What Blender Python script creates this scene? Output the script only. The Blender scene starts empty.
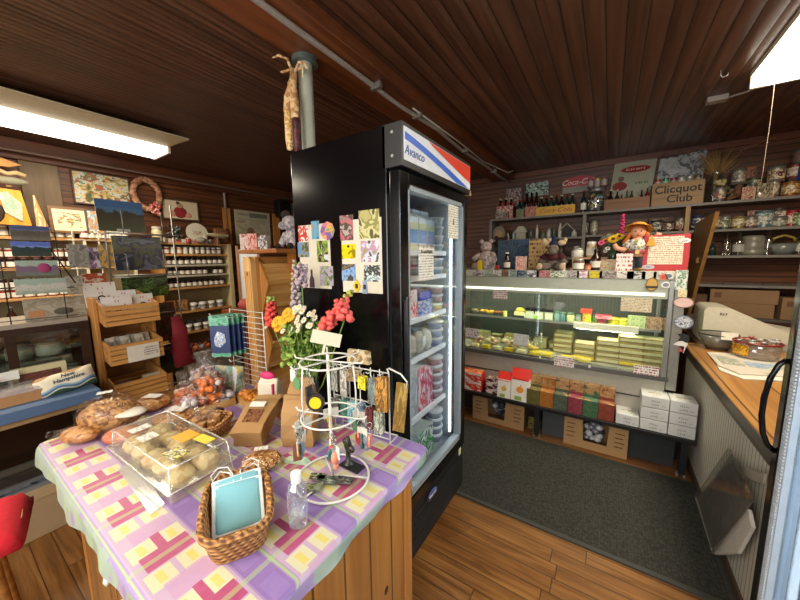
import bpy, math, random
from mathutils import Vector, Matrix, Euler
random.seed(7)
SC = bpy.context.scene
COL = SC.collection
PI = math.pi

# ---------------------------------------------------------------- camera
CAM_H = 1.5
F_PX, PITCH, ROLL, YAW = 317.43, .12953, -.01351, -.58275
w_ = Vector((math.sin(YAW)*math.cos(PITCH), math.cos(YAW)*math.cos(PITCH), -math.sin(PITCH)))
r_ = Vector((math.cos(YAW), -math.sin(YAW), 0)); u_ = r_.cross(w_)
CR = r_*math.cos(ROLL)+u_*math.sin(ROLL); CU = -r_*math.sin(ROLL)+u_*math.cos(ROLL)
cam = bpy.data.cameras.new('camera'); camo = bpy.data.objects.new('camera', cam); COL.objects.link(camo)
m = Matrix((CR, CU, -w_)).transposed().to_4x4(); m.translation = (0, 0, CAM_H)
camo.matrix_world = m
cam.sensor_width = 36; cam.lens = F_PX*36/800; cam.clip_start = .02
SC.camera = camo

# ---------------------------------------------------------------- world, lights, exposure
SC.view_settings.view_transform = 'Standard'; SC.view_settings.look = 'None'
SC.view_settings.gamma = 1; SC.view_settings.exposure = 0.05
SC.view_settings.use_curve_mapping = False
SC.cycles.transparent_max_bounces = 32
W = bpy.data.worlds.new('World'); SC.world = W; W.use_nodes = True
W.node_tree.nodes['Background'].inputs[0].default_value = (.75, .85, 1, 1)
W.node_tree.nodes['Background'].inputs[1].default_value = 1.0
def area(name, loc, size, power, col, rot=(0, 0, 0)):
    l = bpy.data.lights.new(name, 'AREA'); l.shape = 'RECTANGLE'; l.size, l.size_y = size
    l.energy = power; l.color = col
    o = bpy.data.objects.new(name, l); o.location = loc; o.rotation_euler = rot; COL.objects.link(o); return o
WARM = (1, .86, .66)
# the fluorescent fixtures' own light (left one, right one, the one over the shop front) and daylight through the shop windows
area('fixture_light_left', (-3.62, .2, 2.48), (.36, 2.2), 48, WARM)
area('fixture_light_right', (.95, 2.2, 2.48), (.5, 1.3), 40, WARM)
area('fixture_light_front', (-.9, -.6, 2.48), (.9, .7), 24, (1, .88, .70))
area('window_daylight', (-.6, -1.45, 1.55), (3.2, 1.4), 72, (1, .95, .88), (-PI/2+PI, 0, 0))

# ---------------------------------------------------------------- where a seen point lies on a known plane
def _ray(x, y): return CR*((x-400)/F_PX)+CU*((300-y)/F_PX)+w_
def atz(x, y, z): r = _ray(x, y); return r*((z-CAM_H)/r.z)+Vector((0, 0, CAM_H))
def atX(x, y, X): r = _ray(x, y); return r*(X/r.x)+Vector((0, 0, CAM_H))
def atY(x, y, Y): r = _ray(x, y); return r*(Y/r.y)+Vector((0, 0, CAM_H))

# ---------------------------------------------------------------- materials
MATS = {}
class NT:
    def __init__(s, name):
        s.m = bpy.data.materials.new(name); s.m.use_nodes = True; s.t = s.m.node_tree
        s.b = s.t.nodes['Principled BSDF']; s.out = s.t.nodes['Material Output']
    def n(s, typ, ins=None, **kw):
        n = s.t.nodes.new(typ)
        for k, v in kw.items(): setattr(n, k, v)
        for k, v in (ins or {}).items():
            if isinstance(v, bpy.types.NodeSocket): s.t.links.new(v, n.inputs[k])
            else: n.inputs[k].default_value = v
        return n
    def math(s, op, a, b=0.0, c=0.0):
        n = s.t.nodes.new('ShaderNodeMath'); n.operation = op
        for i, v in enumerate((a, b, c)):
            if isinstance(v, bpy.types.NodeSocket): s.t.links.new(v, n.inputs[i])
            else: n.inputs[i].default_value = v
        return n.outputs[0]
    def mix(s, f, a, b):
        n = s.t.nodes.new('ShaderNodeMix'); n.data_type = 'RGBA'
        for i, v in ((0, f), (6, a), (7, b)):
            if isinstance(v, bpy.types.NodeSocket): s.t.links.new(v, n.inputs[i])
            else: n.inputs[i].default_value = v if i == 0 else (*v[:3], 1)
        return n.outputs[2]
    def ramp(s, f, stops, const=False):
        n = s.t.nodes.new('ShaderNodeValToRGB'); s.t.links.new(f, n.inputs[0]); e = n.color_ramp.elements
        if const: n.color_ramp.interpolation = 'CONSTANT'
        while len(e) < len(stops): e.new(.5)
        for i, (p, c) in enumerate(stops): e[i].position = p; e[i].color = (*c[:3], 1)
        return n.outputs[0]
    def co(s, kind='Object'): return s.n('ShaderNodeTexCoord').outputs[kind]
    def xyz(s, v): n = s.n('ShaderNodeSeparateXYZ', {0: v}); return n.outputs
    def noise(s, v, scale, detail=3, stretch=None, d=0):
        if stretch: v = s.n('ShaderNodeMapping', {0: v, 'Scale': stretch}).outputs[0]
        return s.n('ShaderNodeTexNoise', {'Vector': v, 'Scale': scale, 'Detail': detail, 'Distortion': d}).outputs[0]
    def set(s, **k):
        for a, v in k.items():
            i = s.b.inputs[a.replace('_', ' ')]
            if isinstance(v, bpy.types.NodeSocket): s.t.links.new(v, i)
            else: i.default_value = (*v, 1) if isinstance(v, tuple) and len(v) == 3 else v
        return s
    def bump(s, h, strength=.4, dist=.01):
        s.t.links.new(s.n('ShaderNodeBump', {'Height': h, 'Strength': strength, 'Distance': dist}).outputs[0], s.b.inputs['Normal']); return s
def srgb(h):
    h = h.lstrip('#'); return tuple(((int(h[i:i+2], 16)/255+.055)/1.055)**2.4 if int(h[i:i+2], 16) > 10 else int(h[i:i+2], 16)/255/12.92 for i in (0, 2, 4))
def C(c): return srgb(c) if isinstance(c, str) else c
def mat(c, rough=.5, metal=0.0, var=.12, scale=30, bump=0.0, name=None):
    """plain procedural material with slight tonal variation"""
    key = ('p', c, rough, metal, var, scale, bump)
    if key in MATS: return MATS[key]
    n = NT(name or 'plain_'+str(c).strip('#')); col = C(c)
    f = n.noise(n.co(), scale, 3)
    n.set(Base_Color=n.mix(f, tuple(x*(1-var) for x in col), tuple(min(1, x*(1+var)) for x in col)), Roughness=rough, Metallic=metal)
    if bump: n.bump(f, bump)
    MATS[key] = n.m; return n.m
def wood(c1, c2, axis=2, rough=.4, scale=6, name='wood', boards=None, bw=.09):
    """grain runs along axis; boards = axis across which board seams repeat"""
    key = ('w', c1, c2, axis, rough, scale, boards, bw)
    if key in MATS: return MATS[key]
    n = NT(name); co = n.co(); st = [12, 12, 12]; st[axis] = .7
    g = n.noise(co, scale*.35, 5, tuple(st), .6); big = n.noise(co, 1.7, 2)
    k = n.math('ADD', n.math('MULTIPLY', g, .75), n.math('MULTIPLY', big, .25))
    col = n.ramp(k, [(.32, C(c1)), (.62, C(c2))])
    if boards is not None:
        x = n.math('DIVIDE', n.xyz(co)[boards], bw); idx = n.math('FLOOR', x); fr = n.math('FRACT', x)
        rnd = n.n('ShaderNodeTexWhiteNoise', {'W': idx}, noise_dimensions='1D').outputs[0]
        col = n.mix(n.math('MULTIPLY', rnd, .3), col, C(c1))
        gr = n.math('GREATER_THAN', n.math('ABSOLUTE', n.math('SUBTRACT', fr, .5)), .5-.004/bw)
        col = n.mix(n.math('MULTIPLY', gr, .8), col, (.02, .01, .005)); n.bump(n.math('SUBTRACT', 1, gr), .5, .004)
    else: n.bump(g, .15, .003)
    n.set(Base_Color=col, Roughness=rough); MATS[key] = n.m; return n.m
def emis(c, s, name='lamp'):
    key = ('e', c, s)
    if key in MATS: return MATS[key]
    n = NT(name); n.set(Base_Color=C(c), Emission_Color=C(c), Emission_Strength=s); MATS[key] = n.m; return n.m
def glass(tint=(1, 1, 1), gloss=.08, rough=.02, milk=0.0, bump=0, name='clear_glass', fr=.22):
    """thin pane or film: clear with a fresnel reflection, optionally a little milky"""
    key = ('g', tint, gloss, rough, milk, bump, fr)
    if key in MATS: return MATS[key]
    n = NT(name); n.t.nodes.remove(n.b)
    tr = n.n('ShaderNodeBsdfTransparent', {0: (*tint, 1)}); gl = n.n('ShaderNodeBsdfGlossy', {'Roughness': rough, 'Color': (1, 1, 1, 1)})
    if bump:
        b = n.n('ShaderNodeBump', {'Height': n.noise(n.co(), bump, 4, None, 1.0), 'Strength': 1.0, 'Distance': .012}); n.t.links.new(b.outputs[0], gl.inputs['Normal'])
    lw = n.n('ShaderNodeLayerWeight', {'Blend': .25}).outputs['Fresnel']
    f = n.math('MINIMUM', n.math('ADD', n.math('MULTIPLY', lw, fr), gloss), .9)
    o = n.n('ShaderNodeMixShader', {0: f, 1: tr.outputs[0], 2: gl.outputs[0]}).outputs[0]
    if milk:
        d = n.n('ShaderNodeBsdfDiffuse', {0: (.9, .9, .88, 1)}); o = n.n('ShaderNodeMixShader', {0: milk, 1: o, 2: d.outputs[0]}).outputs[0]
    n.t.links.new(o, n.out.inputs[0]); MATS[key] = n.m; return n.m
def printed(base, ink, period=.012, dens=.5, rough=.6, xs=260, hi=None, name='printed_paper'):
    """paper with rows of illegible small print"""
    key = ('t', base, ink, period, dens, rough, xs, hi)
    if key in MATS: return MATS[key]
    n = NT(name); o = n.xyz(n.co()); z = n.math('DIVIDE', o[2], period); row = n.math('FLOOR', z); fz = n.math('FRACT', z)
    v = n.n('ShaderNodeCombineXYZ', {0: n.math('MULTIPLY', o[0], xs), 1: n.math('MULTIPLY', row, 7.3)}).outputs[0]
    k = n.n('ShaderNodeTexNoise', {'Vector': v, 'Scale': 1.0, 'Detail': 1}).outputs[0]
    f = n.math('MULTIPLY', n.math('LESS_THAN', fz, .5), n.math('GREATER_THAN', k, dens))
    c = n.mix(f, C(base), C(ink))
    if hi:
        v2 = n.n('ShaderNodeCombineXYZ', {0: n.math('MULTIPLY', o[0], 14), 1: n.math('MULTIPLY', row, 3.1)}).outputs[0]
        k2 = n.n('ShaderNodeTexNoise', {'Vector': v2, 'Scale': 1.0, 'Detail': 0}).outputs[0]
        c = n.mix(n.math('GREATER_THAN', k2, .56), c, C(hi))
    n.set(Base_Color=c, Roughness=rough); MATS[key] = n.m; return n.m
def picture(cols, scale=9, rough=.35, seed=0, stretch=(1, 1, 1), name='photo_print', const=True):
    """a printed photograph: irregular patches of the given colours"""
    key = ('pic', tuple(cols), scale, rough, seed, stretch)
    if key in MATS: return MATS[key]
    n = NT(name); co = n.n('ShaderNodeMapping', {0: n.co('Generated'), 'Location': (seed*3.7, seed*1.3, seed*2.1), 'Scale': stretch}).outputs[0]
    f = n.noise(co, scale, 4, None, .8)
    N = len(cols); st = [(.3+.4*i/N, C(c)) for i, c in enumerate(cols)]
    n.set(Base_Color=n.ramp(f, st, const), Roughness=rough); MATS[key] = n.m; return n.m
def scenic(sky, mid, low, seed=0, rough=.3, name='landscape_print'):
    key = ('sc', sky, mid, low, seed)
    if key in MATS: return MATS[key]
    n = NT(name); g = n.co('Generated'); z = n.xyz(g)[2]; nz = n.noise(n.n('ShaderNodeMapping', {0: g, 'Location': (seed, seed*2, seed*3)}).outputs[0], 7, 5)
    f = n.math('ADD', z, n.math('MULTIPLY', n.math('SUBTRACT', nz, .5), .5))
    hi = n.noise(g, 22, 3)
    c = n.ramp(f, [(.0, C(low)), (.38, C(mid)), (.6, C(mid)), (.66, C(sky))])
    n.set(Base_Color=n.mix(n.math('MULTIPLY', n.math('GREATER_THAN', hi, .56), .45), c, C(low)), Roughness=rough); MATS[key] = n.m; return n.m
def speckle(cols, scale=60, rough=.7, name='speckled', bump=.3):
    key = ('sp', tuple(cols), scale, rough, bump)
    if key in MATS: return MATS[key]
    n = NT(name); v = n.n('ShaderNodeTexVoronoi', {'Vector': n.co(), 'Scale': scale}); f = n.xyz(v.outputs['Color'])[0]
    N = len(cols); n.set(Base_Color=n.ramp(f, [(i/N, C(c)) for i, c in enumerate(cols)], True), Roughness=rough)
    if bump: n.bump(v.outputs['Distance'], bump, .01)
    MATS[key] = n.m; return n.m

# ---------------------------------------------------------------- mesh builder
def rz(a): return Matrix.Rotation(a, 4, 'Z')
def T(*p): return Matrix.Translation(p)
class MB:
    def __init__(s): s.v = []; s.f = []; s.mi = []; s.sm = []
    def add(s, vs, fs, m=0, smooth=False, M=None):
        o = len(s.v); s.v += [tuple(M @ Vector(p)) if M else tuple(p) for p in vs]
        for f in fs: s.f.append([i+o for i in f]); s.mi.append(m); s.sm.append(smooth)
        return s
    def box(s, x0, x1, y0, y1, z0, z1, m=0, M=None, taper=0, front=None):
        t = taper; vs = [(x0, y0, z0), (x1, y0, z0), (x1, y1, z0), (x0, y1, z0), (x0+t, y0+t, z1), (x1-t, y0+t, z1), (x1-t, y1-t, z1), (x0+t, y1-t, z1)]
        fs = [(3, 2, 1, 0), (4, 5, 6, 7), (0, 1, 5, 4), (1, 2, 6, 5), (2, 3, 7, 6), (3, 0, 4, 7)]
        s.add(vs, fs, m, False, M)
        if front is not None: s.mi[-4] = front
        return s
    def cyl(s, p0, p1, r0, r1=None, n=12, m=0, cap=True, M=None):
        r1 = r0 if r1 is None else r1; p0 = Vector(p0); p1 = Vector(p1); q = (p1-p0).to_track_quat('Z', 'Y').to_matrix()
        vs = []
        for p, r in ((p0, r0), (p1, r1)):
            for i in range(n): a = 2*PI*i/n; vs.append(p+q @ Vector((r*math.cos(a), r*math.sin(a), 0)))
        s.add(vs, [(i, (i+1) % n, n+(i+1) % n, n+i) for i in range(n)], m, True, M)
        if cap: s.add(vs, [tuple(range(n-1, -1, -1)), tuple(range(n, 2*n))], m, False, M)
        return s
    def lathe(s, prof, n=16, m=0, M=None, ms=None, sx=1, sy=1):
        vs = [(r*math.cos(2*PI*i/n)*sx, r*math.sin(2*PI*i/n)*sy, z) for r, z in prof for i in range(n)]
        for k in range(len(prof)-1):
            s.add(vs if k == 0 else [], [], 0, True, M)
            o = len(s.v)-len(vs)
            for i in range(n):
                j = (i+1) % n; s.f.append([o+k*n+i, o+k*n+j, o+(k+1)*n+j, o+(k+1)*n+i]); s.mi.append(ms[k] if ms else m); s.sm.append(True)
        return s
    def ell(s, c, r, n=12, k=8, m=0, M=None, jit=0, rot=None):
        if not isinstance(r, (tuple, list)): r = (r, r, r)
        vs = [(0, 0, -1)]+[(math.sin(PI*j/k)*math.cos(2*PI*i/n), math.sin(PI*j/k)*math.sin(2*PI*i/n), -math.cos(PI*j/k)) for j in range(1, k) for i in range(n)]+[(0, 0, 1)]
        R = rot.to_matrix() if rot else None; out = []
        for v in vs:
            q = Vector(v)*(1+random.uniform(-jit, jit)); q = Vector((q.x*r[0], q.y*r[1], q.z*r[2]))
            if R: q = R @ q
            out.append(q+Vector(c))
        L = len(vs)-1; fs = [(0, 1+(i+1) % n, 1+i) for i in range(n)]
        for j in range(k-2):
            for i in range(n): a = 1+j*n; fs.append((a+i, a+(i+1) % n, a+n+(i+1) % n, a+n+i))
        a = 1+(k-2)*n; fs += [(a+i, a+(i+1) % n, L) for i in range(n)]
        return s.add(out, fs, m, True, M)
    def tube(s, pts, r, n=6, m=0, closed=False, M=None):
        P = [Vector(p) for p in pts]; N = len(P); rs = r if isinstance(r, (list, tuple)) else [r]*N; vs = []
        up = Vector((.13, .21, .97))
        for i, p in enumerate(P):
            a = P[(i-1) % N] if closed or i > 0 else p; b = P[(i+1) % N] if closed or i < N-1 else p
            t = (b-a).normalized(); x = t.cross(up)
            if x.length < .05: x = t.cross(Vector((1, 0, 0)))
            x.normalize(); y = t.cross(x)
            vs += [p+x*rs[i]*math.cos(2*PI*k/n)+y*rs[i]*math.sin(2*PI*k/n) for k in range(n)]
        fs = []
        for i in range(N if closed else N-1):
            j = (i+1) % N
            fs += [(i*n+k, i*n+(k+1) % n, j*n+(k+1) % n, j*n+k) for k in range(n)]
        if not closed: fs += [tuple(range(n-1, -1, -1)), tuple(range((N-1)*n, N*n))]
        return s.add(vs, fs, m, True, M)
    def prism(s, poly, y0, y1, m=0, M=None, front=None):
        """polygon in x,z extruded along y"""
        N = len(poly); vs = [(x, y0, z) for x, z in poly]+[(x, y1, z) for x, z in poly]
        s.add(vs, [tuple(range(N))], m if front is None else front, False, M)
        s.add(vs, [tuple(range(2*N-1, N-1, -1))]+[(i, N+i, N+(i+1) % N, (i+1) % N) for i in range(N)], m, False, M); return s
    def flat(s, poly, m=0, M=None): return s.add(poly, [tuple(range(len(poly)))], m, False, M)
    def build(s, name, mats, parent=None, loc=None, rotz=0, bev=0, rot=None, flipfix=True):
        me = bpy.data.meshes.new(name); me.from_pydata(s.v, [], s.f)
        for q in (mats if isinstance(mats, (list, tuple)) else [mats]): me.materials.append(q)
        me.polygons.foreach_set('material_index', s.mi); me.polygons.foreach_set('use_smooth', s.sm)
        me.update(); o = bpy.data.objects.new(name, me); COL.objects.link(o)
        if flipfix:
            import bmesh
            b = bmesh.new(); b.from_mesh(me); bmesh.ops.recalc_face_normals(b, faces=b.faces); b.to_mesh(me); b.free()
        if parent: o.parent = parent
        if loc is not None: o.location = loc
        o.rotation_euler = rot if rot else (0, 0, rotz)
        if bev:
            q = o.modifiers.new('bevel', 'BEVEL'); q.width = bev; q.segments = 2; q.limit_method = 'ANGLE'
        return o
def tag(o, label, cat, group=None, kind=None):
    o['label'] = label; o['category'] = cat
    if group: o['group'] = group
    if kind: o['kind'] = kind
    return o
def thing(name, label, cat, loc=(0, 0, 0), rotz=0, group=None, rot=None):
    o = bpy.data.objects.new(name, None); COL.objects.link(o); o.empty_display_size = .1
    o.location = loc; o.rotation_euler = rot if rot else (0, 0, rotz); return tag(o, label, cat, group)
def struct(o): o['kind'] = 'structure'; return o
KIDS = {}
def dup(o, loc, rotz=None, label=None, group=None, scale=None, rot=None):
    def cp(a, par):
        c = a.copy(); COL.objects.link(c)
        if par: c.parent = par
        for ch in [x for x in bpy.data.objects if x.parent == a] if a not in KIDS else KIDS[a]: cp(ch, c)
        return c
    if o not in KIDS:
        def reg(a):
            KIDS[a] = list(a.children)
            for ch in KIDS[a]: reg(ch)
        reg(o)
    c = cp(o, None); c.location = loc
    if rotz is not None: c.rotation_euler = (0, 0, rotz)
    if rot is not None: c.rotation_euler = rot
    if label: c['label'] = label
    if group: c['group'] = group
    if scale: c.scale = scale
    return c
class Proto:
    """first call places the built thing itself, later calls place copies"""
    def __init__(s, o): s.o = o; s.used = False
    def put(s, loc, rotz=0, label=None, group=None, scale=None, rot=None):
        if s.used: return dup(s.o, loc, rotz if rot is None else None, label, group, scale, rot)
        s.used = True; o = s.o
        if o not in KIDS:
            def reg(a):
                KIDS[a] = list(a.children)
                for ch in KIDS[a]: reg(ch)
            reg(o)
        o.location = loc; o.rotation_euler = rot if rot else (0, 0, rotz)
        if label: o['label'] = label
        if group: o['group'] = group
        if scale: o.scale = scale
        return o
def scrawl(n, size, m, parent, loc, rot=(PI/2, 0, 0), shear=0, bold=0):
    """a word too small to read: uneven strokes instead of letters"""
    b = MB(); w = size*.5; R = random.Random(n*7+int(size*1000))
    for i in range(n):
        x = (i-n/2+.5)*w
        for k in range(2): dx = R.uniform(-.3, .3)*w; b.box(x+dx-size*.05, x+dx+size*.05, -size*R.uniform(.15, .32), size*R.uniform(.12, .36), 0, .0006)
        zz = R.uniform(-.2, .2)*size; b.box(x-w*.32, x+w*.32, zz-size*.04, zz+size*.04, 0, .0006)
    return b.build('lettering', m, parent, loc, rot=Euler(rot))
def text(s, size, m, parent, loc, rot=(PI/2, 0, 0), shear=0, name='lettering', ext=.0006, align='CENTER', sx=1, bold=0):
    c = bpy.data.curves.new(name, 'FONT'); c.body = s; c.size = size; c.align_x = align; c.align_y = 'CENTER'; c.shear = shear; c.extrude = ext; c.offset = bold
    c.resolution_u = 3
    t = bpy.data.objects.new('tmp', c); COL.objects.link(t); bpy.context.view_layer.update()
    me = bpy.data.meshes.new_from_object(t.evaluated_get(bpy.context.evaluated_depsgraph_get())); bpy.data.objects.remove(t)
    me.materials.clear(); me.materials.append(m)
    o = bpy.data.objects.new(name, me); COL.objects.link(o); o.parent = parent; o.location = loc; o.rotation_euler = rot; o.scale = (sx, 1, 1); return o
def card(name, w, h, front, loc, label=None, cat=None, rotz=0, tilt=0, back=None, th=.003, parent=None, group=None, roll=0):
    """upright flat card, local front faces -Y, origin at the middle of its bottom edge"""
    o = MB().box(-w/2, w/2, 0, th, 0, h, 0, front=1).build(name, [back or mat('#e8e4d8', .6), front], parent, loc, rot=Euler((tilt, roll, rotz), 'XYZ'))
    if label: tag(o, label, cat, group)
    return o
# ================================================================ STRUCTURE
HC = 2.6; XL = -4.54; XR = 2.1; YB = 4.56; YF = -1.6
def ceiling_mat():
    n = NT('beadboard_ceiling'); co = n.co(); x = n.xyz(co)[0]
    bw = n.math('DIVIDE', x, .085); idx = n.math('FLOOR', bw); fr = n.math('FRACT', bw)
    g = n.noise(co, 2.2, 5, (14, .5, 1), .5)
    rnd = n.n('ShaderNodeTexWhiteNoise', {'W': idx}, noise_dimensions='1D').outputs[0]
    c = n.ramp(g, [(.3, srgb('#402518')), (.7, srgb('#744c35'))])
    c = n.mix(n.math('MULTIPLY', rnd, .35), c, srgb('#33190f'))
    d1 = n.math('ABSOLUTE', n.math('SUBTRACT', fr, .5)); seam = n.math('GREATER_THAN', d1, .455)
    bead = n.math('LESS_THAN', d1, .04)
    lf = n.math('LESS_THAN', x, -1.2); k = n.math('MAXIMUM', seam, n.math('MULTIPLY', bead, n.math('MULTIPLY', lf, .85)))
    c = n.mix(n.math('MULTIPLY', k, .75), c, srgb('#140804'))
    n.set(Base_Color=c, Roughness=.34); n.b.inputs['Specular IOR Level'].default_value = .5
    h = n.math('SUBTRACT', n.math('MULTIPLY', n.math('ABSOLUTE', n.math('SINE', n.math('MULTIPLY', fr, n.math('MULTIPLY', n.math('ADD', lf, 1.0), PI)))), .6), k)
    n.bump(h, .8, .008); return n.m
def wall_mat():
    n = NT('plank_wall'); co = n.co(); z = n.xyz(co)[2]
    bw = n.math('DIVIDE', z, .058); idx = n.math('FLOOR', bw); fr = n.math('FRACT', bw)
    g = n.noise(co, 2.0, 5, (.6, .6, 14), .5)
    rnd = n.n('ShaderNodeTexWhiteNoise', {'W': idx}, noise_dimensions='1D').outputs[0]
    c = n.ramp(g, [(.3, srgb('#43230f')), (.7, srgb('#7d4b2a'))])
    c = n.mix(n.math('MULTIPLY', rnd, .4), c, srgb('#3c1d0d'))
    seam = n.math('LESS_THAN', fr, .13)
    c = n.mix(n.math('MULTIPLY', seam, .8), c, srgb('#1c0c06'))
    n.set(Base_Color=c, Roughness=.45); n.bump(n.math('SUBTRACT', n.math('MULTIPLY', fr, .5), seam), .6, .006); return n.m
def floor_mat():
    n = NT('plank_floor'); co = n.co(); x, y = n.xyz(co)[0], n.xyz(co)[1]
    b = n.math('DIVIDE', y, .082); idx = n.math('FLOOR', b); fr = n.math('FRACT', b)
    rnd = n.n('ShaderNodeTexWhiteNoise', {'W': idx}, noise_dimensions='1D').outputs[0]
    xs = n.math('ADD', n.math('DIVIDE', x, 1.1), n.math('MULTIPLY', rnd, 5.0)); ix = n.math('FLOOR', xs); fx = n.math('FRACT', xs)
    v = n.n('ShaderNodeCombineXYZ', {0: ix, 1: idx}).outputs[0]
    r2 = n.n('ShaderNodeTexWhiteNoise', {'Vector': v}, noise_dimensions='2D').outputs[0]
    g = n.noise(n.n('ShaderNodeVectorMath', {0: co, 1: v}, operation='ADD').outputs[0], 2.6, 6, (1, 14, 1), .8)
    c = n.ramp(g, [(.28, srgb('#5c3818')), (.5, srgb('#86592c')), (.75, srgb('#a67640'))])
    c = n.mix(n.math('MULTIPLY', r2, .35), c, srgb('#6a4019'))
    wear = n.noise(co, 1.6, 4); c = n.mix(n.math('MULTIPLY', n.math('GREATER_THAN', wear, .6), .25), c, srgb('#4b2a12'))
    seam = n.math('MAXIMUM', n.math('LESS_THAN', fr, .05), n.math('LESS_THAN', fx, .004))
    c = n.mix(n.math('MULTIPLY', seam, .8), c, srgb('#1d0f06'))
    n.set(Base_Color=c, Roughness=.33); n.bump(n.math('SUBTRACT', 1, seam), .4, .003); return n.m
wm = wall_mat(); cm = ceiling_mat()
struct(MB().box(XL-.1, XR+.1, YF-.1, YB+.1, -.08, 0).build('floor', floor_mat()))
struct(MB().box(XL-.1, XR+.1, YF-.1, YB+.1, HC, HC+.08).build('ceiling', cm))
struct(MB().box(XL-.1, XL, YF, YB, 0, HC).build('wall_left', wm))
struct(MB().box(XL-.1, XR+.1, YB, YB+.1, 0, HC).build('wall_back', wm))
struct(MB().box(XR, XR+.1, YF, YB, 0, HC).build('wall_right', wm))
fw = MB().box(XL-.1, -2.3, YF-.1, YF, 0, HC).box(1.1, XR+.1, YF-.1, YF, 0, HC).box(-2.3, 1.1, YF-.1, YF, 0, .8).box(-2.3, 1.1, YF-.1, YF, 2.3, HC)
struct(fw.build('wall_front', wm))
wf = mat('#d9d2c2', .5)
struct(MB().box(-2.3, 1.1, YF-.1, YF+.02, .8, .86).box(-2.3, 1.1, YF-.1, YF+.02, 2.24, 2.3).box(-2.3, -2.24, YF-.1, YF+.02, .8, 2.3).box(1.04, 1.1, YF-.1, YF+.02, .8, 2.3).box(-.63, -.57, YF-.1, YF+.02, .8, 2.3).build('window_1', wf))
# ceiling beam, runs away from the camera; trim boards at the top of the left wall
beam_m = wood('#4a220f', '#7c4522', 1, .4, 6, 'beam_wood')
struct(MB().box(-1.42, -1.13, YF, YB, 2.53, HC).box(-1.46, -1.42, YF, YB, 2.56, HC).build('trim_1', beam_m, bev=.004))
struct(MB().box(XL, XL+.10, YF, YB, 2.5, HC).box(XL, XL+.05, YF, YB, 2.43, 2.5).build('trim_2', wood('#4a2817', '#6e4128', 1, .4, 6, 'cornice_wood'), bev=.006))
struct(MB().box(XL, XR, YB-.03, YB, 2.54, HC).build('trim_3', wood('#4a2817', '#6e4128', 0, .4, 6, 'cornice_wood')))
struct(MB().box(XL, XL+.02, YF, YB, 0, .16).build('baseboard_left', beam_m))
struct(MB().box(XL, XR, YB-.02, YB, 0, .16).build('baseboard_back', beam_m))
# wide brown board on the left wall
struct(MB().box(XL, XL+.03, .62, .87, 1.5, 2.43).build('trim_4', wood('#55402c', '#77603f', 2, .5, 5, 'wide_plank'), bev=.003))

# rug
def rug_mat():
    n = NT('ribbed_mat'); co = n.co(); v = n.n('ShaderNodeMapping', {0: co, 'Scale': (70, 70, 70), 'Rotation': (0, 0, .0)}).outputs[0]
    vo = n.n('ShaderNodeTexVoronoi', {'Vector': v, 'Scale': 1.0, 'Randomness': .55}); d = vo.outputs['Distance']
    f = n.noise(co, 260, 3); c = n.mix(n.math('MULTIPLY', d, 1.3), srgb('#4a4a40'), srgb('#1e1e19')); c = n.mix(n.math('MULTIPLY', f, .4), c, srgb('#1e1e19'))
    n.set(Base_Color=c, Roughness=.95); n.bump(d, -.6, .006); return n.m
rg = thing('floor_mat', 'dark grey ribbed floor mat in the aisle before the deli case', 'rug', (-.05, 2.2, 0))
MB().box(-1.15, .575, -.44, .44, 0, .009).build('carpet_field', rug_mat(), rg)
MB().box(-1.15, .6, -.465, -.44, 0, .011).box(.575, .6, -.44, .455, 0, .011).box(-1.15, .575, .44, .455, 0, .011).build('rubber_border', mat('#3a3a36', .7), rg)

# ================================================================ LAMPS, PIPES, POLE
def fixture(name, label, x0, x1, y0, y1, z0, wing=0, s=9):
    cx, cy = (x0+x1)/2, (y0+y1)/2; t = thing(name, label, 'ceiling light', (cx, cy, HC))
    hw, hl = (x1-x0)/2, (y1-y0)/2; d = HC-z0
    b = MB().box(-hw-.004, hw+.004, -hl, hl, -.03, 0)
    b.box(-hw-.004, hw+.004, hl, hl+.02, -d, 0).box(-hw-.004, hw+.004, -hl-.02, -hl, -d, 0)
    b.build('housing', mat('#efe6cf', .4), t)
    # curved prismatic lens
    L = MB(); pts = [(-hw, -.03), (-hw, -d*.55), (-hw*.75, -d), (hw*.75, -d), (hw, -d*.55), (hw, -.03)]
    L.prism(pts, -hl, hl); L.build('diffuser', emis((1, .93, .78), s, 'lit_diffuser'), t)
    if wing: MB().prism([(hw+.004, -.030), (hw+wing, -.055), (hw+wing, -.068), (hw+.004, -.045)], -hl, hl).build('reflector_wing', mat('#c2b48e', .6), t)
    return t
fixture('ceiling_light', 'long white fluorescent ceiling light over the left side of the shop', -3.84, -3.50, -1.0, 1.42, 2.505, .42, 4.5)
fixture('ceiling_light', 'wide bright fluorescent ceiling light at the upper right near the pull cord', .655, 1.25, 1.4, 2.93, 2.5, 0, 7)
fixture('ceiling_light', 'fluorescent ceiling light overhead by the shop front, out of the photo', -1.3, -.5, -1.0, -.2, 2.5, 0, 5)
galv = mat('#9a968c', .35, .6)
p = thing('support_pole', 'grey green steel pole holding up the ceiling beam behind the fridge', 'pole', (-1.385, 1.235, 0))
pm = mat('#b4b8a6', .4, .0)
MB().cyl((0, 0, 0), (0, 0, 2.515), .036, n=24).build('pole', pm, p)
MB().cyl((0, 0, 2.505), (0, 0, 2.53), .066, n=24).build('top_plate', mat('#5d6a62', .4, .3), p)
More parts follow.
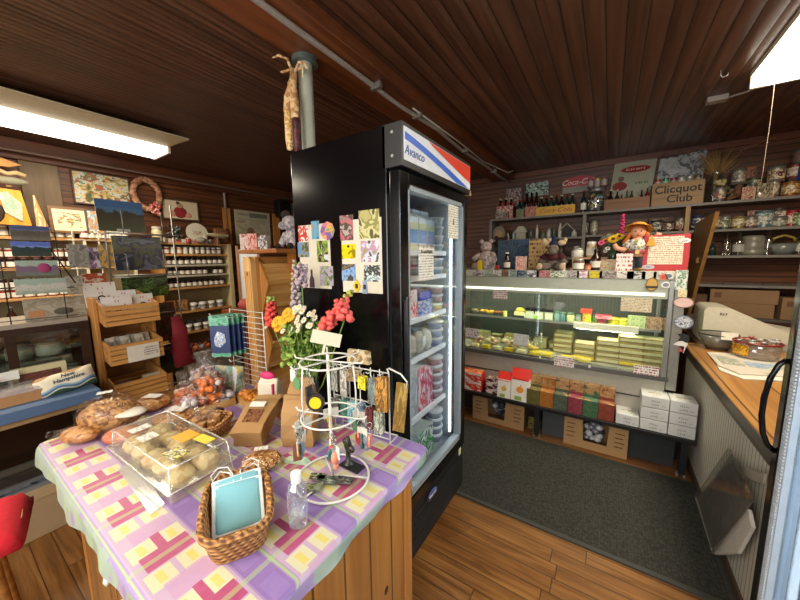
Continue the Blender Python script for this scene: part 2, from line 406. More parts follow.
# conduit along the beam
cps = [(-1.22, YF+.02, 2.515), (-1.215, .6, 2.512), (-1.225, 1.4, 2.513), (-1.235, 1.9, 2.512), (-1.21, 2.4, 2.514), (-1.24, 3.0, 2.512), (-1.22, 3.6, 2.513), (-1.23, 4.2, 2.512), (-1.18, 4.45, 2.49)]
cd = thing('conduit', 'grey electrical conduit clipped along the underside of the ceiling beam', 'pipe', (0, 0, 0))
MB().tube(cps, .0145, 10).build('pipe', mat('#a59c90', .4, .2), cd)
MB().tube([(-1.19, 2.0, 2.52), (-1.185, 2.8, 2.52), (-1.2, 3.5, 2.52), (-1.12, 3.75, 2.50), (-1.05, 3.9, 2.47), (-1.0, 3.95, 2.5)], .006, 6).build('cable', mat('#b8afa2', .5), cd)
for y in (.5, 1.62, 2.1, 3.0, 3.9): MB().box(-1.25, -1.18, y-.012, y+.012, 2.495, 2.53).build('clip', galv, cd)
# pipe on left wall with elbow and drop
lp = thing('conduit', 'grey conduit running along the top of the left wall with an elbow drop', 'pipe')
a = [(XL+.13, -1.5, 2.485), (XL+.13, .5, 2.485), (XL+.13, 2.0, 2.485), (XL+.13, 4.4, 2.485)]
MB().tube(a, .012, 8).build('pipe', mat('#8b7565', .4, .2), lp)
lp2 = thing('conduit', 'thin grey pipe on the left wall bending down beside the poster', 'pipe')
e = atX(224, 186, XL+.04); f2 = atX(223, 216, XL+.04)
MB().tube([(XL+.03, .9, e.z+.05), (XL+.03, e.y-.25, e.z+.02), (XL+.03, e.y-.08, e.z+.015), (XL+.03, e.y-.02, e.z), (XL+.03, e.y, e.z-.06), (XL+.03, e.y, 1.85)], .02, 10).build('pipe', mat('#8b7f70', .4, .3), lp2)
# junction box with cable, hook, pull cord
j = thing('junction_box', 'small white junction box on the ceiling with a cable to the light', 'junction box', (.56, 3.24, HC))
MB().box(-.055, .055, -.035, .035, -.035, 0).build('box', mat('#a39a92', .5), j, bev=.004)
MB().tube([(.055, 0, -.02), (.14, -.02, -.015), (.22, -.1, -.012), (.30, -.35, -.012)], .007, 6).build('cable', mat('#a39a92', .5), j)
h = atz(721, 70, HC)
hk = MB().tube([(0, 0, 0), (0, 0, -.03), (.012, 0, -.045), (.03, 0, -.04), (.034, 0, -.022)], .0035, 6).build('ceiling_hook', mat('#b0aaa0', .4, .5), None, (h.x, h.y, HC)); tag(hk, 'small pale metal hook screwed into the dark board ceiling', 'hook')
pc = thing('pull_cord', 'long thin pull cord hanging from the right ceiling light', 'cord', (.72, 2.8, 0))
MB().tube([(0, 0, 2.5), (.002, 0, 2.25), (-.001, .0, 2.0), (-.004, 0, 1.86)], .0016, 5).build('cord', mat('#7a6a5c', .6), pc)
MB().lathe([(.0, -.03), (.006, -.028), (.008, -.01), (.004, 0), (0, .001)], 8, M=T(-.004, 0, 1.86)).build('cord_bell', mat('#8a8074', .5), pc)
# indian corn hung on the pole
ic = thing('indian_corn', 'bundle of dried indian corn cobs hung on the pole', 'dried corn', (-1.375, 1.17, 2.37)); ic.scale = (1.25, 1.25, 1.15)
def cob(x, y, z0, z1, cols, tl):
    b = MB(); L = z1-z0; b.lathe([(0, z0), (.012, z0+.004), (.0165, z0+L*.25), (.0165, z0+L*.7), (.013, z1-.01), (0, z1)], 14, M=T(x, y, 0)); b.build('cob', speckle(cols, 130, .4), ic)
cob(-.042, -.02, -.265, -.07, ['#dcb066', '#f0d08a', '#c88f48', '#f4deb0'], 0)
cob(.004, -.02, -.285, -.11, ['#4b2126', '#6a2c34', '#3a181e'], 0)
hb = MB()
hb.tube([(-.042, -.02, -.10), (-.035, -.02, -.04), (-.015, -.015, .02), (-.01, -.01, .07)], [.019, .017, .009, .012], 9)
hb.tube([(.004, -.02, -.14), (0, -.02, -.07), (-.006, -.015, 0), (-.005, -.01, .06)], [.018, .018, .012, .014], 9)
for q in [[(-.005, -.01, .05), (-.03, 0, .08), (-.06, -.02, .07), (-.09, -.01, .085)], [(0, -.01, .05), (.04, -.02, .075), (.07, -.02, .06), (.1, -.03, .02)], [(-.01, -.01, .05), (-.05, .0, .03), (-.055, -.01, -.01)], [(-.01, -.01, .05), (-.04, -.01, .12), (-.08, -.02, .145), (-.11, -.03, .14)], [(.01, -.01, .06), (.05, -.01, .055), (.055, -.02, .01)]]: hb.tube(q, [.006]*(len(q)-1)+[.002], 6)
hb.build('husk', speckle(['#c49660', '#dcb480', '#a87c4a', '#e8c898'], 60, .7), ic)

# ================================================================ UPRIGHT FRIDGE
FX0, FX1, FY0, FY1, FH = -1.30, -.68, 1.04, 1.725, 2.005
blk = mat('#08080a', .16, 0, .1, 4); blk2 = mat('#101012', .3, 0, .1, 8); blkm = mat('#15161a', .5)
fr = thing('display_fridge', 'tall black glass-door fridge full of milk and frozen treats', 'fridge', (FX0, FY0, 0))
wd, dp = FY1-FY0, FX1-FX0-.06   # local: x depth toward front, y width
# cabinet shell (open front)
b = MB()
b.box(0, dp, 0, .03, .10, FH).box(0, dp, wd-.03, wd, .10, FH).box(0, .03, .03, wd-.03, .10, FH)
b.box(.03, dp, .03, wd-.03, FH-.05, FH).box(.03, dp, .03, wd-.03, .10, .40)
b.build('cabinet', blk, fr, bev=.006)
inn = mat('#8f989e', .4)
b = MB().box(.03, .035, .03, wd-.03, .40, 1.82).box(.03, dp-.01, .03, .035, .40, 1.82).box(.03, dp-.01, wd-.035, wd-.03, .40, 1.82).box(.03, dp-.01, .03, wd-.03, .40, .405).box(.03, dp-.01, .03, wd-.03, 1.80, 1.82)
b.build('liner', inn, fr)
# header with curved stripes
hd = MB().box(dp-.02, dp+.072, .0, wd, 1.845, FH).build('header', mat('#1c1d1e', .4), fr, bev=.003)
sg = MB().box(dp+.072, dp+.076, .012, wd-.006, 1.868, FH-.018).build('sign_panel', mat('#eef0f2', .3), hd)
def strip(f0, f1, mm, nm):
    b = MB(); N = 18; y0, y1, z0, z1 = .014, wd-.008, 1.870, FH-.02; x = dp+.0768
    for i in range(N):
        s0, s1 = i/N, (i+1)/N
        q = [(s, max(0, min(1, f(s)))) for s, f in ((s0, f0), (s1, f0), (s1, f1), (s0, f1))]
        if abs(q[0][1]-q[3][1]) < 1e-4 and abs(q[1][1]-q[2][1]) < 1e-4: continue
        b.flat([(x, y0+s*(y1-y0), z0+v*(z1-z0)) for s, v in q])
    b.build(nm, mm, sg, flipfix=False)
strip(lambda s: .62-.95*s**1.3 if s < .9 else -.1, lambda s: .86-.90*s**1.25, mat('#3c6fd6', .35), 'blue_stripe')
strip(lambda s: 1.25-.70*s**.9, lambda s: 1.0 if s > .36 else 0, mat('#e8482c', .35), 'red_stripe') if False else None
strip(lambda s: max(0, 1.32-1.05*s**.85) if s > .3 else 1, lambda s: 1.0, mat('#e8482c', .35), 'red_stripe')
text('Avanco', .05, mat('#3a5aa0', .4), sg, (dp+.0775, .085, 1.905), (PI/2, 0, PI/2), shear=.25)
for z in (1.885, 1.97): MB().cyl((dp+.03, -.004, z), (dp+.03, .002, z), .006, n=10).build('screw', mat('#c8c8c4', .3, .8), fr)
# door: frame + glass + gasket
dr = MB(); x0, x1 = dp+.012, dp+.06
dr.box(x0, x1, 0, .062, .375, 1.835).box(x0, x1, wd-.045, wd, .375, 1.835).box(x0, x1, .062, wd-.045, 1.79, 1.835).box(x0, x1, .062, wd-.045, .375, .43)
door = dr.build('door', blk, fr, bev=.004)
gk = MB(); g = .018
for (a0, a1, c0, c1) in ((.062, .062+g, .43, 1.79), (wd-.045-g, wd-.045, .43, 1.79), (.062, wd-.045, .43, .43+g+.012), (.062, wd-.045, 1.79-g, 1.79)): gk.box(x0+.004, x1-.006, a0, a1, c0, c1)
gk.build('gasket', mat('#a9b3b8', .35, .3), door)
MB().box(x1-.02, x1-.016, .07, wd-.05, .44, 1.785).build('glass_pane', glass((.97, .99, 1), .0), door)
MB().box(x1, x1+.022, .012, .03, .95, 1.35).box(x1-.01, x1+.02, .012, .03, .95, .97).box(x1-.01, x1+.02, .012, .03, 1.33, 1.35).build('handle', blk2, door, bev=.005)
# LED strips, shelves, grille
MB().box(dp-.02, dp-.012, wd-.052, wd-.044, .45, 1.76).build('led_strip', emis((.85, .95, 1), 5, 'led'), fr)
MB().box(dp-.02, dp-.006, .036, .060, .45, 1.76).build('led_strip', emis((.85, .95, 1), 5, 'led'), fr)  # near-side strip is unseen, added to light the fronts of the contents
SHZ = [.686, .998, 1.198, 1.402, 1.526]
for z in SHZ:
    b = MB(); b.box(dp-.05, dp-.035, .05, wd-.07, z-.012, z+.012)
    for i in range(14): y = .05+i*(wd-.12)/13; b.box(.04, dp-.05, y-.0025, y+.0025, z-.004, z)
    for x in (.08, .25, .42): b.box(x, x+.006, .05, wd-.07, z-.008, z-.003)
    b.build('shelf', mat('#dfe6ea', .35), fr)
gr = MB().box(dp, dp+.05, 0, wd, .10, .365)
for i in range(9): z = .14+i*.02; gr.box(dp+.05, dp+.055, .05, wd-.05, z, z+.008)
gr.build('grille', blkm, fr, bev=.003)
bd = MB().lathe([(0, 0), (.05, 0), (.05, .003), (0, .003)], 28, sx=1, sy=.5).build('badge', mat('#5a5f9a', .3, .3), fr, (dp+.056, .27, .315), rot=Euler((PI/2, 0, PI/2)))
text('Avanco', .026, mat('#e8e8f0', .4), bd, (0, 0, .0035), (0, 0, 0), shear=.2)
for (x, y) in ((.05, .05), (.05, wd-.05), (dp-.05, .05), (dp-.05, wd-.05)): MB().cyl((x, y-.012, .032), (x, y+.012, .032), .032, n=16).box(x-.015, x+.015, y-.018, y+.018, .05, .10).build('caster', mat('#2a2a2a', .6), fr)
MB().box(dp+.055, dp+.0565, wd-.075, wd-.045, .33, .38).build('sticker', mat('#e6dfb0', .6), fr)
hin = MB().box(dp+.0, dp+.07, wd-.002, wd+.03, 1.84, 1.87).build('hinge', mat('#b8a070', .4, .4), fr, bev=.003)
cd_ = printed('#ece6d4', '#7c7466', .012, .5)
FXg = x1-.014
def fcard(nm, w, h, m, y, z, label): o = card(nm, w, h, m, (FX0+FXg, FY0+y, z), label, 'notice', rotz=PI/2, th=.0015); return o
nc = fcard('notice', .125, .17, cd_, .53, 1.60, 'cream printed notice taped inside the top right of the fridge glass'); 
MB().prism([(-.006, 0), (.006, 0), (.004, .03), (-.004, .03)], -.001, 0).build('bottle_drawing', mat('#2a2622'), nc, (0, -.0005, .07))
nc = fcard('notice', .14, .15, cd_, .235, 1.40, 'cream flavour notice taped on the left of the fridge glass')
scrawl(9, .024, mat('#4a3a2c'), nc, (0, -.002, .128))
# ================================================================ BACK WALL SHELVING
SY = 4.27
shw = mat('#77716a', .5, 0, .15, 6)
su = thing('stock_shelving', 'long built-in wall shelving along the back wall behind the deli case', 'shelving', (0, YB, 0))
LV = [2.0, 1.73, 1.49, 1.21, .90]
d = SY-YB
MB().box(-1.36, XR, d, -.001, 1.975, 1.9985).build('shelf', shw, su)
MB().box(-1.36, -.29, d, -.001, 1.705, 1.7285).build('shelf', shw, su)
MB().box(-.29, XR, d, -.001, 1.715, 1.7385).build('shelf', shw, su)
MB().box(-1.36, XR, d, -.001, 1.465, 1.4885).build('shelf', shw, su)
MB().box(-1.36, XR, d, -.001, 1.185, 1.2085).build('shelf', shw, su)
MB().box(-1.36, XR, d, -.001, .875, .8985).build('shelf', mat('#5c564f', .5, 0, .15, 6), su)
for x in (-1.37, -.29, .60, 1.62): MB().box(x, x+.035, d-.004, -.001, .90, 1.975).build('upright', wood('#8a6a40', '#a98855', 2, .5) if x == .60 else shw, su)
MB().box(-1.36, XR, d, -.03, 0, .875).build('base_cabinet', wood('#3a1d10', '#54301c', 0, .5, 5, 'dark_panelling', boards=2, bw=.1), su)
SHELFN = {2.0: 'top', 1.73: 'upper', 1.74: 'upper', 1.49: 'middle', 1.21: 'lower'}

# ---- small goods builders (origin at base centre, front faces -Y)
lidm = mat('#b9b4a6', .3, .6); white = mat('#e9e5da', .5); cream = mat('#d8cba8', .6); gold = mat('#a98a4a', .3, .5)
def jar(name, label, cat, r, h, body, lid, lab, loc, rotz=0, group=None, lr=.92, labh=.5, n=14):
    b = MB().lathe([(0, 0), (r*.9, 0), (r, h*.06), (r, h*.72), (r*.82, h*.84), (r*.82, h*.86), (0, h*.86)], n).build(name, body, None, loc, rotz)
    tag(b, label, cat, group)
    MB().lathe([(r*lr*.93, h*.82), (r*lr, h*.84), (r*lr, h*.98), (r*lr*.9, h), (0, h)], n).build('lid', lid, b)
    if lab: MB().lathe([(r*1.012, h*.12), (r*1.012, h*(.12+labh))], n).build('label', lab, b)
    return b
def tin(name, label, r, h, body, lid, band, loc, cat='tin', group=None, n=18):
    b = MB().lathe([(0, 0), (r, 0), (r*1.02, .004), (r*.99, .008), (r*.99, h-.01), (r*1.02, h-.006), (r*1.02, h), (r*.95, h), (r*.95, h-.004), (0, h-.004)], n).build(name, body, None, loc); tag(b, label, cat, group)
    if band: MB().lathe([(r*1.0, h*.18), (r*1.006, h*.2), (r*1.006, h*.8), (r*1.0, h*.82)], n).build('label', band, b)
    if lid: MB().lathe([(r*1.03, h-.03), (r*1.04, h-.028), (r*1.04, h+.004), (r*.5, h+.012), (0, h+.012)], n).build('lid', lid, b)
    return b
def bottle(name, label, r, h, body, cap, lab, loc, group=None, neck=.34, cat='bottle', n=12):
    b = MB().lathe([(0, 0), (r*.92, 0), (r, h*.03), (r, h*.5), (r*.92, h*.6), (r*neck, h*.76), (r*neck*.85, h*.94), (0, h*.94)], n).build(name, body, None, loc); tag(b, label, cat, group)
    MB().lathe([(r*neck*1.1, h*.93), (r*neck*1.1, h), (0, h)], n).build('cap', cap, b)
    if lab: MB().lathe([(r*1.015, h*.14), (r*1.015, h*.44)], n).build('label', lab, b)
    return b
def pbox(name, label, w, dd, h, body, front, loc, rotz=0, cat='box', group=None, top=None):
    b = MB().box(-w/2, w/2, 0, dd, 0, h, 0, front=1)
    if top: b.mi[1] = 2
    return tag(b.build(name, [body, front]+([top] if top else []), None, loc, rotz), label, cat, group)
def crate(name, label, w, dd, h, m, loc, rotz=0, cat='crate'):
    t = thing(name, label, cat, loc, rotz)
    MB().box(-w/2, w/2, 0, .012, 0, h).build('front_board', m, t, bev=.001)
    MB().box(-w/2, w/2, dd-.012, dd, 0, h).box(-w/2, -w/2+.012, .012, dd-.012, 0, h).box(w/2-.012, w/2, .012, dd-.012, 0, h).box(-w/2, w/2, .012, dd-.012, 0, .01).build('box_body', m, t)
    return t
SF = SY+.02  # where the front of shelf goods stands
def bx(x, y, z=2.0, dy=.1): return atY(x, y, SF+dy).x

# ---- top shelf, left to right
cok = mat('#a5271e', .35); glb = mat('#16302a', .15); brn = mat('#2a120a', .15)
def sixpack(name, label, x, z, w, h, body, front, glassm, capm, n=3, h2=.24, dy=.06, cat='bottle carrier'):
    t = thing(name, label, cat, (x, SF+dy, z))
    MB().box(-w/2, w/2, 0, .13, 0, h, 0, front=1).build('carton', [body, front], t)
    MB().box(-w/2, w/2, .06, .07, h, h+.05).build('handle_panel', body, t)
    for i in range(n):
        for yy in (.035, .095):
            b = bottle('bottle', label.split(' ')[0]+' bottle', .026, h2, glassm, capm, None, (x-w/2+w*(i+.5)/n, SF+dy+yy, z+.004))
            BCOUNT.append(b); b['label'] = 'soda bottle in the '+label.split(' in ')[0][:46]; b['group'] = 'bottles in the '+label[:40]
    return t
BCOUNT = []
redp = picture(['#8f1f19', '#a92c22', '#d9c9b4', '#7d1712'], 7, .4, 1)
sixpack('bottle_carrier', 'red soda carton with bottles at the left end of the top shelf', -1.20, 2.0, .21, .17, cok, redp, brn, mat('#d9cbb4', .4), 3, .27)
pbox('soda_carton', 'small red and grey picture carton lying under the leftmost soda carton', .16, .1, .09, cok, picture(['#6c7468', '#9aa090', '#3f4a44', '#a92c22'], 5), (-1.22, SF, 2.0))
fp = thing('framed_picture', 'small grey framed picture at the left end of the top shelf', 'picture', (-1.13, YB-.04, 2.16))
MB().box(-.11, .11, 0, .015, 0, .26).build('frame', mat('#55524e', .4), fp); MB().box(-.095, .095, -.002, 0, .015, .245).build('photo', picture(['#3a3438', '#7a5a58', '#b9a8a0', '#30282c'], 6, .3, 2), fp)
sixpack('bottle_carrier', 'orange red soda carton with tall bottles second on the top shelf', -.88, 2.0, .17, .13, mat('#b8543a', .4), picture(['#b8543a', '#d99072', '#8f2f20', '#e0c2a8'], 8, .4, 4), brn, brn, 3, .3)
cd3 = card('wall_sign', .27, .17, picture(['#8fb3a4', '#a9c7b8', '#2f3a38', '#c9d6c8'], 5, .4, 3), (-.84, YB-.035, 2.28), 'pale green picture sign on the back wall above soda bottles', 'sign', roll=-.03)
sixpack('bottle_carrier', 'small red and green carton of bottles between soda cartons on the top shelf', -.99, 2.0, .09, .1, mat('#3d5b3c', .4), picture(['#2f4a32', '#6d8f5a', '#a32f28'], 5, .4, 7), glb, cok, 2, .22, 0)
# yellow crate with bottles
yx = atY(555, 208, SF).x
yc = thing('soda_crate', 'yellow wooden soda crate with red script holding bottles', 'crate', (yx, SF-.01, 2.0))
ym = wood('#c99a22', '#e0b63a', 0, .5)
MB().box(-.21, .21, 0, .012, 0, .10).build('front_board', ym, yc); MB().box(-.21, .21, .2, .212, 0, .1).box(-.21, -.198, .012, .2, 0, .1).box(.198, .21, .012, .2, 0, .1).box(-.21, .21, .012, .2, 0, .008).build('box_body', ym, yc)
text('Coca-Cola', .075, cok, yc, (0, -.002, .05), shear=.35, sx=1.1)
for i in range(7):
    for k in range(2):
        g = [glb, brn, mat('#24452f', .15)][(i+k) % 3]
        bottle('soda_bottle', ['dark', 'brown', 'green'][(i+k) % 3]+' glass soda bottle standing in the yellow crate', .025, .22+.01*((i*3+k) % 3), g, cok if i % 2 else white, mat('#8d3a30', .5) if i % 3 == 0 else mat('#b8b09a', .5), (yx-.17+i*.057, SF+.05+k*.08, 2.009), 'bottles in the yellow soda crate %s' % ['dark', 'brown', 'green'][(i+k) % 3])
sixpack('bottle_carrier', 'red and white soda carton with bottles behind the yellow crate', yx-.12, 2.0, .15, .14, cok, redp, brn, white, 2, .33, .20) if False else None
# red round top coca cola sign on the wall
sx_ = atY(579, 175, YB-.03).x
rs = thing('wall_sign', 'red arched soda sign with white script on the back wall', 'sign', (sx_, YB-.035, 2.27))
pts = [(.17*math.cos(a), .13+.06*math.sin(a)) for a in [PI*i/12 for i in range(13)]]
MB().prism([(.17, 0)]+pts+[(-.17, 0)], 0, .008).build('panel', mat('#a8202a', .3), rs)
text('Coca-Cola', .085, white, rs, (0, -.002, .12), shear=.35)
MB().box(-.17, .17, -.003, 0, 0, .07).build('lower_panel', mat('#8b8c80', .4), rs)
# pile of bright cans / jar
gx = bx(597, 206)
g1 = jar('glass_canister', 'large clear glass canister full of colourful toys on the top shelf', 'jar', .085, .27, glass((.9, .95, .95), .15), mat('#8e9298', .3, .5), None, (gx-.01, SF+.09, 2.0))
fill = MB()
for i in range(60): a = random.random()*6.28; q = random.random()**.5*.06; fill.ell((q*math.cos(a), q*math.sin(a), .02+random.random()*.18), random.uniform(.012, .02), 7, 5, random.randint(0, 4))
fill.build('filling', [mat(c, .4) for c in ('#3f8fa3', '#8d3a44', '#c7b56a', '#c9c9c4', '#5b7d4a')], g1)
for k, (dx, c) in enumerate(((-.065, '#7a4a52'), (.0, '#b8a04a'), (.065, '#7d5560'))): tin('drink_can', 'small %s can standing on the glass canister' % ['purple', 'gold', 'mauve'][k], .03, .10, mat(c, .3, .4), None, mat('#b0a8a0', .4), (gx-.01+dx, SF+.09+.0, 2.272), 'can')
bottle('soda_bottle', 'dark soda bottle left of the glass toy canister on top shelf', .03, .25, glb, cok, white, (gx-.135, SF+.06, 2.0))
bottle('soda_bottle', 'slim brown soda bottle right of the glass toy canister on top shelf', .027, .23, brn, white, cream, (gx+.125, SF+.06, 2.0))
# long low crate in front of the big green poster
c1x = (atY(604, 205, SF).x+atY(650, 202, SF).x)/2
cw = wood('#6e4526', '#93633a', 0, .5, 5, 'crate_wood'); cr1 = crate('wooden_crate', 'plain brown wooden crate full of small bottles under the green poster', .40, .2, .115, cw, (c1x, SF, 2.0))
for i in range(9):
    c = ['#3c4a2c', '#7a2a22', '#c0b8a0', '#5a5a4c', '#2b1a12'][i*2 % 5]
    bottle('soda_bottle', 'small bottle poking out of the plain brown crate', .022, .17+.02*(i % 3), mat(c, .2), mat(['#a89a80', '#8d2a22', '#d0c8b8'][i % 3], .4), white if i % 2 else None, (c1x-.175+i*.044, SF+.06+.06*(i % 2), 2.011), 'small bottles in the plain brown crate')
w1 = atY(632, 165, YB-.05)
ps = thing('wall_poster', 'large cream and green vintage drink sign with red lettering leaning on the wall', 'sign', (w1.x, YB-.08, 2.08), rot=Euler((-.12, .0, 0)))
MB().prism([(-.20, 0), (.18, 0), (.22, .46), (-.16, .47)], 0, .008).build('panel', mat('#a9ad98', .5), ps)
MB().prism([(.15*math.cos(a)*.9+.035, .375+.035*math.sin(a)) for a in [2*PI*i/16 for i in range(16)]], -.004, 0).build('red_plaque', mat('#9a2a24', .4), ps)
scrawl(8, .045, white, ps, (.035, -.0055, .375))
MB().prism([(-.10+.07*math.cos(a), .20+.05*math.sin(a)) for a in [2*PI*i/12 for i in range(12)]], -.003, 0).build('red_figure', mat('#8d2a22', .5), ps)
MB().prism([(-.09+.03*math.cos(a), .28+.03*math.sin(a)) for a in [2*PI*i/12 for i in range(12)]], -.003, 0).build('head_figure', mat('#7a6050', .5), ps)
scrawl(5, .05, mat('#3b6a4a', .5), ps, (.10, -.003, .22), bold=.001)
# Clicquot Club crate
c2x = (atY(653, 208, SF).x+atY(700, 203, SF).x)/2
cw2 = wood('#7d5a30', '#a3804c', 0, .5, 5, 'crate_wood')
cr2 = crate('wooden_crate', 'wooden Clicquot Club crate with black lettering', .40, .24, .225, cw2, (c2x, SF-.01, 2.0))
blackp = mat('#1a1410', .6)
text('Clicquot', .105, blackp, cr2, (.0, -.002, .155), bold=.0015); text('Club', .105, blackp, cr2, (.02, -.002, .06), bold=.0015)
cc = ['#8f2f2a', '#3f7f5a', '#7d3a3a', '#9a9a94', '#b0b0a8', '#55453a']
for i in range(6): tin('drink_can', 'old %s drink can standing in the Clicquot crate' % ['red', 'green', 'maroon', 'silver', 'pale grey', 'brown'][i], .028, .13, mat(cc[i], .3, .3), None, mat(['#b8a89a', '#8fc0a0', '#b08a84', '#c8c8c0', '#8a8a84', '#9a8a70'][i], .4), (c2x-.155+i*.062, SF+.05, 2.145), 'can')
MB().box(-.185, .185, .02, .2, .1, .142).build('inner_board', cw2, cr2)
w2 = atY(679, 180, YB-.05)
p2 = thing('wall_poster', 'grey pen drawing poster with tinsel behind the Clicquot crate', 'sign', (w2.x+.0, YB-.085, 2.12), rot=Euler((-.10, 0, 0)))
MB().prism([(-.20, 0), (.17, 0), (.20, .43), (-.17, .40)], 0, .006).build('panel', picture(['#aab0b2', '#b9bec0', '#a0a6aa', '#5c6062', '#b4babc'], 4, .4, 5), p2)
b = MB()
for i in range(26): x = -.17+i*.014; z = .41+.03*math.sin(i*1.3)+i*.0012; b.tube([(x, -.01, z), (x+.02, -.02, z+.012+.01*math.cos(i*3))], .004, 4)
b.build('tinsel', mat('#8d8f90', .2, .7), p2)
# glass jar with dried grass
gj = thing('glass_jar', 'tall old glass jar holding a spray of dried grass', 'jar', (bx(714, 200), SF+.12, 2.0))
MB().lathe([(0, 0), (.065, 0), (.07, .02), (.07, .22), (.045, .27), (.048, .29)], 18).build('jar', glass((.8, .85, .85), .18), gj)
b = MB()
for i in range(110): a = random.random()*6.28; s = random.uniform(.03, .2); h = random.uniform(.35, .52); b.tube([(0, 0, .06), (.02*math.cos(a), .02*math.sin(a), .27), (s*.5*math.cos(a), s*.35*math.sin(a), h*.8), (s*math.cos(a), min(.11, s*.5*math.sin(a)), h)], [.003, .002, .003, .001], 4)
b.tube([(0, 0, .1), (.02, 0, .28), (.16, -.02, .47), (.36, -.03, .54)], .003, 4)
b.build('dried_grass', mat('#a58350', .8), gj)
# tins along the top shelf to the right: (pixel x, r, h, colour, band, dy, dz, words)
def at_shelf(px, py, dy): return atY(px, py, SF+dy).x
TOP = [(719, .045, .13, '#5a5850', '#8a4a40', .05, 0, 'white and red tin with a flower bouquet'),
 (735, .05, .15, '#3c3a34', '#7d8468', .14, .0, 'dark tin with a pale green band'),
 (736, .05, .145, '#6b6b66', '#8f8f88', .14, .154, 'silver striped coffee tin on a dark tin'),
 (751, .05, .10, '#47503e', '#a8a078', .14, .10, 'short green and cream tin above the boxes'),
 (773, .055, .16, '#6d1f1f', '#c7b98a', .12, .12, 'red tin with a smiling man print under a white rim'),
 (791, .05, .12, '#7a3a34', '#b8a6a0', .13, .16, 'small red and white round tin on its side'),
 (772, .035, .15, '#7a5a52', '#a89080', .04, 0, 'slim pinkish tin in front of the red tin'),
 (789, .055, .12, '#8a5a24', '#b98436', .03, 0, 'wide orange brown pail with dark printing')]
for i, (px_, r, h, c, bnd, dy, dz, wd_) in enumerate(TOP):
    tin('coffee_tin', wd_+' on the top shelf', r, h, mat(c, .35, .3), None if i % 2 else mat('#8d8a80', .35, .5), picture([tuple(min(1, v*1.5+.03) for v in C(bnd)), c, '#cfc4a4', bnd], 2.6, .4, i+3), (at_shelf(px_, 200, dy), SF+dy+.0, 2.0+dz), 'tin')
for (x, z) in ((751, 2.0),): pass
pbox('tin_box', 'pink flat printed box under the green tin on the top shelf', .15, .15, .10, mat('#7d5f58', .5), picture(['#a88a80', '#7d4f48', '#c2aa98'], 5, .5, 9), (at_shelf(752, 198, .06), SF+.07, 2.0))
pbox('tin_box', 'cream box with dark scroll print beside the slim pinkish tin', .10, .1, .13, mat('#8a7a60', .5), picture(['#a3936f', '#3a2f24', '#a3936f', '#b3a37f'], 6, .5, 11), (at_shelf(764, 197, -.01), SF-.01, 2.0))
pbox('tin_box', 'small red and cream box beside the brown doll on the top shelf', .09, .08, .11, mat('#8a2f2a', .5), picture(['#a3483e', '#b8a080', '#8a2f2a'], 5, .5, 12), (at_shelf(748, 199, -.01), SF-.01, 2.0))
pbox('tin_box', 'tiny orange picture box on top of the green and cream tin', .085, .06, .10, mat('#8a4526', .5), picture(['#a35a34', '#40281c', '#a35a34'], 4, .5, 13), (at_shelf(751, 165, .12), SF+.11, 2.204))
pbox('tin_box', 'deep block under the red smiling man tin on the top shelf', .12, .13, .12, mat('#2f2620', .6), mat('#2f2620', .6), (at_shelf(773, 190, .12), SF+.06, 2.0))
pbox('tin_box', 'dark block under the small round tin on the top shelf', .10, .11, .157, mat('#33291f', .6), mat('#40342a', .6), (at_shelf(792, 190, .15), SF+.08, 2.0))
bl = tin('coffee_tin', 'big dark blue tin at the far right of the top shelf', .075, .16, mat('#1f2a6e', .35), None, mat('#2a3480', .4), (at_shelf(804, 190, .12), SF+.12, 2.12), 'tin')
pbox('tin_box', 'olive block under the big dark blue tin', .15, .15, .118, mat('#5b6a3a', .6), mat('#6b7a44', .6), (at_shelf(806, 190, .12), SF+.05, 2.0))
tin('coffee_tin', 'grey green pail on top of the big dark blue tin', .07, .12, mat('#6a7068', .35, .3), None, picture(['#6a7068', '#8b5a50', '#7a8074'], 5, .4, 4), (at_shelf(804, 165, .12), SF+.12, 2.283), 'tin')
# brown sitting figure (rag doll)
dl = thing('rag_doll', 'small brown rag doll sitting with its legs apart on the top shelf', 'doll', (at_shelf(738, 205, .02), SF+.03, 2.0))
b = MB(); b.ell((0, .02, .075), (.035, .03, .05)); b.ell((-.0, .015, .135), (.028, .026, .026)); b.tube([(.01, 0, .04), (.05, -.02, .03), (.085, -.03, .015)], [.02, .018, .014], 8); b.tube([(-.01, 0, .04), (-.05, -.02, .03), (-.085, -.03, .015)], [.02, .018, .014], 8); b.tube([(.03, .01, .1), (.07, 0, .08)], .012, 6); b.tube([(-.03, .01, .1), (-.08, 0, .07)], .012, 6)
b.build('body', mat('#6d4a30', .9), dl); MB().ell((0, .015, .155), (.075, .05, .016)).ell((-.09, .0, .12), (.03, .03, .02)).build('headdress', mat('#5d5a4c', .9), dl)
fl = thing('fabric_flower', 'cream fabric flower bouquet standing in a small tin', 'flowers', (at_shelf(719, 190, .05), SF+.05, 2.132))
b = MB()
for i in range(16): a = random.random()*6.3; b.ell((.03*math.cos(a), .02*math.sin(a), .03+.035*random.random()), (.018, .016, .016), 7, 5)
b.build('petals', mat('#b8ab78', .8), fl)

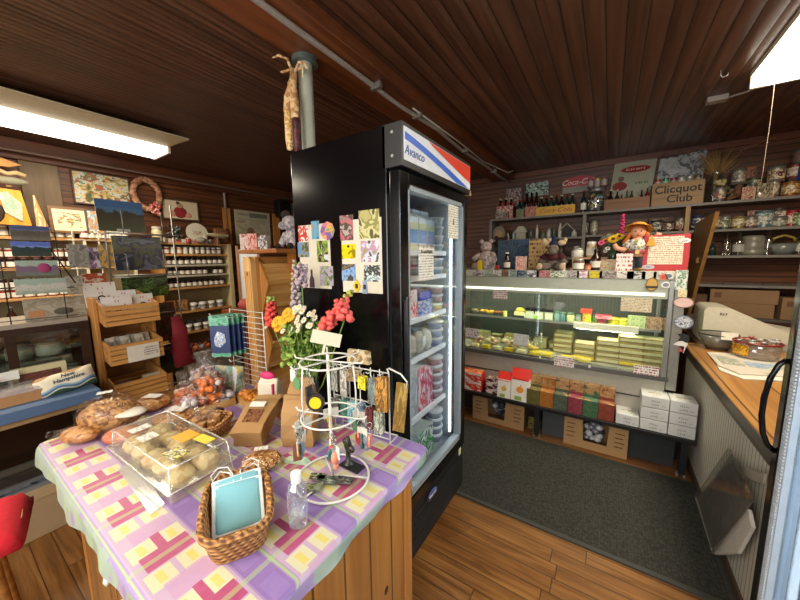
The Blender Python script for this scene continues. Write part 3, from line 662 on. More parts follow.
# ---- second level, left part (pixel x 488..578), z 1.73
Z2 = 1.73
bn = thing('clock', 'small arched tan wooden clock case on the upper shelf far left', 'clock', (at_shelf(499, 230, .0), SF, Z2))
pts = [(-.075, 0), (.075, 0), (.075, .10)]+[(.075*math.cos(a), .10+.075*math.sin(a)) for a in [PI*i/10 for i in range(1, 10)]]+[(-.075, .10)]
MB().prism(pts, 0, .07).build('case', mat('#7d7566', .6), bn); MB().prism([(x*.6, z*.6+.02) for x, z in pts], -.003, 0).build('arched_panel', mat('#a88a60', .6), bn)
hs = thing('birdhouse', 'white porcelain cottage on the upper shelf behind the moose toy', 'figurine', (at_shelf(521, 232, .05), SF+.04, Z2))
MB().box(-.06, .06, 0, .09, 0, .09).build('wall', mat('#a9a594', .6), hs); MB().prism([(-.08, .085), (.08, .085), (.03, .16), (-.03, .16)], -.01, .1).build('roof', mat('#b8b4a4', .6), hs)
hs = thing('birdhouse', 'dark little house with a pale pointed roof on the upper shelf', 'figurine', (at_shelf(567, 228, .05), SF+.04, Z2))
MB().box(-.05, .05, 0, .08, 0, .1).build('wall', mat('#2b2e26', .7), hs); MB().prism([(-.075, .09), (0, .17), (.075, .09), (.065, .085), (0, .15), (-.065, .085)], -.01, .09).build('roof', mat('#8f9078', .6), hs)
fig = ['#b0b0a4', '#9fb0ae', '#4c5450', '#cfccbc', '#6a785a', '#c4cccc', '#4a5248', '#dcd8ca']
for i, px_ in enumerate((508, 514, 531, 537, 543, 549, 554, 560, 574)):
    r = .018+.006*(i % 3); h = .09+.03*((i*5) % 4)
    bottle('trinket_bottle', '%s old bottle on the upper shelf left part' % ['squat grey', 'short blue-grey', 'dark tall', 'pale', 'green', 'milky', 'black', 'white', 'last grey'][i], r, h, mat(fig[i % 8], .25), mat('#6b6a60', .4), None, (at_shelf(px_, 232, .03+.05*(i % 2)), SF+.03+.05*(i % 2), Z2), neck=.45)
# ---- second level right part: tins
Z2R = 1.74
SEC = [(585, .035, .16, '#47433a', '#7a7664', .03, 'grey canning jar'), (594, .04, .17, '#6d6a60', '#8a8270', .1, 'tall cream tin'),
 (656, .05, .12, '#2f2f34', '#3d4048', .06, 'dark blue tin behind the red sign'), (668, .045, .10, '#3f2a20', '#6b3a2a', .04, 'brown round tin'), (680, .045, .13, '#4a2620', '#8a4a3a', .06, 'rusty red tin beside the pale upright'),
 (697, .05, .14, '#2a3050', '#3a4a70', .05, 'navy tin just right of the upright'), (712, .055, .15, '#6a5a30', '#8a6a3a', .06, 'olive tin with floral lid'), (724, .045, .12, '#3a4230', '#5a6a4a', .05, 'dark green tin'),
 (738, .05, .11, '#7d6a34', '#a88f4a', .05, 'yellow coffee tin'), (739, .045, .07, '#5f6b4c', '#8a9a7a', .1, 'flat green tin behind'), (750, .045, .10, '#5a3a38', '#9a8a80', .02, 'brown and white patterned tin'),
 (763, .06, .15, '#5c6f74', '#8fa3a0', .04, 'pale blue-green storage tin'), (777, .055, .17, '#4a4038', '#7a6656', .1, 'tall brown tin with metal rim'), (778, .05, .08, '#6d7264', '#8a8f80', .02, 'low grey tin'),
 (791, .045, .14, '#8a1f2e', '#b03a48', .06, 'bright crimson tin'), (799, .05, .11, '#5a6644', '#7f8a60', .03, 'light green tin at the edge')]
for i, (px_, r, h, c, bnd, dy, wd_) in enumerate(SEC):
    tin('coffee_tin', wd_+' on the second shelf', r, h, mat(c, .35, .25), mat('#7f7a70', .35, .5) if i % 3 == 1 else None, picture([tuple(min(1, v*1.5+.03) for v in C(bnd)), c, '#cfc8ae', bnd], 2.6, .45, i), (at_shelf(px_, 226, dy), SF+dy, Z2R))
pbox('tin_box', 'red striped box standing behind the patterned tins on the second shelf', .09, .05, .17, mat('#7a2a26', .5), picture(['#7a2a26', '#9a8a7a', '#8a3a30'], 4, .5, 2), (at_shelf(753, 222, .17), SF+.17, Z2R))
# clock-like glass dome / carved box behind the doll
pbox('wooden_box', 'carved brown wooden box on the second shelf behind the doll', .16, .12, .15, mat('#3a2618', .6), picture(['#3a2618', '#5a4030', '#8a7058'], 5, .6, 3), (at_shelf(658, 226, .14), SF+.14, Z2R))
# ---- third level bottles right
BOT = [(712, .03, .13, 'small dark bottle beside the raised flap'), (726, .032, .22, 'clear wine bottle'), (738, .042, .23, 'clear milk bottle with white print'), (767, .034, .235, 'clear tall syrup bottle'), (799, .035, .21, 'clear bottle at the edge of the photo')]
clr = glass((.85, .88, .86), .25)
for i, (px_, r, h, wd_) in enumerate(BOT):
    bottle('glass_bottle', wd_+' on the third shelf', r, h, clr if i else glb, mat('#5a5048', .4), mat('#a9a9a0', .5) if i in (2, 4) else None, (at_shelf(px_, 252, .06), SF+.06, 1.49))
st = thing('ribbed_canister', 'pale ribbed double stacked glass canister on the third shelf', 'jar', (at_shelf(752, 252, .07), SF+.08, 1.49))
MB().lathe([(0, 0), (.085, 0), (.088, .03), (.075, .05), (.08, .06), (.08, .1), (.07, .115), (.075, .125), (.075, .17), (.06, .18), (0, .185)], 20).build('body', mat('#7d7a6c', .3), st)
bs = thing('glass_basket', 'cut glass basket bowl with a yellow handle on the third shelf', 'bowl', (at_shelf(783, 252, .07), SF+.09, 1.49))
MB().lathe([(0, 0), (.06, 0), (.085, .04), (.09, .10), (.085, .10), (.08, .045), (.055, .01)], 20).build('bowl', mat('#7a7d78', .15, .2), bs)
MB().tube([(-.085, 0, .09), (-.06, 0, .15), (0, 0, .175), (.06, 0, .15), (.085, 0, .09)], .012, 8).build('handle', mat('#8f7a34', .4), bs)
for px_ in (580, 588, 600, 700):  # jars on the third shelf behind the deli case
    pass
J3 = [(545, '#40382c'), (560, '#3a2a20'), (577, '#cfc8b8'), (591, '#c9b894'), (603, '#4a3626'), (616, '#5a3a24')]
for i, (px_, c) in enumerate(J3):
    jar('storage_jar', '%s jar on the third shelf behind the deli case' % ['grey-brown', 'dark brown', 'low wide white', 'tall beige', 'walnut brown', 'chestnut'][i], 'jar', .05 if i != 3 else .045, .13 if i != 3 else .18, mat(c, .4), mat(['#77705f', '#2c2018', '#b8b0a0', '#d8d0bc', '#5c4a38', '#7a5a3a'][i], .4), None, (at_shelf(px_, 256, .05), SF+.06, 1.49))
# thin scissors / tool on the lower shelf, cardboard boxes below
tag(MB().box(-.09, .09, 0, .02, 0, .008).box(-.16, -.09, -.004, .024, 0, .014).box(.10, .15, -.01, .03, 0, .012).build('scissors', mat('#5a5a5a', .4, .4), None, (at_shelf(748, 281, .02), SF+.02, 1.21)), 'dark metal scissors lying on the bare fourth shelf', 'scissors')
kraft = mat('#8a6a48', .7, 0, .1, 12)
def carton(name, label, w, dd, h, loc, rotz=0, m=kraft):
    t = thing(name, label, 'cardboard box', loc, rotz)
    MB().box(-w/2, w/2, 0, dd, 0, h).build('box_body', m, t, bev=.003); MB().box(-w/2, w/2, dd*.45, dd*.55, h, h+.001).build('tape', mat('#a08058', .3), t)
    MB().box(-w/2+.03, -w/2+.08, -.001, 0, h-.08, h-.03).build('printed_mark', mat('#6a4428', .6), t); return t
carton('cardboard_box', 'long brown cardboard box, upper of two on the lowest back shelf', .46, .24, .13, (1.08, SF+.01, 1.032))
carton('cardboard_box', 'long brown cardboard box, lower of two on the lowest back shelf', .44, .24, .13, (1.07, SF+.0, .901))
carton('cardboard_box', 'square brown cardboard box at the right end of the lowest back shelf', .24, .24, .20, (1.45, SF+.0, .901))
carton('cardboard_box', 'dark small cardboard box left of the long ones on the back shelf', .09, .2, .2, (.79, SF+.03, .901), m=mat('#5a4028', .7))
pbox('black_bin', 'black plastic bin on the lowest back shelf beside the cash register', .085, .22, .15, mat('#0c0c0e', .3), mat('#14161a', .3), (.684, SF+.02, .90), cat='bin')

# ================================================================ DELI CASE
DX0, DX1, DY0, DY1, DH = -1.32, .375, 2.78, 3.42, 1.39
dc = thing('deli_case', 'long refrigerated glass deli case full of cheese', 'display case', (0, DY0, 0))
D = DY1-DY0; grey = mat('#aaa697', .45, .1); al = mat('#a7a8a4', .3, .7); gwhite = mat('#c3c2b0', .4)
MB().box(DX0, DX1, .02, D, .345, .62).box(DX0, DX1, .17, D, .08, .34).build('base_panel', grey, dc, bev=.004)
MB().box(DX0, DX1+.012, -.012, .06, .625, .662).build('front_rail', mat('#6b6c6a', .3, .6), dc, bev=.003)
MB().box(DX0, DX1, .012, .02, .475, .482).build('panel_seam', mat('#1c1c1c', .5), dc)
MB().box(DX0, DX1, .04, D-.03, .62, .665).build('deck', mat('#8f9084', .35), dc)
MB().box(DX0, DX1, D-.03, D, .62, 1.32).build('back_panel', mat('#4a4e4a', .4), dc)
MB().box(DX0-.002, DX0+.03, -.006, D, .62, 1.33).build('end_frame', al, dc, bev=.003)
MB().box(DX1-.03, DX1-.002, -.006, .03, .64, 1.33).build('end_frame', al, dc, bev=.003); MB().box(DX1-.025, DX1-.002, .03, D, .64, .70).build('end_frame', al, dc); MB().box(DX1-.025, DX1-.002, D-.05, D, .70, 1.33).build('end_frame', al, dc)
MB().box(DX1-.014, DX1-.01, .03, D-.05, .70, 1.32).build('end_glass', glass((.96, .98, .96), .06), dc)
MB().box(DX0, DX1, .0, D, 1.335, DH).build('top_deck', gwhite, dc, bev=.003)
MB().box(DX0+.01, DX1-.03, .004, .05, 1.20, 1.335).build('canopy', mat('#aab09c', .35), dc, bev=.004)
MB().box(DX0+.03, DX1-.05, -.001, .004, 1.222, 1.240).build('canopy_light', emis((1, 1, .84), 1.6, 'tube_light'), dc)
MB().box(DX0+.03, DX1-.05, .06, .10, 1.25, 1.28).build('canopy_lamp', emis((1, .97, .78), 24, 'tube'), dc)
MB().box(DX0+.03, DX1-.03, .006, .012, .665, 1.22).build('front_glass', glass((.97, .99, .96), .05), dc)
MB().box(DX0+.03, DX1-.03, .20, D-.04, .935, .943).build('glass_shelf', glass((.8, .92, .85), .12), dc)
MB().box(DX0+.03, DX1-.03, .195, .203, .93, .95).build('shelf_rail', al, dc)
MB().box(-.22, .21, .14, .17, .915, .965).build('lamp_cover', mat('#ece8da', .3), dc)
MB().box(-.20, .19, .18, .22, .905, .915).build('shelf_lamp', emis((1, .97, .75), 14, 'tube'), dc)
b = MB()
for i in range(40): b.box(-.21+i*.0105, -.206+i*.0105, .17, .30, .958, .968)
b.build('rack_bars', mat('#b09a70', .4, .4), dc)
b = MB()
for i in range(60): b.box(DX0+.06+i*.028, DX0+.066+i*.028, D-.035, D-.03, .99, 1.30)
b.build('back_grille', mat('#3c403e', .5), dc)
# right end column with stickers
MB().box(DX1, DX1+.055, -.01, .10, .57, DH).build('corner_post', mat('#97978f', .3, .5), dc, bev=.004)
# stepped shelf platform in front under the case
pf = thing('display_bench', 'low black bench shelf in front of the deli case holding boxes', 'shelf', (0, 2.64, 0))
MB().box(-1.32, .535, 0, .29, .27, .30).build('shelf_board', mat('#141413', .4), pf, bev=.003)
for x in (-.43, .49, -1.2): MB().box(x-.018, x+.018, .04, .10, .03, .27).build('leg', blkm, pf); 
for x in (-.43, .49, -1.2): MB().cyl((x-.02, .07, .0), (x-.02, .07, .03), .01).cyl((x+.02, .07, 0), (x+.02, .07, .03), .01).build('foot', al, pf)
MB().box(-1.32, .50, .285, .29, 0, .27).build('back_board', mat('#2a1810', .6), pf)  # added dark sheet, its colour stands in for the shade under the bench
# card stickers along the top front edge of the case
names = ['white card with a small grey oval', 'pale card with green print', 'white card with a dark figure', 'brown photo sticker', 'grey green photo sticker', 'night blue photo sticker', 'white sticker with a black truck', 'red brown sticker with white words', 'white sticker with green pickles', 'grey sticker with small photo', 'white sticker with pink print', 'bright yellow sticker', 'dark photo sticker with people', 'white sticker with a crest', 'black sticker with white words', 'cream blank sticker', 'small white printed sticker']
cols = [('#d8d6cc', '#7a6a70'), ('#a9b0a0', '#5a7a5a'), ('#d8d4cc', '#44403c'), ('#8a6a5c', '#5a3a30'), ('#8fa098', '#5a6a64'), ('#2f3c48', '#8aa0a8'), ('#e0ddd6', '#33333a'), ('#a8504e', '#c8908c'), ('#e0dfc8', '#55702a'), ('#b0a8a0', '#5a5450'), ('#e6d8da', '#b06a7c'), ('#e8cf1e', '#5a5020'), ('#5f5650', '#b0a090'), ('#e0dcd4', '#8a7a70'), ('#38393a', '#c8c8c0'), ('#cfcbb8', '#bcb8a4'), ('#d6d2c2', '#8a8a7c')]
xs = [459, 489, 497, 505, 514, 522, 533, 543, 556.5, 573, 583, 595, 608, 625, 636, 649, 660]; ws = [.13, .07, .07, .06, .07, .08, .09, .10, .12, .08, .08, .09, .11, .10, .11, .08, .07]
xs[0] = 478
for i, (nm, (a_, c_), x) in enumerate(zip(names, cols, xs)):
    X = atY(x, 275, DY0-.003).x
    card('sticker', min(ws[i], .105), .052, picture([a_, a_, c_, a_, a_], 2, .4, i+2) if i not in (11,) else printed(a_, c_, .011, .5), (X, DY0-.0035, 1.337), nm+' on the deli case top edge', 'sticker', th=.0015)
# gold badge + small ones on the right
def disc(nm, label, w, h, loc, m, m2=None, rim=.82, sides=20, cat='sticker'):
    t = thing(nm, label, cat, loc)
    P = [(w*math.cos(2*PI*i/sides), h*math.sin(2*PI*i/sides)) for i in range(sides)]
    MB().prism(P, 0, .002).build('sticker_rim', m, t)
    if m2: MB().prism([(x*rim, z*rim) for x, z in P], -.001, 0).build('sticker_face', m2, t)
    return t
g = disc('sticker', 'gold shield sticker hanging at the right of the deli case canopy', .036, .05, (atY(652, 286, DY0-.02).x, DY0-.004, 1.30), mat('#6b4f1e', .4), mat('#c29a44', .4), .85, 8)
MB().box(-.034, .034, -.0018, 0, -.025, -.01).build('ribbon', mat('#3a2a18', .5), g)
for x, y, c, c2, l in ((664, 277, '#d97a5a', '#c0442e', 'small orange flower sticker'), (669, 276, '#d9d4cc', '#5a6a7a', 'small grey oval sticker'), (666, 285, '#e0e0dc', '#7a8088', 'white sticker with grey letters')):
    q = atY(x, y, DY0-.01); disc('sticker', l+' at the top right corner of the deli glass', .026, .022, (q.x, DY0-.005, q.z), mat(c, .4), mat(c2, .4), .6)
PY = DY0-.0135
def pst(px_, py_): q = atY(px_, py_, PY); return (q.x+.012, PY, q.z)
q = pst(680, 280); card('sticker', .062, .13, picture(['#dcdcd0', '#d0d2c6', '#5a8a70', '#dcdcd0'], 4, .4, 31), (q[0]-.005, PY, q[2]-.065), 'tall white and green sticker at the top of the case corner post', 'sticker', th=.0015)
disc('sticker', 'pink oval sticker with purple lettering on the case corner post', .055, .036, pst(681, 302.5), mat('#8a6a60', .4), mat('#d8b8b0', .4), .85)
card('sticker', .045, .05, picture(['#e0d8b8', '#c8b880'], 3, .4, 33), (pst(680, 294)[0], PY-.001, pst(680, 294)[2]-.02), 'pale yellow note between the two oval stickers on the corner post', 'sticker', th=.0012)
disc('sticker', 'blue grey round sticker in the middle of the case corner post', .052, .045, pst(681, 322), mat('#6a7484', .4), picture(['#8a94a4', '#c8ccd0', '#4a4f5a'], 5, .4, 6), .85)
d_ = thing('sticker', 'black and white skating figure sticker low on the corner post', 'sticker', pst(680, 340))
MB().prism([(-.03, -.02), (-.01, -.03), (.02, -.02), (.035, .0), (.03, .04), (.0, .045), (-.03, .04), (-.01, .02)], 0, .0015).build('dark_shape', mat('#1c1c1e', .5), d_)
MB().prism([(-.045, -.035), (-.02, -.04), (.0, -.055), (.012, -.09), (.02, -.05), (.03, -.02), (.0, -.005), (-.02, -.01)], -.001, .0005).build('white_shape', mat('#d8d4d0', .5), d_)
q = pst(682, 355); MB().prism([(-.012, -.02), (.012, -.02), (.012, .02), (-.012, .02)], -.001, 0).build('red_mark', mat('#b84a44'), d_, (0, 0, -.06))
# price cards on the case
def pricecard(px_, py_, w, h, Y, label, m=None):
    w *= 1.42; h *= 1.32
    q = atY(px_, py_, Y); return card('price_card', w, h, m or printed('#dcd8d0', '#8a3040', .018, .47, .5, 120), (q.x, Y, q.z-h/2), label, 'price card', th=.0015)
pricecard(564, 362, .10, .065, DY0-.016, 'white price card with red figures clipped under the middle of the case')
pricecard(646, 370.5, .10, .05, DY0-.016, 'white and red price card clipped under the right end of the case')
pricecard(500, 294.5, .088, .062, DY0+.004-.006+.0, 'white card with red print taped high on the left of the glass')
pricecard(636, 305, .125, .075, DY0-.002, 'cream printed card taped high on the right of the glass', printed('#d8cfae', '#96705a', .011, .5))
pricecard(472, 333, .09, .065, DY0-.002, 'white handwritten card at the lower left of the deli glass', printed('#d8d0d4', '#28242c', .022, .55, .5, 90))
pricecard(521, 340, .085, .075, DY0-.002, 'white printed card low in the middle left of the deli glass', printed('#dcdcd6', '#66666a', .012, .45))
gc = pricecard(532, 316, .095, .032, DY0+.18, 'white and lime green shelf label inside the deli case', mat('#d0d8c0')); MB().box(.02, .055, -.001, 0, 0, .026).build('green_half', mat('#8fdc1e', .5), gc)
for x_, y_ in ((540, 357), (589.5, 366.5)): q = atY(x_, y_, DY0-.014); tag(MB().box(-.007, .007, 0, .002, -.01, .01).build('clip', white, None, (q.x, DY0-.0145, q.z)), 'tiny white clip on the case rail %s the middle price card' % ('left of' if x_ < 550 else 'right of'), 'clip')

# ---- goods inside the case
def pack(name, label, w, dd, h, c, lab, loc, rotz=0, group=None, cat='cheese'):
    o = MB().box(-w/2, w/2, 0, dd, 0, h, 0, taper=.004).build(name, c, None, loc, rotz, bev=.004); tag(o, label, cat, group)
    if lab: MB().box(-w*.42, w*.42, -.0012, .002, h*.25, h*.72).box(-w*.4, w*.4, dd*.12, dd*.8, h, h+.001).build('label', lab, o)
    return o
tanp = mat('#857844', .35); whl = mat('#c9c69c', .4); yell = mat('#e0c81c', .4)
ZD = .668
def cst(xpix, n, w, lab_first=None, Y=DY0+.10, rowsY=1, hh=.041):
    X = atY(xpix, 350, Y).x
    for k in range(n):
        z = ZD+k*(hh+.002)
        pack('cheese_block', 'wrapped pale cheese block in the stack %s' % cst.words[xpix], w+.035, .15, hh, tanp if k % 2 else mat('#968850', .35), yell if (lab_first and k == 0) else whl, (X, Y+.012*k, z), group='cheese blocks stacked %s' % cst.words[xpix])
cst.words = {595: 'left of the inner light strip', 608: 'under the inner light strip', 632: 'beneath the right end of the light strip', 658: 'nearest the right end of the case', 567: 'behind the middle price card'}
cst(608, 4, .13, None); cst(632, 5, .14, True); cst(656, 5, .13, None) if False else None
cst.words[656] = 'nearest the right end of the case'; cst(656, 5, .13, None); cst(584, 3, .12, True)  if False else None
cst.words[584] = 'just left of the inner light strip'; cst(584, 3, .12, True); cst(560, 4, .12, True, Y=DY0+.2) if False else None
cst.words[562] = 'behind the middle price card, in shade'; cst(562, 4, .12, None, Y=DY0+.22)
cst.words[586] = 'second row left of the light strip'
for i, (x_, y_) in enumerate(((552, 349), (570, 352), (578, 356), (586, 357), (540, 352), (546, 356))):
    q = atz(x_, y_, ZD); pack('cheese_wedge', 'yellow labelled cheese pack lying at the case front, %s' % ['first in line', 'beside the price card', 'with a bright label', 'at the right of the yellow row', 'leftmost of the yellow packs', 'behind the price card'][i], .09, .06, .028, mat('#c9c08a', .35), yell, (q.x, DY0+.03+.03*(i % 2 == 0), ZD), random.uniform(-.2, .2))
# bags of small cheeses on the left of the deck
film = glass((.97, .97, .95), .05, .08, .02, 60, 'plastic_film', .1)
def lump(c, r, n=10, k=7, jit=.12): return MB().ell(c, r, n, k, jit=jit)
for i, (x_, c1) in enumerate(((479, '#a88a5c'), (488, '#c9b98a'), (497, '#b09060'), (507, '#d3c294'), (515, '#a98a58'), (525, '#c4ae74'), (533, '#cbb24a'))):
    X = atY(x_, 338, DY0+.12).x
    t = thing('cheese_bag', 'soft bag of %s cheese pieces on the deck, left part' % ['tan', 'cream', 'brown rinded', 'pale', 'smoked', 'golden', 'mustard yellow'][i], 'cheese', (X, DY0+.08+.07*(i % 2), ZD), random.uniform(-.4, .4))
    b = MB()
    for k in range(5): b.ell((random.uniform(-.035, .035), random.uniform(-.02, .03), .028+random.uniform(0, .05)), (random.uniform(.02, .035), random.uniform(.018, .028), random.uniform(.014, .022)), 9, 6, jit=.06)
    b.build('pieces', mat(c1, .6), t); lump((0, .005, .058), (.068, .045, .054)).build('wrap', film, t)
for i in range(7):
    pack('cheese_pack', '%s wrapped block in the rear row of the deck, left half' % ['first tan', 'second pale', 'third brown', 'fourth golden', 'fifth olive', 'sixth cream', 'seventh tan'][i], .12, .10, .07+.02*(i % 2), mat(['#85733f', '#b0a468', '#7a5a34', '#a8893c', '#6f6a3c', '#c0b684', '#8a7848'][i], .4), whl, (-1.17+i*.135, DY0+.30, ZD))
for i in range(6):
    pack('cheese_pack', '%s small pack at the very front of the deck, left half' % ['first cream', 'second yellow', 'third pale', 'fourth ochre', 'fifth ivory', 'sixth lemon'][i], .08, .05, .03, mat(['#cfc690', '#c9b03c', '#bdb48a', '#a8843c', '#d4ceaa', '#d0c05a'][i], .4), yell if i % 2 else whl, (-1.02+i*.105, DY0+.025, ZD))
for i, (x_, h) in enumerate(((542, .15), (545, .12))):
    X = atY(x_, 338, DY0+.2).x
    if i == 0:
        bo = bottle('sauce_bottle', 'clear bottle with white cap standing in the middle of the deck', .022, .17, glass((.9, .92, .9), .2), white, None, (X, DY0+.16, ZD))
def tub(name, label, w, h, c, lidc, loc, group=None):
    o = MB().lathe([(0, 0), (w*.42, 0), (w*.5, h), (0, h)], 14).build(name, c, None, loc); tag(o, label, 'tub', group)
    MB().lathe([(w*.53, h-.006), (w*.53, h+.006), (w*.45, h+.008), (0, h+.008)], 14).build('lid', lidc, o); return o
ZS = .944
for i in range(3):
    X = atY(530+i*9.6, 308, DY0+.22).x
    o = tag(MB().box(-.034, .034, 0, .07, 0, .075).build('dip_tub', mat('#b9c2a0', .4), None, (X, DY0+.21, ZS)), 'square dip tub with a black lid, %s of three on the glass shelf' % ['left', 'middle', 'right'][i], 'tub')
    MB().box(-.036, .036, -.002, .072, .075, .10).build('lid', mat('#0f0f10', .3), o); MB().box(-.03, .03, -.0015, 0, .012, .062).build('label', mat('#d8dcc4', .4), o)
for i, (x_, w, c, l) in enumerate(((473, .09, '#8a7a5c', None), (486, .12, '#c99c34', None), (499, .10, '#8a5a30', None), (506, .03, '#d9e07a', None), (520, .10, '#7a4e22', '#e0d89a'))):
    X = atY(x_, 307, DY0+.24).x
    t = thing('snack_pack', '%s on the left of the upper glass shelf' % ['grey-tan pastry pack', 'golden sliced cheese tray', 'brown jerky pack', 'small lime yellow tag stand', 'brown rice pack with yellow label'][i], 'food pack', (X, DY0+.22, ZS))
    b = MB()
    for k in range(7): b.ell((random.uniform(-w/2, w/2)*.8, random.uniform(.02, .09), .018+random.uniform(0, .02)), (.022, .02, .014), 8, 5, jit=.08)
    if i == 3: b = MB().box(-w/2, w/2, 0, .01, 0, .055)
    b.build('food', mat(c, .6), t)
    if l: MB().box(-.045, .045, -.004, .0, .025, .06).build('label', mat(l, .5), t); lump((0, .05, .06), (.05, .03, .03)).build('herb_topping', mat('#b0a040', .7), t)
CSH = [(557, '#7fa3a0', .026, .085, 'teal glass jar'), (563, '#5f8a90', .024, .08, 'small blue jar'), (571, '#c9cf8a', .03, .08, 'lime labelled jar'), (579, '#8a9494', .026, .07, 'grey glass jar'), (596, '#3f8a3c', .022, .07, 'green jar')]
for x_, c, r, h, l in CSH: jar('spice_jar', l+' on the upper shelf in the deli case', 'jar', r, h, mat(c, .2), mat('#5f7f6a', .4), mat('#c9cf9a', .4) if 'lime' in l else None, (atY(x_, 312, DY0+.24).x, DY0+.24, ZS))
pbox('snack_box', 'red topped green and yellow box on the deli upper shelf', .06, .06, .085, mat('#c8d050', .4), picture(['#b8cc3a', '#a8c030', '#e8502c', '#d8e070'], 3, .4, 5), (atY(587, 315, DY0+.22).x, DY0+.22, ZS)); 
tag(MB().box(-.04, .04, 0, .07, 0, .03).build('snack_box', mat('#e0482c', .4), None, (atY(587, 300, DY0+.22).x, DY0+.215, ZS+.088)), 'orange red flat box on the green and yellow box', 'box')
pbox('snack_box', 'dark pink box with a bright top band on the deli upper shelf', .07, .06, .05, mat('#7a2030', .4), mat('#8a2838', .4), (atY(601, 317, DY0+.22).x, DY0+.22, ZS))
pbox('snack_box', 'wide pink and red carton lying across the deli upper shelf', .11, .07, .028, mat('#d0345a', .4), picture(['#d0345a', '#e8a0a8', '#c02848'], 4, .4, 5), (atY(604, 307, DY0+.22).x, DY0+.215, ZS+.052))
for i, (x_, c) in enumerate(((614, '#d6d23a'), (624, '#d9d648'))): tub('butter_tub', 'yellow butter tub, %s of the pair on the deli upper shelf' % ['left', 'right'][i], .085, .055, mat(c, .4), mat('#d6cf58', .4), (atY(x_, 320, DY0+.26).x, DY0+.27, ZS))
for k in range(2):
    for i, x_ in enumerate((632, 641)):
        pbox('cheese_pack', 'small green cheese pack, %s %s of four on the deli shelf' % (['lower', 'upper'][k], ['left', 'right'][i]), .055, .06, .044, mat('#9fb47c', .4), picture(['#9fb47c', '#c4d0a0', '#7a9a60'], 3, .4, 8), (atY(x_, 322, DY0+.22).x, DY0+.22, ZS+k*.046))
    for i, x_ in enumerate((650, 659, 667)):
        pbox('cheese_pack', 'small brown cheese pack, %s row, %s on the deli shelf' % (['lower', 'upper'][k], ['left', 'middle', 'right'][i]), .052, .06, .044, mat('#84604a', .4), picture(['#84604a', '#b09478', '#6a4a38'], 3, .4, 9), (atY(x_, 324, DY0+.22).x, DY0+.22, ZS+k*.046))

# ---- boxes on the bench
ZB = .301
PYB = 2.655
def xb(px_, py_=410): return atY(px_, py_, PYB).x
for k in range(2):
    pbox('snack_box', 'bright red snack box, %s of two at the left of the bench' % ['lower', 'upper'][k], .20, .12, .082, mat('#d63320', .35), picture(['#d8c4b8', '#d63320', '#e8e0d8', '#d8c4b8'], 2.2, .4, 3), (-1.0, PYB+.01, ZB+k*.084), rotz=0, top=picture(['#d63320', '#e8a060', '#d63320'], 3, .4, 2))
    pbox('snack_box', 'dark maroon snack box, %s of two beside the red boxes' % ['lower', 'upper'][k], .115, .11, .065, mat('#57141c', .35), picture(['#57141c', '#d8c8c0', '#57141c'], 2.0, .4, 8), (-.805, PYB+.03, ZB+k*.067), top=picture(['#c8b8a8', '#8a5a50', '#d8d0c0'], 4, .4, 9))
for (xa, w, h, z0, rr, l, fc) in ((xb(503), .11, .22, 0, .0, 'smaller', '#c9a83a'), (xb(519), .145, .27, 0, .0, 'larger', '#e08a24')):
    t = thing('pasta_bag', 'white and red bag with an orange fruit print, the %s of two' % l, 'bag', (xa, PYB+.0, ZB), rot=Euler((-.12, 0, 0)))
    b = MB(); t_ = .06
    vs = [(-w/2, 0, 0), (w/2, 0, 0), (w/2, t_, 0), (-w/2, t_, 0), (-w/2, -.004, h*.72), (w/2, -.004, h*.72), (w/2, t_, h*.72), (-w/2, t_, h*.72), (-w/2, t_*.4, h), (w/2, t_*.4, h), (w/2, t_*.6, h), (-w/2, t_*.6, h)]
    b.add(vs, [(3, 2, 1, 0), (0, 1, 5, 4), (1, 2, 6, 5), (2, 3, 7, 6), (3, 0, 4, 7)], 0); b.add(vs, [(4, 5, 9, 8), (5, 6, 10, 9), (6, 7, 11, 10), (7, 4, 8, 11), (8, 9, 10, 11)], 1)
    b.build('bag_body', [mat('#e8e2d6', .4), mat('#d8281c', .4)], t)
    MB().prism([(w*.2*math.cos(a), h*.36+h*.1*math.sin(a)) for a in [2*PI*i/14 for i in range(14)]], -.006, -.004).prism([(-.004, h*.45), (.004, h*.45), (.012, h*.52), (.004, h*.53)], -.006, -.004).build('fruit_print', mat(fc, .5), t)
    MB().box(-w*.28, w*.1, -.005, -.002, h*.03, h*.15).build('green_stamp', mat('#8fa050', .5), t)
    MB().box(-w*.46, w*.46, -.007, -.003, h*.66, h*.72).build('red_band', printed('#d8281c', '#f0e0d8', .05, .4, .4, 120), t)
teac = [('#5a5528', 'olive'), ('#94591a', 'amber'), ('#434e3c', 'grey green'), ('#7a2c38', 'rose'), ('#365a3a', 'green'), ('#77331f', 'brick red')]
x0 = xb(526, 405); x1 = xb(614, 420)
for i, (c, nm) in enumerate(teac):
    w = (x1-x0)/6; X = x0+w*(i+.5)
    fm = picture([c, c, tuple(v*1.25+.01 for v in C(c)), c], 2, .4, i)
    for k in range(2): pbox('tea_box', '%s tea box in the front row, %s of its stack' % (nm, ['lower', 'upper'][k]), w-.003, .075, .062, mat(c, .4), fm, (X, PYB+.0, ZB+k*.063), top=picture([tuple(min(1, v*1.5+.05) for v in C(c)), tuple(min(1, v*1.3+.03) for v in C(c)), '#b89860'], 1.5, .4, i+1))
    for k in range(3): pbox('tea_box', '%s tea box in the rear row, %s of its stack' % (nm, ['lowest', 'middle', 'topmost'][k]), w-.003, .075, .072, mat(c, .4), fm if k < 2 else picture(['#b08a5c', '#a07a4c', c], 1.6, .4, i+6), (X, PYB+.082, ZB+k*.073), top=picture(['#b8966a', '#a58050', '#6a4a30'], 3, .4, i+2))
wbf = MB()
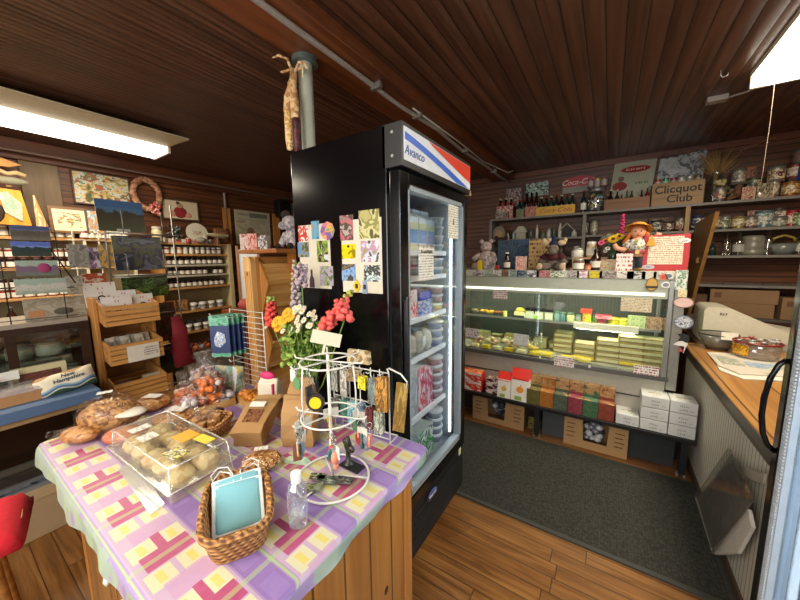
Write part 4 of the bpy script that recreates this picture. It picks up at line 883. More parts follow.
def whitebox(X, Y, z, w, h, dd, label):
    t = tag(MB().box(-w/2, w/2, 0, dd, 0, h, 0).build('white_carton', mat('#c9cac6', .5, 0, .05), None, (X, Y, z), bev=.004), label, 'carton')
    scrawl(5, .019, mat('#77766e'), t, (0, -.001, h*.62)); scrawl(4, .021, mat('#77766e'), t, (0, -.001, h*.30)); scrawl(2, .017, mat('#8a897e'), t, (w*.3, -.001, h*.28))
    MB().lathe([(0, 0), (w*.27, 0), (w*.27, .001), (0, .001)], 20, sy=.5).build('gold_seal', picture(['#cbbf86', '#c9cac6', '#b8a660'], 4, .5, 3), t, (0, dd*.45, h))
hb_ = .079
A = (xb(615, 421)+xb(639, 427))/2; whitebox(A, PYB, ZB, .135, hb_, .17, 'single white syrup carton next to the tea boxes')
for k in range(3): whitebox(.315, PYB, ZB+k*(hb_+.004), .148, hb_, .15, 'white syrup carton, %s of the left stack of three' % ['lowest', 'middle', 'topmost'][k])
for k in range(3): whitebox(.462, PYB, ZB+k*(hb_+.004), .138, hb_, .15, 'white syrup carton, %s of the right stack of three' % ['lowest', 'middle', 'topmost'][k])
# cardboard boxes on the floor under the bench
def cutbox(X, Y, w, h, dd_, lab, rotz=0, a=.28, b_=.66, cut=.3, fill='#50505a'):
    dd = .16
    t = thing('cardboard_box', lab, 'cardboard box', (X, Y, 0.0), rotz)
    MB().prism([(-w/2, 0), (w/2, 0), (w/2, h), (-w/2+b_*w, h), (-w/2+b_*w-.01, h*cut), (-w/2+a*w+.01, h*cut), (-w/2+a*w, h), (-w/2, h)], 0, .006).build('front_panel', mat('#b08a5c', .7), t)
    MB().box(-w/2, w/2, dd-.006, dd, 0, h).box(-w/2, -w/2+.006, .006, dd-.006, 0, h).box(w/2-.006, w/2, .006, dd-.006, 0, h).box(-w/2, w/2, .006, dd-.006, 0, .006).build('box_body', mat('#8d6a42', .7), t)
    for sx in (-1, 1):
        for k in range(4): MB().box(sx*w*.38-.03, sx*w*.38+.02+.01*(k % 2), -.001, 0, h*.3+k*.035, h*.3+k*.035+.008).build('handwriting', mat('#5a4028'), t)
    bb = MB()
    for i in range(26): bb.ell((random.uniform(-w*.15, w*.1), random.uniform(.04, dd-.05), .05+random.uniform(0, h*.5)), (.03, .03, .022), 8, 5, random.randint(0, 2), jit=.1)
    bg = bb.build('crumpled_bag', [mat('#c8c8c8', .3), mat('#3a3a46', .3), mat('#8a8a90', .2, .3)], None, (X, Y+.02, .01), rotz); tag(bg, 'crumpled black and white plastic bag inside the '+('left' if X < -.5 else 'right')+' cardboard box', 'bag')
cutbox(-.77, 2.74, .46, .22, .26, 'cut cardboard box under the left half of the bench', 0, .3, .66, .22)
cutbox(-.02, 2.73, .42, .25, .26, 'cut cardboard box with handwriting under the right half of the bench', 0, .3, .72, .25)
pbox('storage_tin', 'small dark tin box under the bench beside its middle leg', .1, .14, .11, mat('#3c3a30', .4), picture(['#4a4636', '#8a7a3a', '#3c3a30'], 3, .4, 4), (-.49+.02, 2.82, .0), cat='tin')
pbox('plastic_bin', 'pale grey plastic bin under the middle of the bench', .2, .12, .24, mat('#3a3c3e', .4), mat('#4a4e52', .4), (-.30, 2.80, .0), cat='bin')
pbox('plastic_bin', 'long grey tray under the right end of the bench', .3, .12, .20, mat('#26282a', .4), mat('#303436', .4), (.31, 2.80, .0), cat='bin')
# ================================================================ THINGS ON THE DELI CASE
ZT = DH+.001
CY = DY0+.12
def ct(px_, py_=262, dy=.12): return atY(px_, py_, DY0+dy).x
def plush(name, label, loc, parts, rotz=0, cat='soft toy', scale=1):
    t = thing(name, label, cat, loc, rotz)
    for nm, m_, els in parts:
        b = MB()
        for c, r in els:
            if isinstance(c, list): b.tube(c, r, 9)
            else: b.ell(c, r, 14, 9)
        b.build(nm, m_, t)
    t.scale = (scale,)*3; return t
# pale bear at the left, next to the fridge
fur = mat('#b9a5a0', .95, 0, .2, 80, .3)
plush('teddy_bear', 'pale pinkish plush bear sitting at the left end of the deli case', (ct(482), CY+.12, ZT), [
 ('body', fur, [((0, 0, .09), (.07, .06, .09)), ((0, -.01, .21), (.055, .05, .05)), ((-.045, -.01, .26), (.022, .012, .022)), ((.045, -.01, .26), (.022, .012, .022)), ([(-.06, 0, .14), (-.11, -.05, .09)], [.03, .024]), ([(.06, 0, .14), (.1, -.06, .08)], [.03, .024]), ([(-.04, -.02, .03), (-.08, -.11, .03)], [.035, .03]), ([(.04, -.02, .03), (.08, -.11, .03)], [.035, .03])]),
 ('muzzle', mat('#cfc0b8', .9), [((0, -.055, .20), (.024, .018, .018))]), ('nose', mat('#2a1a18', .5), [((0, -.073, .205), (.008, .006, .006))]), ('eye', mat('#2a1a18', .5), [((-.02, -.052, .225), (.005, .004, .005))]), ('eye', mat('#2a1a18', .5), [((.02, -.052, .225), (.005, .004, .005))])], scale=1.0)
plush('teddy_bear', 'dark brown curly plush toy behind the pale bear', (ct(496, 250, .3), CY+.34, ZT), [('body', mat('#33211a', .95, 0, .2, 80, .4), [((0, 0, .09), (.06, .05, .09)), ((0, 0, .22), (.05, .045, .05)), ((-.04, 0, .26), (.02, .012, .02)), ((.04, 0, .26), (.02, .012, .02))])], scale=1.15)
tag(MB().prism([(-.017, 0), (.017, 0), (.02, .06), (.012, .085), (-.012, .085), (-.02, .06)], 0, .03).build('tape_dispenser', mat('#d6b81c', .4), None, (ct(479.5, 262, .05), DY0+.05, ZT)), 'small bright yellow upright holder at the left of the case', 'holder')
gb = thing('gift_bag', 'clear gift bag of pink and white sweets beside the pale bear', 'bag', (ct(490.5), CY-.04, ZT))
MB().box(-.05, .05, 0, .04, 0, .12).build('sweets', speckle(['#b8a0a8', '#8a8490', '#d0c4c4', '#7d6a74', '#a89890'], 40, .5), gb); MB().box(-.055, .055, -.005, .045, 0, .15, taper=.006).build('wrap', film, gb)
tag(lump((0, 0, .022), (.02, .02, .022)).build('red_ornament', mat('#a8261e', .35), None, (ct(497.5, 265, .04), DY0+.05, ZT)), 'tiny red ornament in front of the blue bag', 'ornament')
# tall dark blue floral bag
bgm = picture(['#26385a', '#3d5648', '#2c4468', '#1f2c48', '#50605c'], 9, .7, 3)
pbox('tote_bag', 'large dark blue and green patterned bag standing on the case', .30, .06, .265, mat('#26385a', .7), bgm, (ct(513.5, 255, .22), CY+.12, ZT), cat='bag')
b = bottle('dropper_bottle', 'small brown bottle with white cap and label before the blue bag', .028, .15, brn, white, mat('#cfc6b4', .5), (ct(508.2), CY-.04, ZT), neck=.55)
pbox('soap_box', 'small white box with pink front beside the brown bottle', .085, .04, .115, mat('#ddd4c8', .5), picture(['#d49a88', '#e0b8a8', '#c87a6c', '#e8d8cc'], 4, .5, 6), (ct(521.5), CY-.03, ZT), top=white)
pbox('burlap_bag', 'tan burlap gift bag with brown handwriting behind the moose toy', .15, .07, .255, mat('#a8875a', .9, 0, .2, 60, .2), printed('#b0905f', '#5c4022', .035, .5, .9, 60), (ct(538, 255, .16), CY+.04, ZT), cat='bag')
card('price_card', .085, .055, mat('#d8d2c4', .6), (ct(548, 240, .28), CY+.16, ZT+.21), 'blank pale card sticking up behind the moose toy', 'card')
tag(MB().box(-.02, .02, 0, .015, 0, .21).build('card_stand', mat('#3a3230', .5), None, (ct(548, 240, .28), CY+.165, ZT)), 'dark upright card stand behind the moose toy', 'stand')
ftan = mat('#6a5f54', .95, 0, .2, 90, .3); fpad = mat('#c4ab86', .9)
plush('moose_toy', 'grey plush moose with tan antlers, dark red shirt and navy cap', (ct(553.5), CY-.03, ZT), [
 ('body', ftan, [((0, .01, .07), (.055, .045, .065)), ((0, -.02, .165), (.042, .045, .038)), ((0, -.045, .145), (.032, .03, .026)), ([(-.045, 0, .10), (-.095, -.03, .055)], [.024, .02]), ([(.045, 0, .10), (.095, -.03, .055)], [.024, .02]), ([(-.03, -.02, .03), (-.075, -.09, .03)], [.032, .028]), ([(.03, -.02, .03), (.075, -.09, .03)], [.032, .028])]),
 ('shirt', mat('#42101a', .85), [((0, .005, .10), (.062, .052, .042)), ([(-.045, 0, .115), (-.08, -.02, .085)], [.03, .027]), ([(.045, 0, .115), (.08, -.02, .085)], [.03, .027])]),
 ('antler', fpad, [((-.055, .01, .215), (.032, .012, .022)), ((-.075, .01, .235), (.014, .01, .018))]), ('antler', fpad, [((.055, .01, .215), (.032, .012, .022)), ((.08, .01, .235), (.014, .01, .018))]),
 ('cap', mat('#161e3c', .85), [((0, .0, .205), (.034, .034, .03)), ((0, .005, .24), (.02, .02, .03))]),
 ('foot_pad', fpad, [((-.08, -.115, .032), (.022, .01, .026)), ((.08, -.115, .032), (.022, .01, .026))]), ('eye', mat('#14100e', .3), [((-.018, -.058, .178), (.005, .004, .005))]), ('eye', mat('#14100e', .3), [((.018, -.058, .178), (.005, .004, .005))])], scale=1.02)
MBc = card('price_card', .02, .06, white, (ct(564.5, 255, .03), DY0+.035, ZT+.0), 'thin white tag leaning beside the moose toy', 'tag')
# wooden riser with jars
rx = (ct(572)+ct(640))/2
rs_ = thing('wooden_riser', 'low light wooden riser with jam jars on the deli case', 'riser', (ct(592, 258, .3), CY+.14, ZT))
MB().box(-.14, .14, 0, .12, .085, .10).box(-.14, -.125, 0, .12, 0, .085).box(.125, .14, 0, .12, 0, .085).build('riser_body', wood('#9a7440', '#bb9558', 0), rs_)
jar('jam_jar', 'low wide white jar with silver lid on the wooden riser', 'jar', .045, .075, mat('#d8d4c8', .3), mat('#b0b0aa', .3, .6), None, (ct(577.5, 250, .3), CY+.19, ZT+.10))
jar('jam_jar', 'tall cream jar with white lid on the wooden riser', 'jar', .038, .125, mat('#c2a470', .3), white, mat('#e0d8c4', .5), (ct(591.5, 248, .3), CY+.2, ZT+.10))
jar('jam_jar', 'white labelled jam jar in front of the wooden riser', 'jar', .04, .09, mat('#6a5448', .2), mat('#b0aca0', .3, .5), mat('#dcd8cc', .5), (ct(579), CY-.02, ZT))
jar('jam_jar', 'tiny orange jar between the white jar and brown bottle', 'jar', .02, .05, mat('#b85a30', .3), mat('#7a2f1c', .4), mat('#c98a60', .5), (ct(587.8, 265, .06), CY-.03, ZT))
bottle('syrup_bottle', 'dark brown syrup bottle with pale label on the deli case', .036, .16, brn, blk2, mat('#cfcabb', .5), (ct(595.5), CY+.0, ZT), neck=.4)
card('recipe_card', .22, .085, picture(['#b0a070', '#7d8450', '#c2a888', '#8a3a2c', '#a8a080', '#5c6a3c'], 5, .4, 7), (ct(614, 264, .10), CY-.02, ZT), 'wide picture card of food lying before the flower vase', 'card', tilt=-.15)
cs = card('price_card', .10, .125, printed('#ddd8d0', '#b04a48', .03, .5, .5, 90), (ct(624, 264, .08), CY-.05, ZT), 'white upright card with red print standing before the doll', 'price card')
# vase of flowers
va = thing('flower_vase', 'green glass vase of sunflowers and pink flowers beside the doll', 'vase', (ct(614.5, 262, .2)-.01, CY+.12, ZT))
MB().lathe([(0, 0), (.032, 0), (.038, .02), (.036, .10), (.044, .17), (.042, .17), (.034, .10), (.034, .02), (0, .01)], 18).build('vase', mat('#33452c', .15), va)
b = MB()
FL = [(-.085, -.02, .21, '#c94a7c', .026), (-.06, .0, .225, '#c9721c', .028), (-.01, -.03, .235, '#d8b01e', .04), (.03, -.01, .255, '#e0bc20', .036), (-.03, .03, .26, '#d8a818', .03), (-.04, -.03, .165, '#d8d4cc', .02), (-.055, -.02, .145, '#cfccc4', .016)]
for x, y, z, c, r in FL: b.tube([(0, 0, .05), (x*.4, y*.4, .15), (x, y, z)], .003, 4)
for i in range(5): b.tube([(0, 0, .1), (.03+.01*i, 0, .2), (.035+.006*i, 0, .22)], .003, 4)
b.tube([(0, 0, .05), (.02, 0, .2), (.042, 0, .40)], .003, 4); b.build('stems', mat('#3a5a24', .7), va)
def daisy(par, x, y, z, c, r, cen='#5a3a10', n=12, nm='flower_head', el=.6):
    f = MB()
    for k in range(n): a = 2*PI*k/n; f.ell((r*.62*math.cos(a), -r*.1, r*.62*math.sin(a)), (r*.42, r*.12, r*.2), 7, 4, rot=Euler((0, -a, 0)))
    o = f.build(nm, mat(c, .7), par, (x, y, z), rot=Euler((-el, 0, 0)))
    MB().ell((0, -r*.15, 0), (r*.34, r*.16, r*.34), 9, 6).build('flower_centre', mat(cen, .8), o); return o
for x, y, z, c, r in FL: daisy(va, x, y, z, c, r)
b = MB()
for i in range(22): a = i*2.4; b.ell((.042+.013*math.cos(a)*(1-i/30), .013*math.sin(a), .27+i*.007), (.012, .012, .009), 6, 4)
b.build('pink_spike', mat('#b02a5c', .7), va)
MB().ell((-.04, .04, .235), (.06, .03, .05)).build('foliage', speckle(['#6a6f68', '#4a5a3c', '#7a8078'], 60, .8), va)
# country doll
pk = mat('#d89a78', .7); den = mat('#27343f', .8)
dx = ct(637, 250, .12)
dl2 = thing('cloth_doll', 'cloth doll in straw hat, floral shirt, red belt and jeans', 'doll', (dx, CY+.02, ZT))
b = MB(); b.ell((0, 0, .275), (.048, .042, .045), 16, 10); b.tube([(0, 0, .10), (0, 0, .22), (0, 0, .245)], [.05, .045, .02], 12); b.tube([(-.04, 0, .20), (-.085, -.03, .15), (-.125, -.04, .165), (-.14, -.04, .195)], [.024, .02, .017, .014], 9); b.tube([(.04, 0, .20), (.09, .0, .225), (.115, 0, .25), (.12, 0, .265)], [.022, .018, .017, .018], 9)
b.ell((0, -.043, .27), (.007, .008, .006), 8, 5); b.build('body', pk, dl2)
b = MB(); b.tube([(0, 0, .135), (0, 0, .18), (0, 0, .225)], [.058, .06, .045], 14); b.tube([(-.04, 0, .205), (-.075, -.02, .165)], [.03, .028], 9); b.tube([(.04, 0, .205), (.075, 0, .215)], [.028, .025], 9)
b.build('shirt', speckle(['#c9c4b4', '#d8d2c4', '#8a8a5c', '#bcb8b0', '#5a5a80', '#d0c8b8'], 70, .8), dl2)
MB().lathe([(.058, .12), (.064, .125), (.064, .14), (.058, .145)], 18).build('belt', mat('#8f2a34', .5), dl2)
MB().box(-.012, .012, -.068, -.06, .12, .145).build('buckle', gold, dl2)
b = MB(); b.tube([(-.026, 0, .125), (-.03, -.01, .0)], [.034, .03], 10); b.tube([(.026, 0, .125), (.03, -.01, .0)], [.034, .03], 10); b.build('trousers', den, dl2)
hr = mat('#b8641e', .9); b = MB(); b.ell((0, .012, .285), (.056, .042, .05), 14, 8)
for sx in (-1, 1):
    for k in range(4): b.ell((sx*(.05+.008*k), -.005, .262-.018*k), (.018, .016, .016), 8, 5)
b.build('hair', hr, dl2)
st_ = mat('#c9882e', .8); b = MB().lathe([(.09, .0), (.085, .006), (.05, .012), (.048, .035), (.03, .045), (0, .046)], 20); b.build('straw_hat', st_, dl2, (.0, .012, .300), rot=Euler((-.35, .12, 0)))
for sx in (-.017, .017): MB().ell((0, 0, 0), (.005, .004, .006), 8, 5).build('eye', mat('#1c120e', .4), dl2, (sx, -.041, .283))
MB().ell((0, -.041, .254), (.014, .004, .004), 8, 5).build('mouth', mat('#a8383a', .5), dl2)
MB().prism([(-.028, 0), (.028, 0), (.0, .08)], 0, .004).build('yellow_tag', mat('#d99a1c', .5), dl2, (.075, -.055, .175))
tag(MB().ell((0, 0, .012), (.03, .02, .012)).build('brass_dish', mat('#7a5c28', .3, .6), None, (ct(637, 268, .06)+.01, DY0+.04, ZT)), 'small brass dish at the feet of the doll', 'dish')
# red framed sign
sgx = (atY(643, 250, CY).x+atY(689.5, 250, CY).x)/2
sg_ = thing('framed_sign', 'red framed cream letter standing at the right end of the case', 'sign', (sgx+.0, DY0+.10, ZT), rot=Euler((-.04, 0, 0)))
MB().box(-.125, .125, 0, .012, 0, .25).build('frame', mat('#a8282c', .5), sg_, bev=.002)
MB().box(-.098, .092, -.001, 0, .045, .238).build('letter', printed('#d9d0b8', '#a0705c', .013, .46, .5, 200, None), sg_)
o = MB().prism([(.032*math.cos(a), .017*math.sin(a)) for a in [2*PI*i/18 for i in range(18)]], -.003, 0).build('oval_tag', mat('#e0dcd4', .5), sg_, (.095, -.001, .205)); text('Jay', .026, mat('#2c3a3c'), o, (0, -.0035, 0), shear=.3)
o = MB().prism([(.036*math.cos(a), .016*math.sin(a)) for a in [2*PI*i/18 for i in range(18)]], -.003, 0).build('oval_tag', mat('#a9a6b0', .5), sg_, (-.09, -.001, .026)); scrawl(3, .02, mat('#4c4a5a'), o, (0, -.0035, 0), shear=.1)
# raised counter flap behind the case
XF = .60
A, B_, C_, D_ = atX(695, 224, XF), atX(715.5, 211.6, XF), atX(690.5, 303, XF), atX(682, 303, XF)
lo = .805
fl_ = thing('counter_flap', 'tall tan wooden counter flap leaning up behind the deli case', 'board', (0, 0, 0))
vs = [(XF, p.y, p.z) for p in (A, B_, C_, D_)]; vs += [(XF+.022, p.y, p.z) for p in (A, B_, C_, D_)]
s_ = (C_.z-lo)/(B_.z-C_.z); vs[2] = (XF, C_.y+(C_.y-B_.y)*s_, lo); vs[6] = (XF+.022, vs[2][1], lo); s_ = (D_.z-lo)/(A.z-D_.z); vs[3] = (XF, D_.y+(D_.y-A.y)*s_, lo); vs[7] = (XF+.022, vs[3][1], lo)
MB().add(vs, [(0, 1, 2, 3), (7, 6, 5, 4), (0, 4, 5, 1), (1, 5, 6, 2), (2, 6, 7, 3), (3, 7, 4, 0)]).build('board', wood('#6f4a22', '#9a7038', 2, .4, 5, 'flap_wood'), fl_)
q = atX(698, 260, XF); MB().box(-.014, 0, -.03, .03, -.022, .022).build('latch_block', wood('#a07a40', '#b8945a', 1), fl_, (XF, q.y, q.z))

# ================================================================ RIGHT COUNTER
CX0, CTZ = .557, .805
ctr = thing('service_counter', 'service counter with oak top and white beadboard side', 'counter', (CX0, 0, 0))
def beadboard(c):
    n = NT('white_beadboard'); co = n.co(); y = n.xyz(co)[1]; fr = n.math('FRACT', n.math('DIVIDE', y, .036)); g = n.math('LESS_THAN', fr, .16)
    c2 = n.mix(n.math('MULTIPLY', n.noise(co, 5, 4), .35), C(c), C('#9b968a')); n.set(Base_Color=n.mix(g, c2, C('#6f6a60')), Roughness=.5); n.bump(n.math('SUBTRACT', 1, g), .6, .004); return n.m
MB().box(.0, .80, 1.57, 3.30, .045, CTZ-.045).build('beadboard_panel', beadboard('#cfcabc'), ctr)
MB().box(-.012, 0, 1.57, 3.30, 0, .05).build('base_strip', mat('#4a3a2c', .5), ctr)
MB().box(.0, .82, 1.57, 3.30, 0, .045).build('toe_kick', mat('#2a211a', .6), ctr)
otop = wood('#7a4c22', '#b08046', 1, .32, 5, 'oak_counter', boards=0, bw=.19)
MB().box(-.03, .86, 1.57, 3.32, CTZ-.04, CTZ).build('worktop', otop, ctr, bev=.004)
MB().box(-.034, -.028, 1.57, 3.32, CTZ-.042, CTZ-.006).build('metal_edge', mat('#4c463e', .35, .6), ctr)
MB().box(-.026, .02, 1.57, 3.30, CTZ-.075, CTZ-.042).build('under_rail', mat('#55503f', .5, .3), ctr)
# newspapers
def sheet(name, label, cat, pts, z, m, th=.004):
    b = MB(); n = len(pts); b.add([(x, y, 0) for x, y in pts]+[(x, y, th) for x, y in pts], [tuple(range(n-1, -1, -1)), tuple(range(n, 2*n))]+[(i, (i+1) % n, n+(i+1) % n, n+i) for i in range(n)])
    cx = sum(p[0] for p in pts)/n; cy = sum(p[1] for p in pts)/n
    for i, v in enumerate(b.v): b.v[i] = (v[0]-cx, v[1]-cy, v[2])
    return tag(b.build(name, m, None, (cx, cy, z)), label, cat)
np_ = NT('newsprint'); co = np_.co(); f = np_.noise(co, 9, 2); np_.set(Base_Color=np_.ramp(f, [(.30, C('#bdb5a6')), (.52, C('#b4ab9b')), (.60, C('#8a9082')), (.68, C('#ad9d86'))], True), Roughness=.7)
sheet('newspaper', 'lowest newspaper of the pile on the oak counter', 'newspaper', [(.59, 2.58), (.66, 2.46), (1.0, 2.60), (1.05, 2.95), (.80, 3.02), (.62, 2.95)], CTZ+.001, mat('#cfc8b8', .7), .006)
pg_ = sheet('newspaper', 'top newspaper of the pile with a blue photo on the oak counter', 'newspaper', [(.60, 2.66), (.66, 2.53), (.95, 2.64), (1.02, 3.02), (.78, 3.06), (.61, 3.0)], CTZ+.008, np_.m, .006)
MB().box(-.02, .11, -.10, .02, .0062, .0075).build('photo', picture(['#6a86a0', '#8aa0b0', '#c0b8a0'], 4, .6, 2), pg_); MB().box(-.14, -.04, -.1, .06, .0062, .0075).build('photo', picture(['#a8a898', '#8a9080', '#c0b498'], 4, .6, 5), pg_)
# bowl with card
bw = thing('glass_bowl', 'smoked glass bowl at the end of the counter by the flap', 'bowl', (.70, 3.20, CTZ))
MB().lathe([(0, .004), (.05, .004), (.06, .0), (.085, .04), (.112, .115), (.107, .115), (.08, .045), (.05, .012), (0, .012)], 24).build('bowl', mat('#6f6a60', .12, .1), bw)
MB().tube([(.11*math.cos(a), .11*math.sin(a), .116) for a in [2*PI*i/24 for i in range(24)]], .005, 6, closed=True).build('dark_rim', mat('#2a2826', .3), bw)
card('price_card', .085, .055, mat('#d6cfbc', .6), (.735, 3.085, CTZ+.095), 'blank cream card clipped to the smoked glass bowl', 'card', tilt=-.1)
# candy tub
tb = thing('candy_tub', 'clear round tub with red rim and yellow label full of wrapped sweets', 'tub', (.845, 3.0, CTZ+.015))
MB().lathe([(0, 0), (.095, 0), (.105, .008), (.112, .10), (.108, .10), (.10, .01), (0, .006)], 28).build('tub', glass((.85, .78, .70), .14, .05, .06), tb)
MB().tube([(.112*math.cos(a), .112*math.sin(a), .103) for a in [2*PI*i/28 for i in range(28)]], .0065, 6, closed=True).build('red_rim', mat('#6d1a18', .3), tb)
b = MB(); prof = [(.1135, .02), (.1185, .09)]
vs = [(r*math.cos(a), r*math.sin(a), z) for r, z in prof for a in [PI+.1+i*.13 for i in range(8)]]; b.add(vs, [(i, i+1, 9+i, 8+i) for i in range(7)]); b.build('yellow_label', picture(['#e0b01c', '#d89a18', '#8a4a18', '#e0b828'], 4, .4, 4), tb)
b = MB()
for i in range(60): a = random.random()*6.28; q = random.random()**.5*.085; b.ell((q*math.cos(a), q*math.sin(a), .02+random.random()*.11), (.018, .012, .01), 6, 4, random.randint(0, 2), jit=.2)
b.build('wrapped_sweets', [mat('#a8a49c', .25), mat('#8a8680', .2, .3), mat('#9a5a4c', .3)], tb)
# covered cash register
rg_ = thing('cash_register', 'beige cash register with a sloping plastic cover on the counter', 'cash register', (.98, 3.60, CTZ))
bei = mat('#c0b8a4', .45)
tabl = thing('back_counter', 'dark wooden back counter under the cash register', 'counter', (.62, 3.33, 0)); MB().box(0, 1.0, 0, .62, 0, CTZ-.002).build('counter_body', wood('#3a2012', '#553320', 2, .5), tabl)
MB().prism([(-.33, 0), (.30, 0), (.30, .06), (.17, .10), (-.16, .27), (-.20, .285), (-.31, .285), (-.33, .26)], -.20, .16).build('cover', bei, rg_, bev=.01)
MB().box(.0, .42, -.26, -.19, .0, .05).build('keyboard', mat('#9a9488', .4), rg_); MB().box(.30, .40, -.18, -.08, .0, .07).build('yellow_pad', mat('#c9a83a', .5), rg_)
scrawl(3, .035, mat('#3a3530', .6), rg_, (-.22, -.202, .235))
MB().prism([(.02, .03), (.42, .02), (.42, .08), (.05, .14)], -.10, .12).build('folded_cover', mat('#b4ad9c', .5), rg_, (.05, 0, .0), bev=.008); MB().box(-.20, .1, -.24, -.20, 0, .045).build('cash_drawer', mat('#3a3834', .4), rg_)
tag(MB().box(-.12, .12, -.012, .012, 0, .018).build('stapler', mat('#1b1b1d', .3), None, (1.05, 2.98, CTZ+.001), .3, bev=.003), 'black pen tray on the counter behind the newspapers', 'tray')
# brochure holder on the side of the counter
bh = thing('brochure_holder', 'clear acrylic brochure holder with magazines on the counter side', 'brochure holder', (.540, 0, 0))
P = lambda a, X: tuple(atX(a[0], a[1], X))
def quadslab(name, pts, X, th, m, par):
    q = [atX(x, y, X) for x, y in pts]; b = MB(); n = len(q)
    b.add([(X-.556-th, p.y, p.z) for p in q]+[(X-.556, p.y, p.z) for p in q], [tuple(range(n)), tuple(range(2*n-1, n-1, -1))]+[(i, n+i, n+(i+1) % n, (i+1) % n) for i in range(n)]); return b.build(name, m, par)
quadslab('magazine', [(737, 465), (703, 500), (719, 549), (757, 505)], .53, .012, picture(['#3f3c38', '#55504a', '#2f2c2a', '#6a5a4c', '#4a4a50'], 3, .3, 8), bh)
quadslab('magazine', [(758, 512), (722, 552), (722, 557), (747, 556), (762, 530)], .54, .012, mat('#c9c6bc', .5), bh)
quadslab('acrylic_panel', [(735, 447), (699, 498), (718, 556), (761, 502)], .514, .003, glass((.93, .93, .9), .16, .05, .03), bh)
quadslab('latch', [(752, 469), (748, 478), (772, 486), (774, 476)], .554, .008, mat('#a09a8c', .4), bh)
quadslab('back_plate', [(737, 455), (703, 500), (720, 552), (757, 505)], .548, .004, mat('#8c887e', .3), bh)

# ================================================================ RIGHT GLASS DOOR FREEZER
frz = thing('display_freezer', 'black framed glass-door freezer glowing white at the right edge', 'freezer', (.50, .55, 0))
MB().box(.06, .66, 0, .03, .0, 2.0).box(.06, .66, .95, .98, .0, 2.0).box(.63, .66, .03, .95, 0, 2.0).box(.06, .63, .03, .95, 1.94, 2.0).box(.06, .63, .03, .95, 0, .14).build('cabinet', blk, frz)
MB().box(.12, .62, .03, .035, .14, 1.94).box(.12, .62, .945, .95, .14, 1.94).box(.61, .625, .035, .945, .14, 1.94).build('liner', mat('#e6eef2', .4), frz)
dr2 = MB().box(0, .05, .945, .985, .02, 1.98).box(0, .05, -.005, .05, .02, 1.98).box(0, .05, .05, .925, .02, .12).box(0, .05, .05, .925, 1.9, 1.98).build('door', blk, frz, bev=.003)
MB().box(.004, .046, .895, .945, .12, 1.9).build('ribbed_gasket', mat('#c0d2e4', .3, .0), dr2)
b = MB()
for i in range(150): z = .13+i*.0118; b.box(.0, .006, .905, .93, z, z+.006)
b.build('gasket_ribs', mat('#dbe6f0', .3, .0), dr2)
MB().box(.02, .026, .05, .895, .12, 1.9).build('glass_pane', glass((.93, .97, 1), .07), dr2)
MB().tube([(0, .965, 1.16), (-.018, .965, 1.14), (-.034, .962, 1.09), (-.042, .96, 1.02), (-.042, .96, .96), (-.034, .96, .90), (-.018, .965, .86), (0, .965, .84)], .008, 10).build('handle', mat('#0b0b0c', .15), dr2)
MB().box(.09, .105, .90, .92, .2, 1.88).build('led_strip', emis((.80, .91, 1), 30, 'led_cool'), frz); MB().box(.12, .61, .06, .93, 1.925, 1.935).build('led_panel', emis((.80, .91, 1), 8, 'led_cool'), frz)
for z in (.5, .85, 1.2, 1.55): MB().box(.14, .60, .04, .94, z, z+.008).build('shelf', mat('#dfe8ee', .35), frz)
# ================================================================ LEFT WALL
H2 = PI/2
pine = wood('#9a6a34', '#c4935a', 1, .45, 5, 'pine'); pinez = wood('#9a6430', '#c99550', 2, .4, 5, 'pine_upright')
XS = -4.30
def zX(y_, x_=170, X=XS): return atX(x_, y_, X).z
def wframe(name, label, cat, pts_c, w, h, fm, pm, X, th=.02, fw=.03, tilt=0, roll=0, z=None, mount=None, mw=.05):
    q = atX(pts_c[0], pts_c[1], X); t = thing(name, label, cat, (X, q.y, q.z if z is None else z), rot=Euler((tilt, roll, H2)))
    a, b_ = (-h/2, h/2) if z is None else (0, h)
    MB().box(-w/2, w/2, 0, th, a, a+fw).box(-w/2, w/2, 0, th, b_-fw, b_).box(-w/2, -w/2+fw, 0, th, a+fw, b_-fw).box(w/2-fw, w/2, 0, th, a+fw, b_-fw).build('frame', fm, t, bev=.002)
    if mount: MB().box(-w/2+fw, w/2-fw, .004, th, a+fw, b_-fw).build('mount', mount, t); MB().box(-w/2+fw+mw, w/2-fw-mw, .002, .004, a+fw+mw, b_-fw-mw).build('print', pm, t)
    else: MB().box(-w/2+fw, w/2-fw, .004, th, a+fw, b_-fw).build('print', pm, t)
    return t
# garden painting
garden = picture(['#3f5a2c', '#b0503a', '#7a9a4a', '#d8a070', '#b9c08a', '#c8c4c8', '#5c7a3c', '#b84a34', '#4a6a3a'], 5, .5, 3, (1, 1, 1), const=True)
wframe('painting', 'large colourful garden painting hanging high on the left wall', 'painting', (103, 190), .46, .33, mat('#4a3a2a', .5), garden, XL+.03, .02, .012)
# wreath
wr = thing('wreath', 'dried pink brown wreath with a red checked bow on the left wall', 'wreath', (XL+.03, 1.56, 2.27), rotz=H2)
b = MB(); 
for i in range(40): a = 2*PI*i/40; b.ell((.125*math.cos(a), -.02, .16*math.sin(a)), (.034, .026, .034), 8, 5, jit=.2)
b.build('ring', speckle(['#a5704e', '#b98462', '#8a5a3c', '#c49878'], 50, .9), wr)
b = MB()
for (x, z) in ((.03, -.13), (.07, -.10), (.075, -.16), (.04, -.19), (.09, -.21), (.1, -.13)): b.ell((x, -.05, z), (.03, .015, .026), 8, 5, rot=Euler((0, x*20, 0)))
b.build('bow', speckle(['#b83028', '#d8c4bc', '#b83028', '#c8483c'], 70, .8), wr)
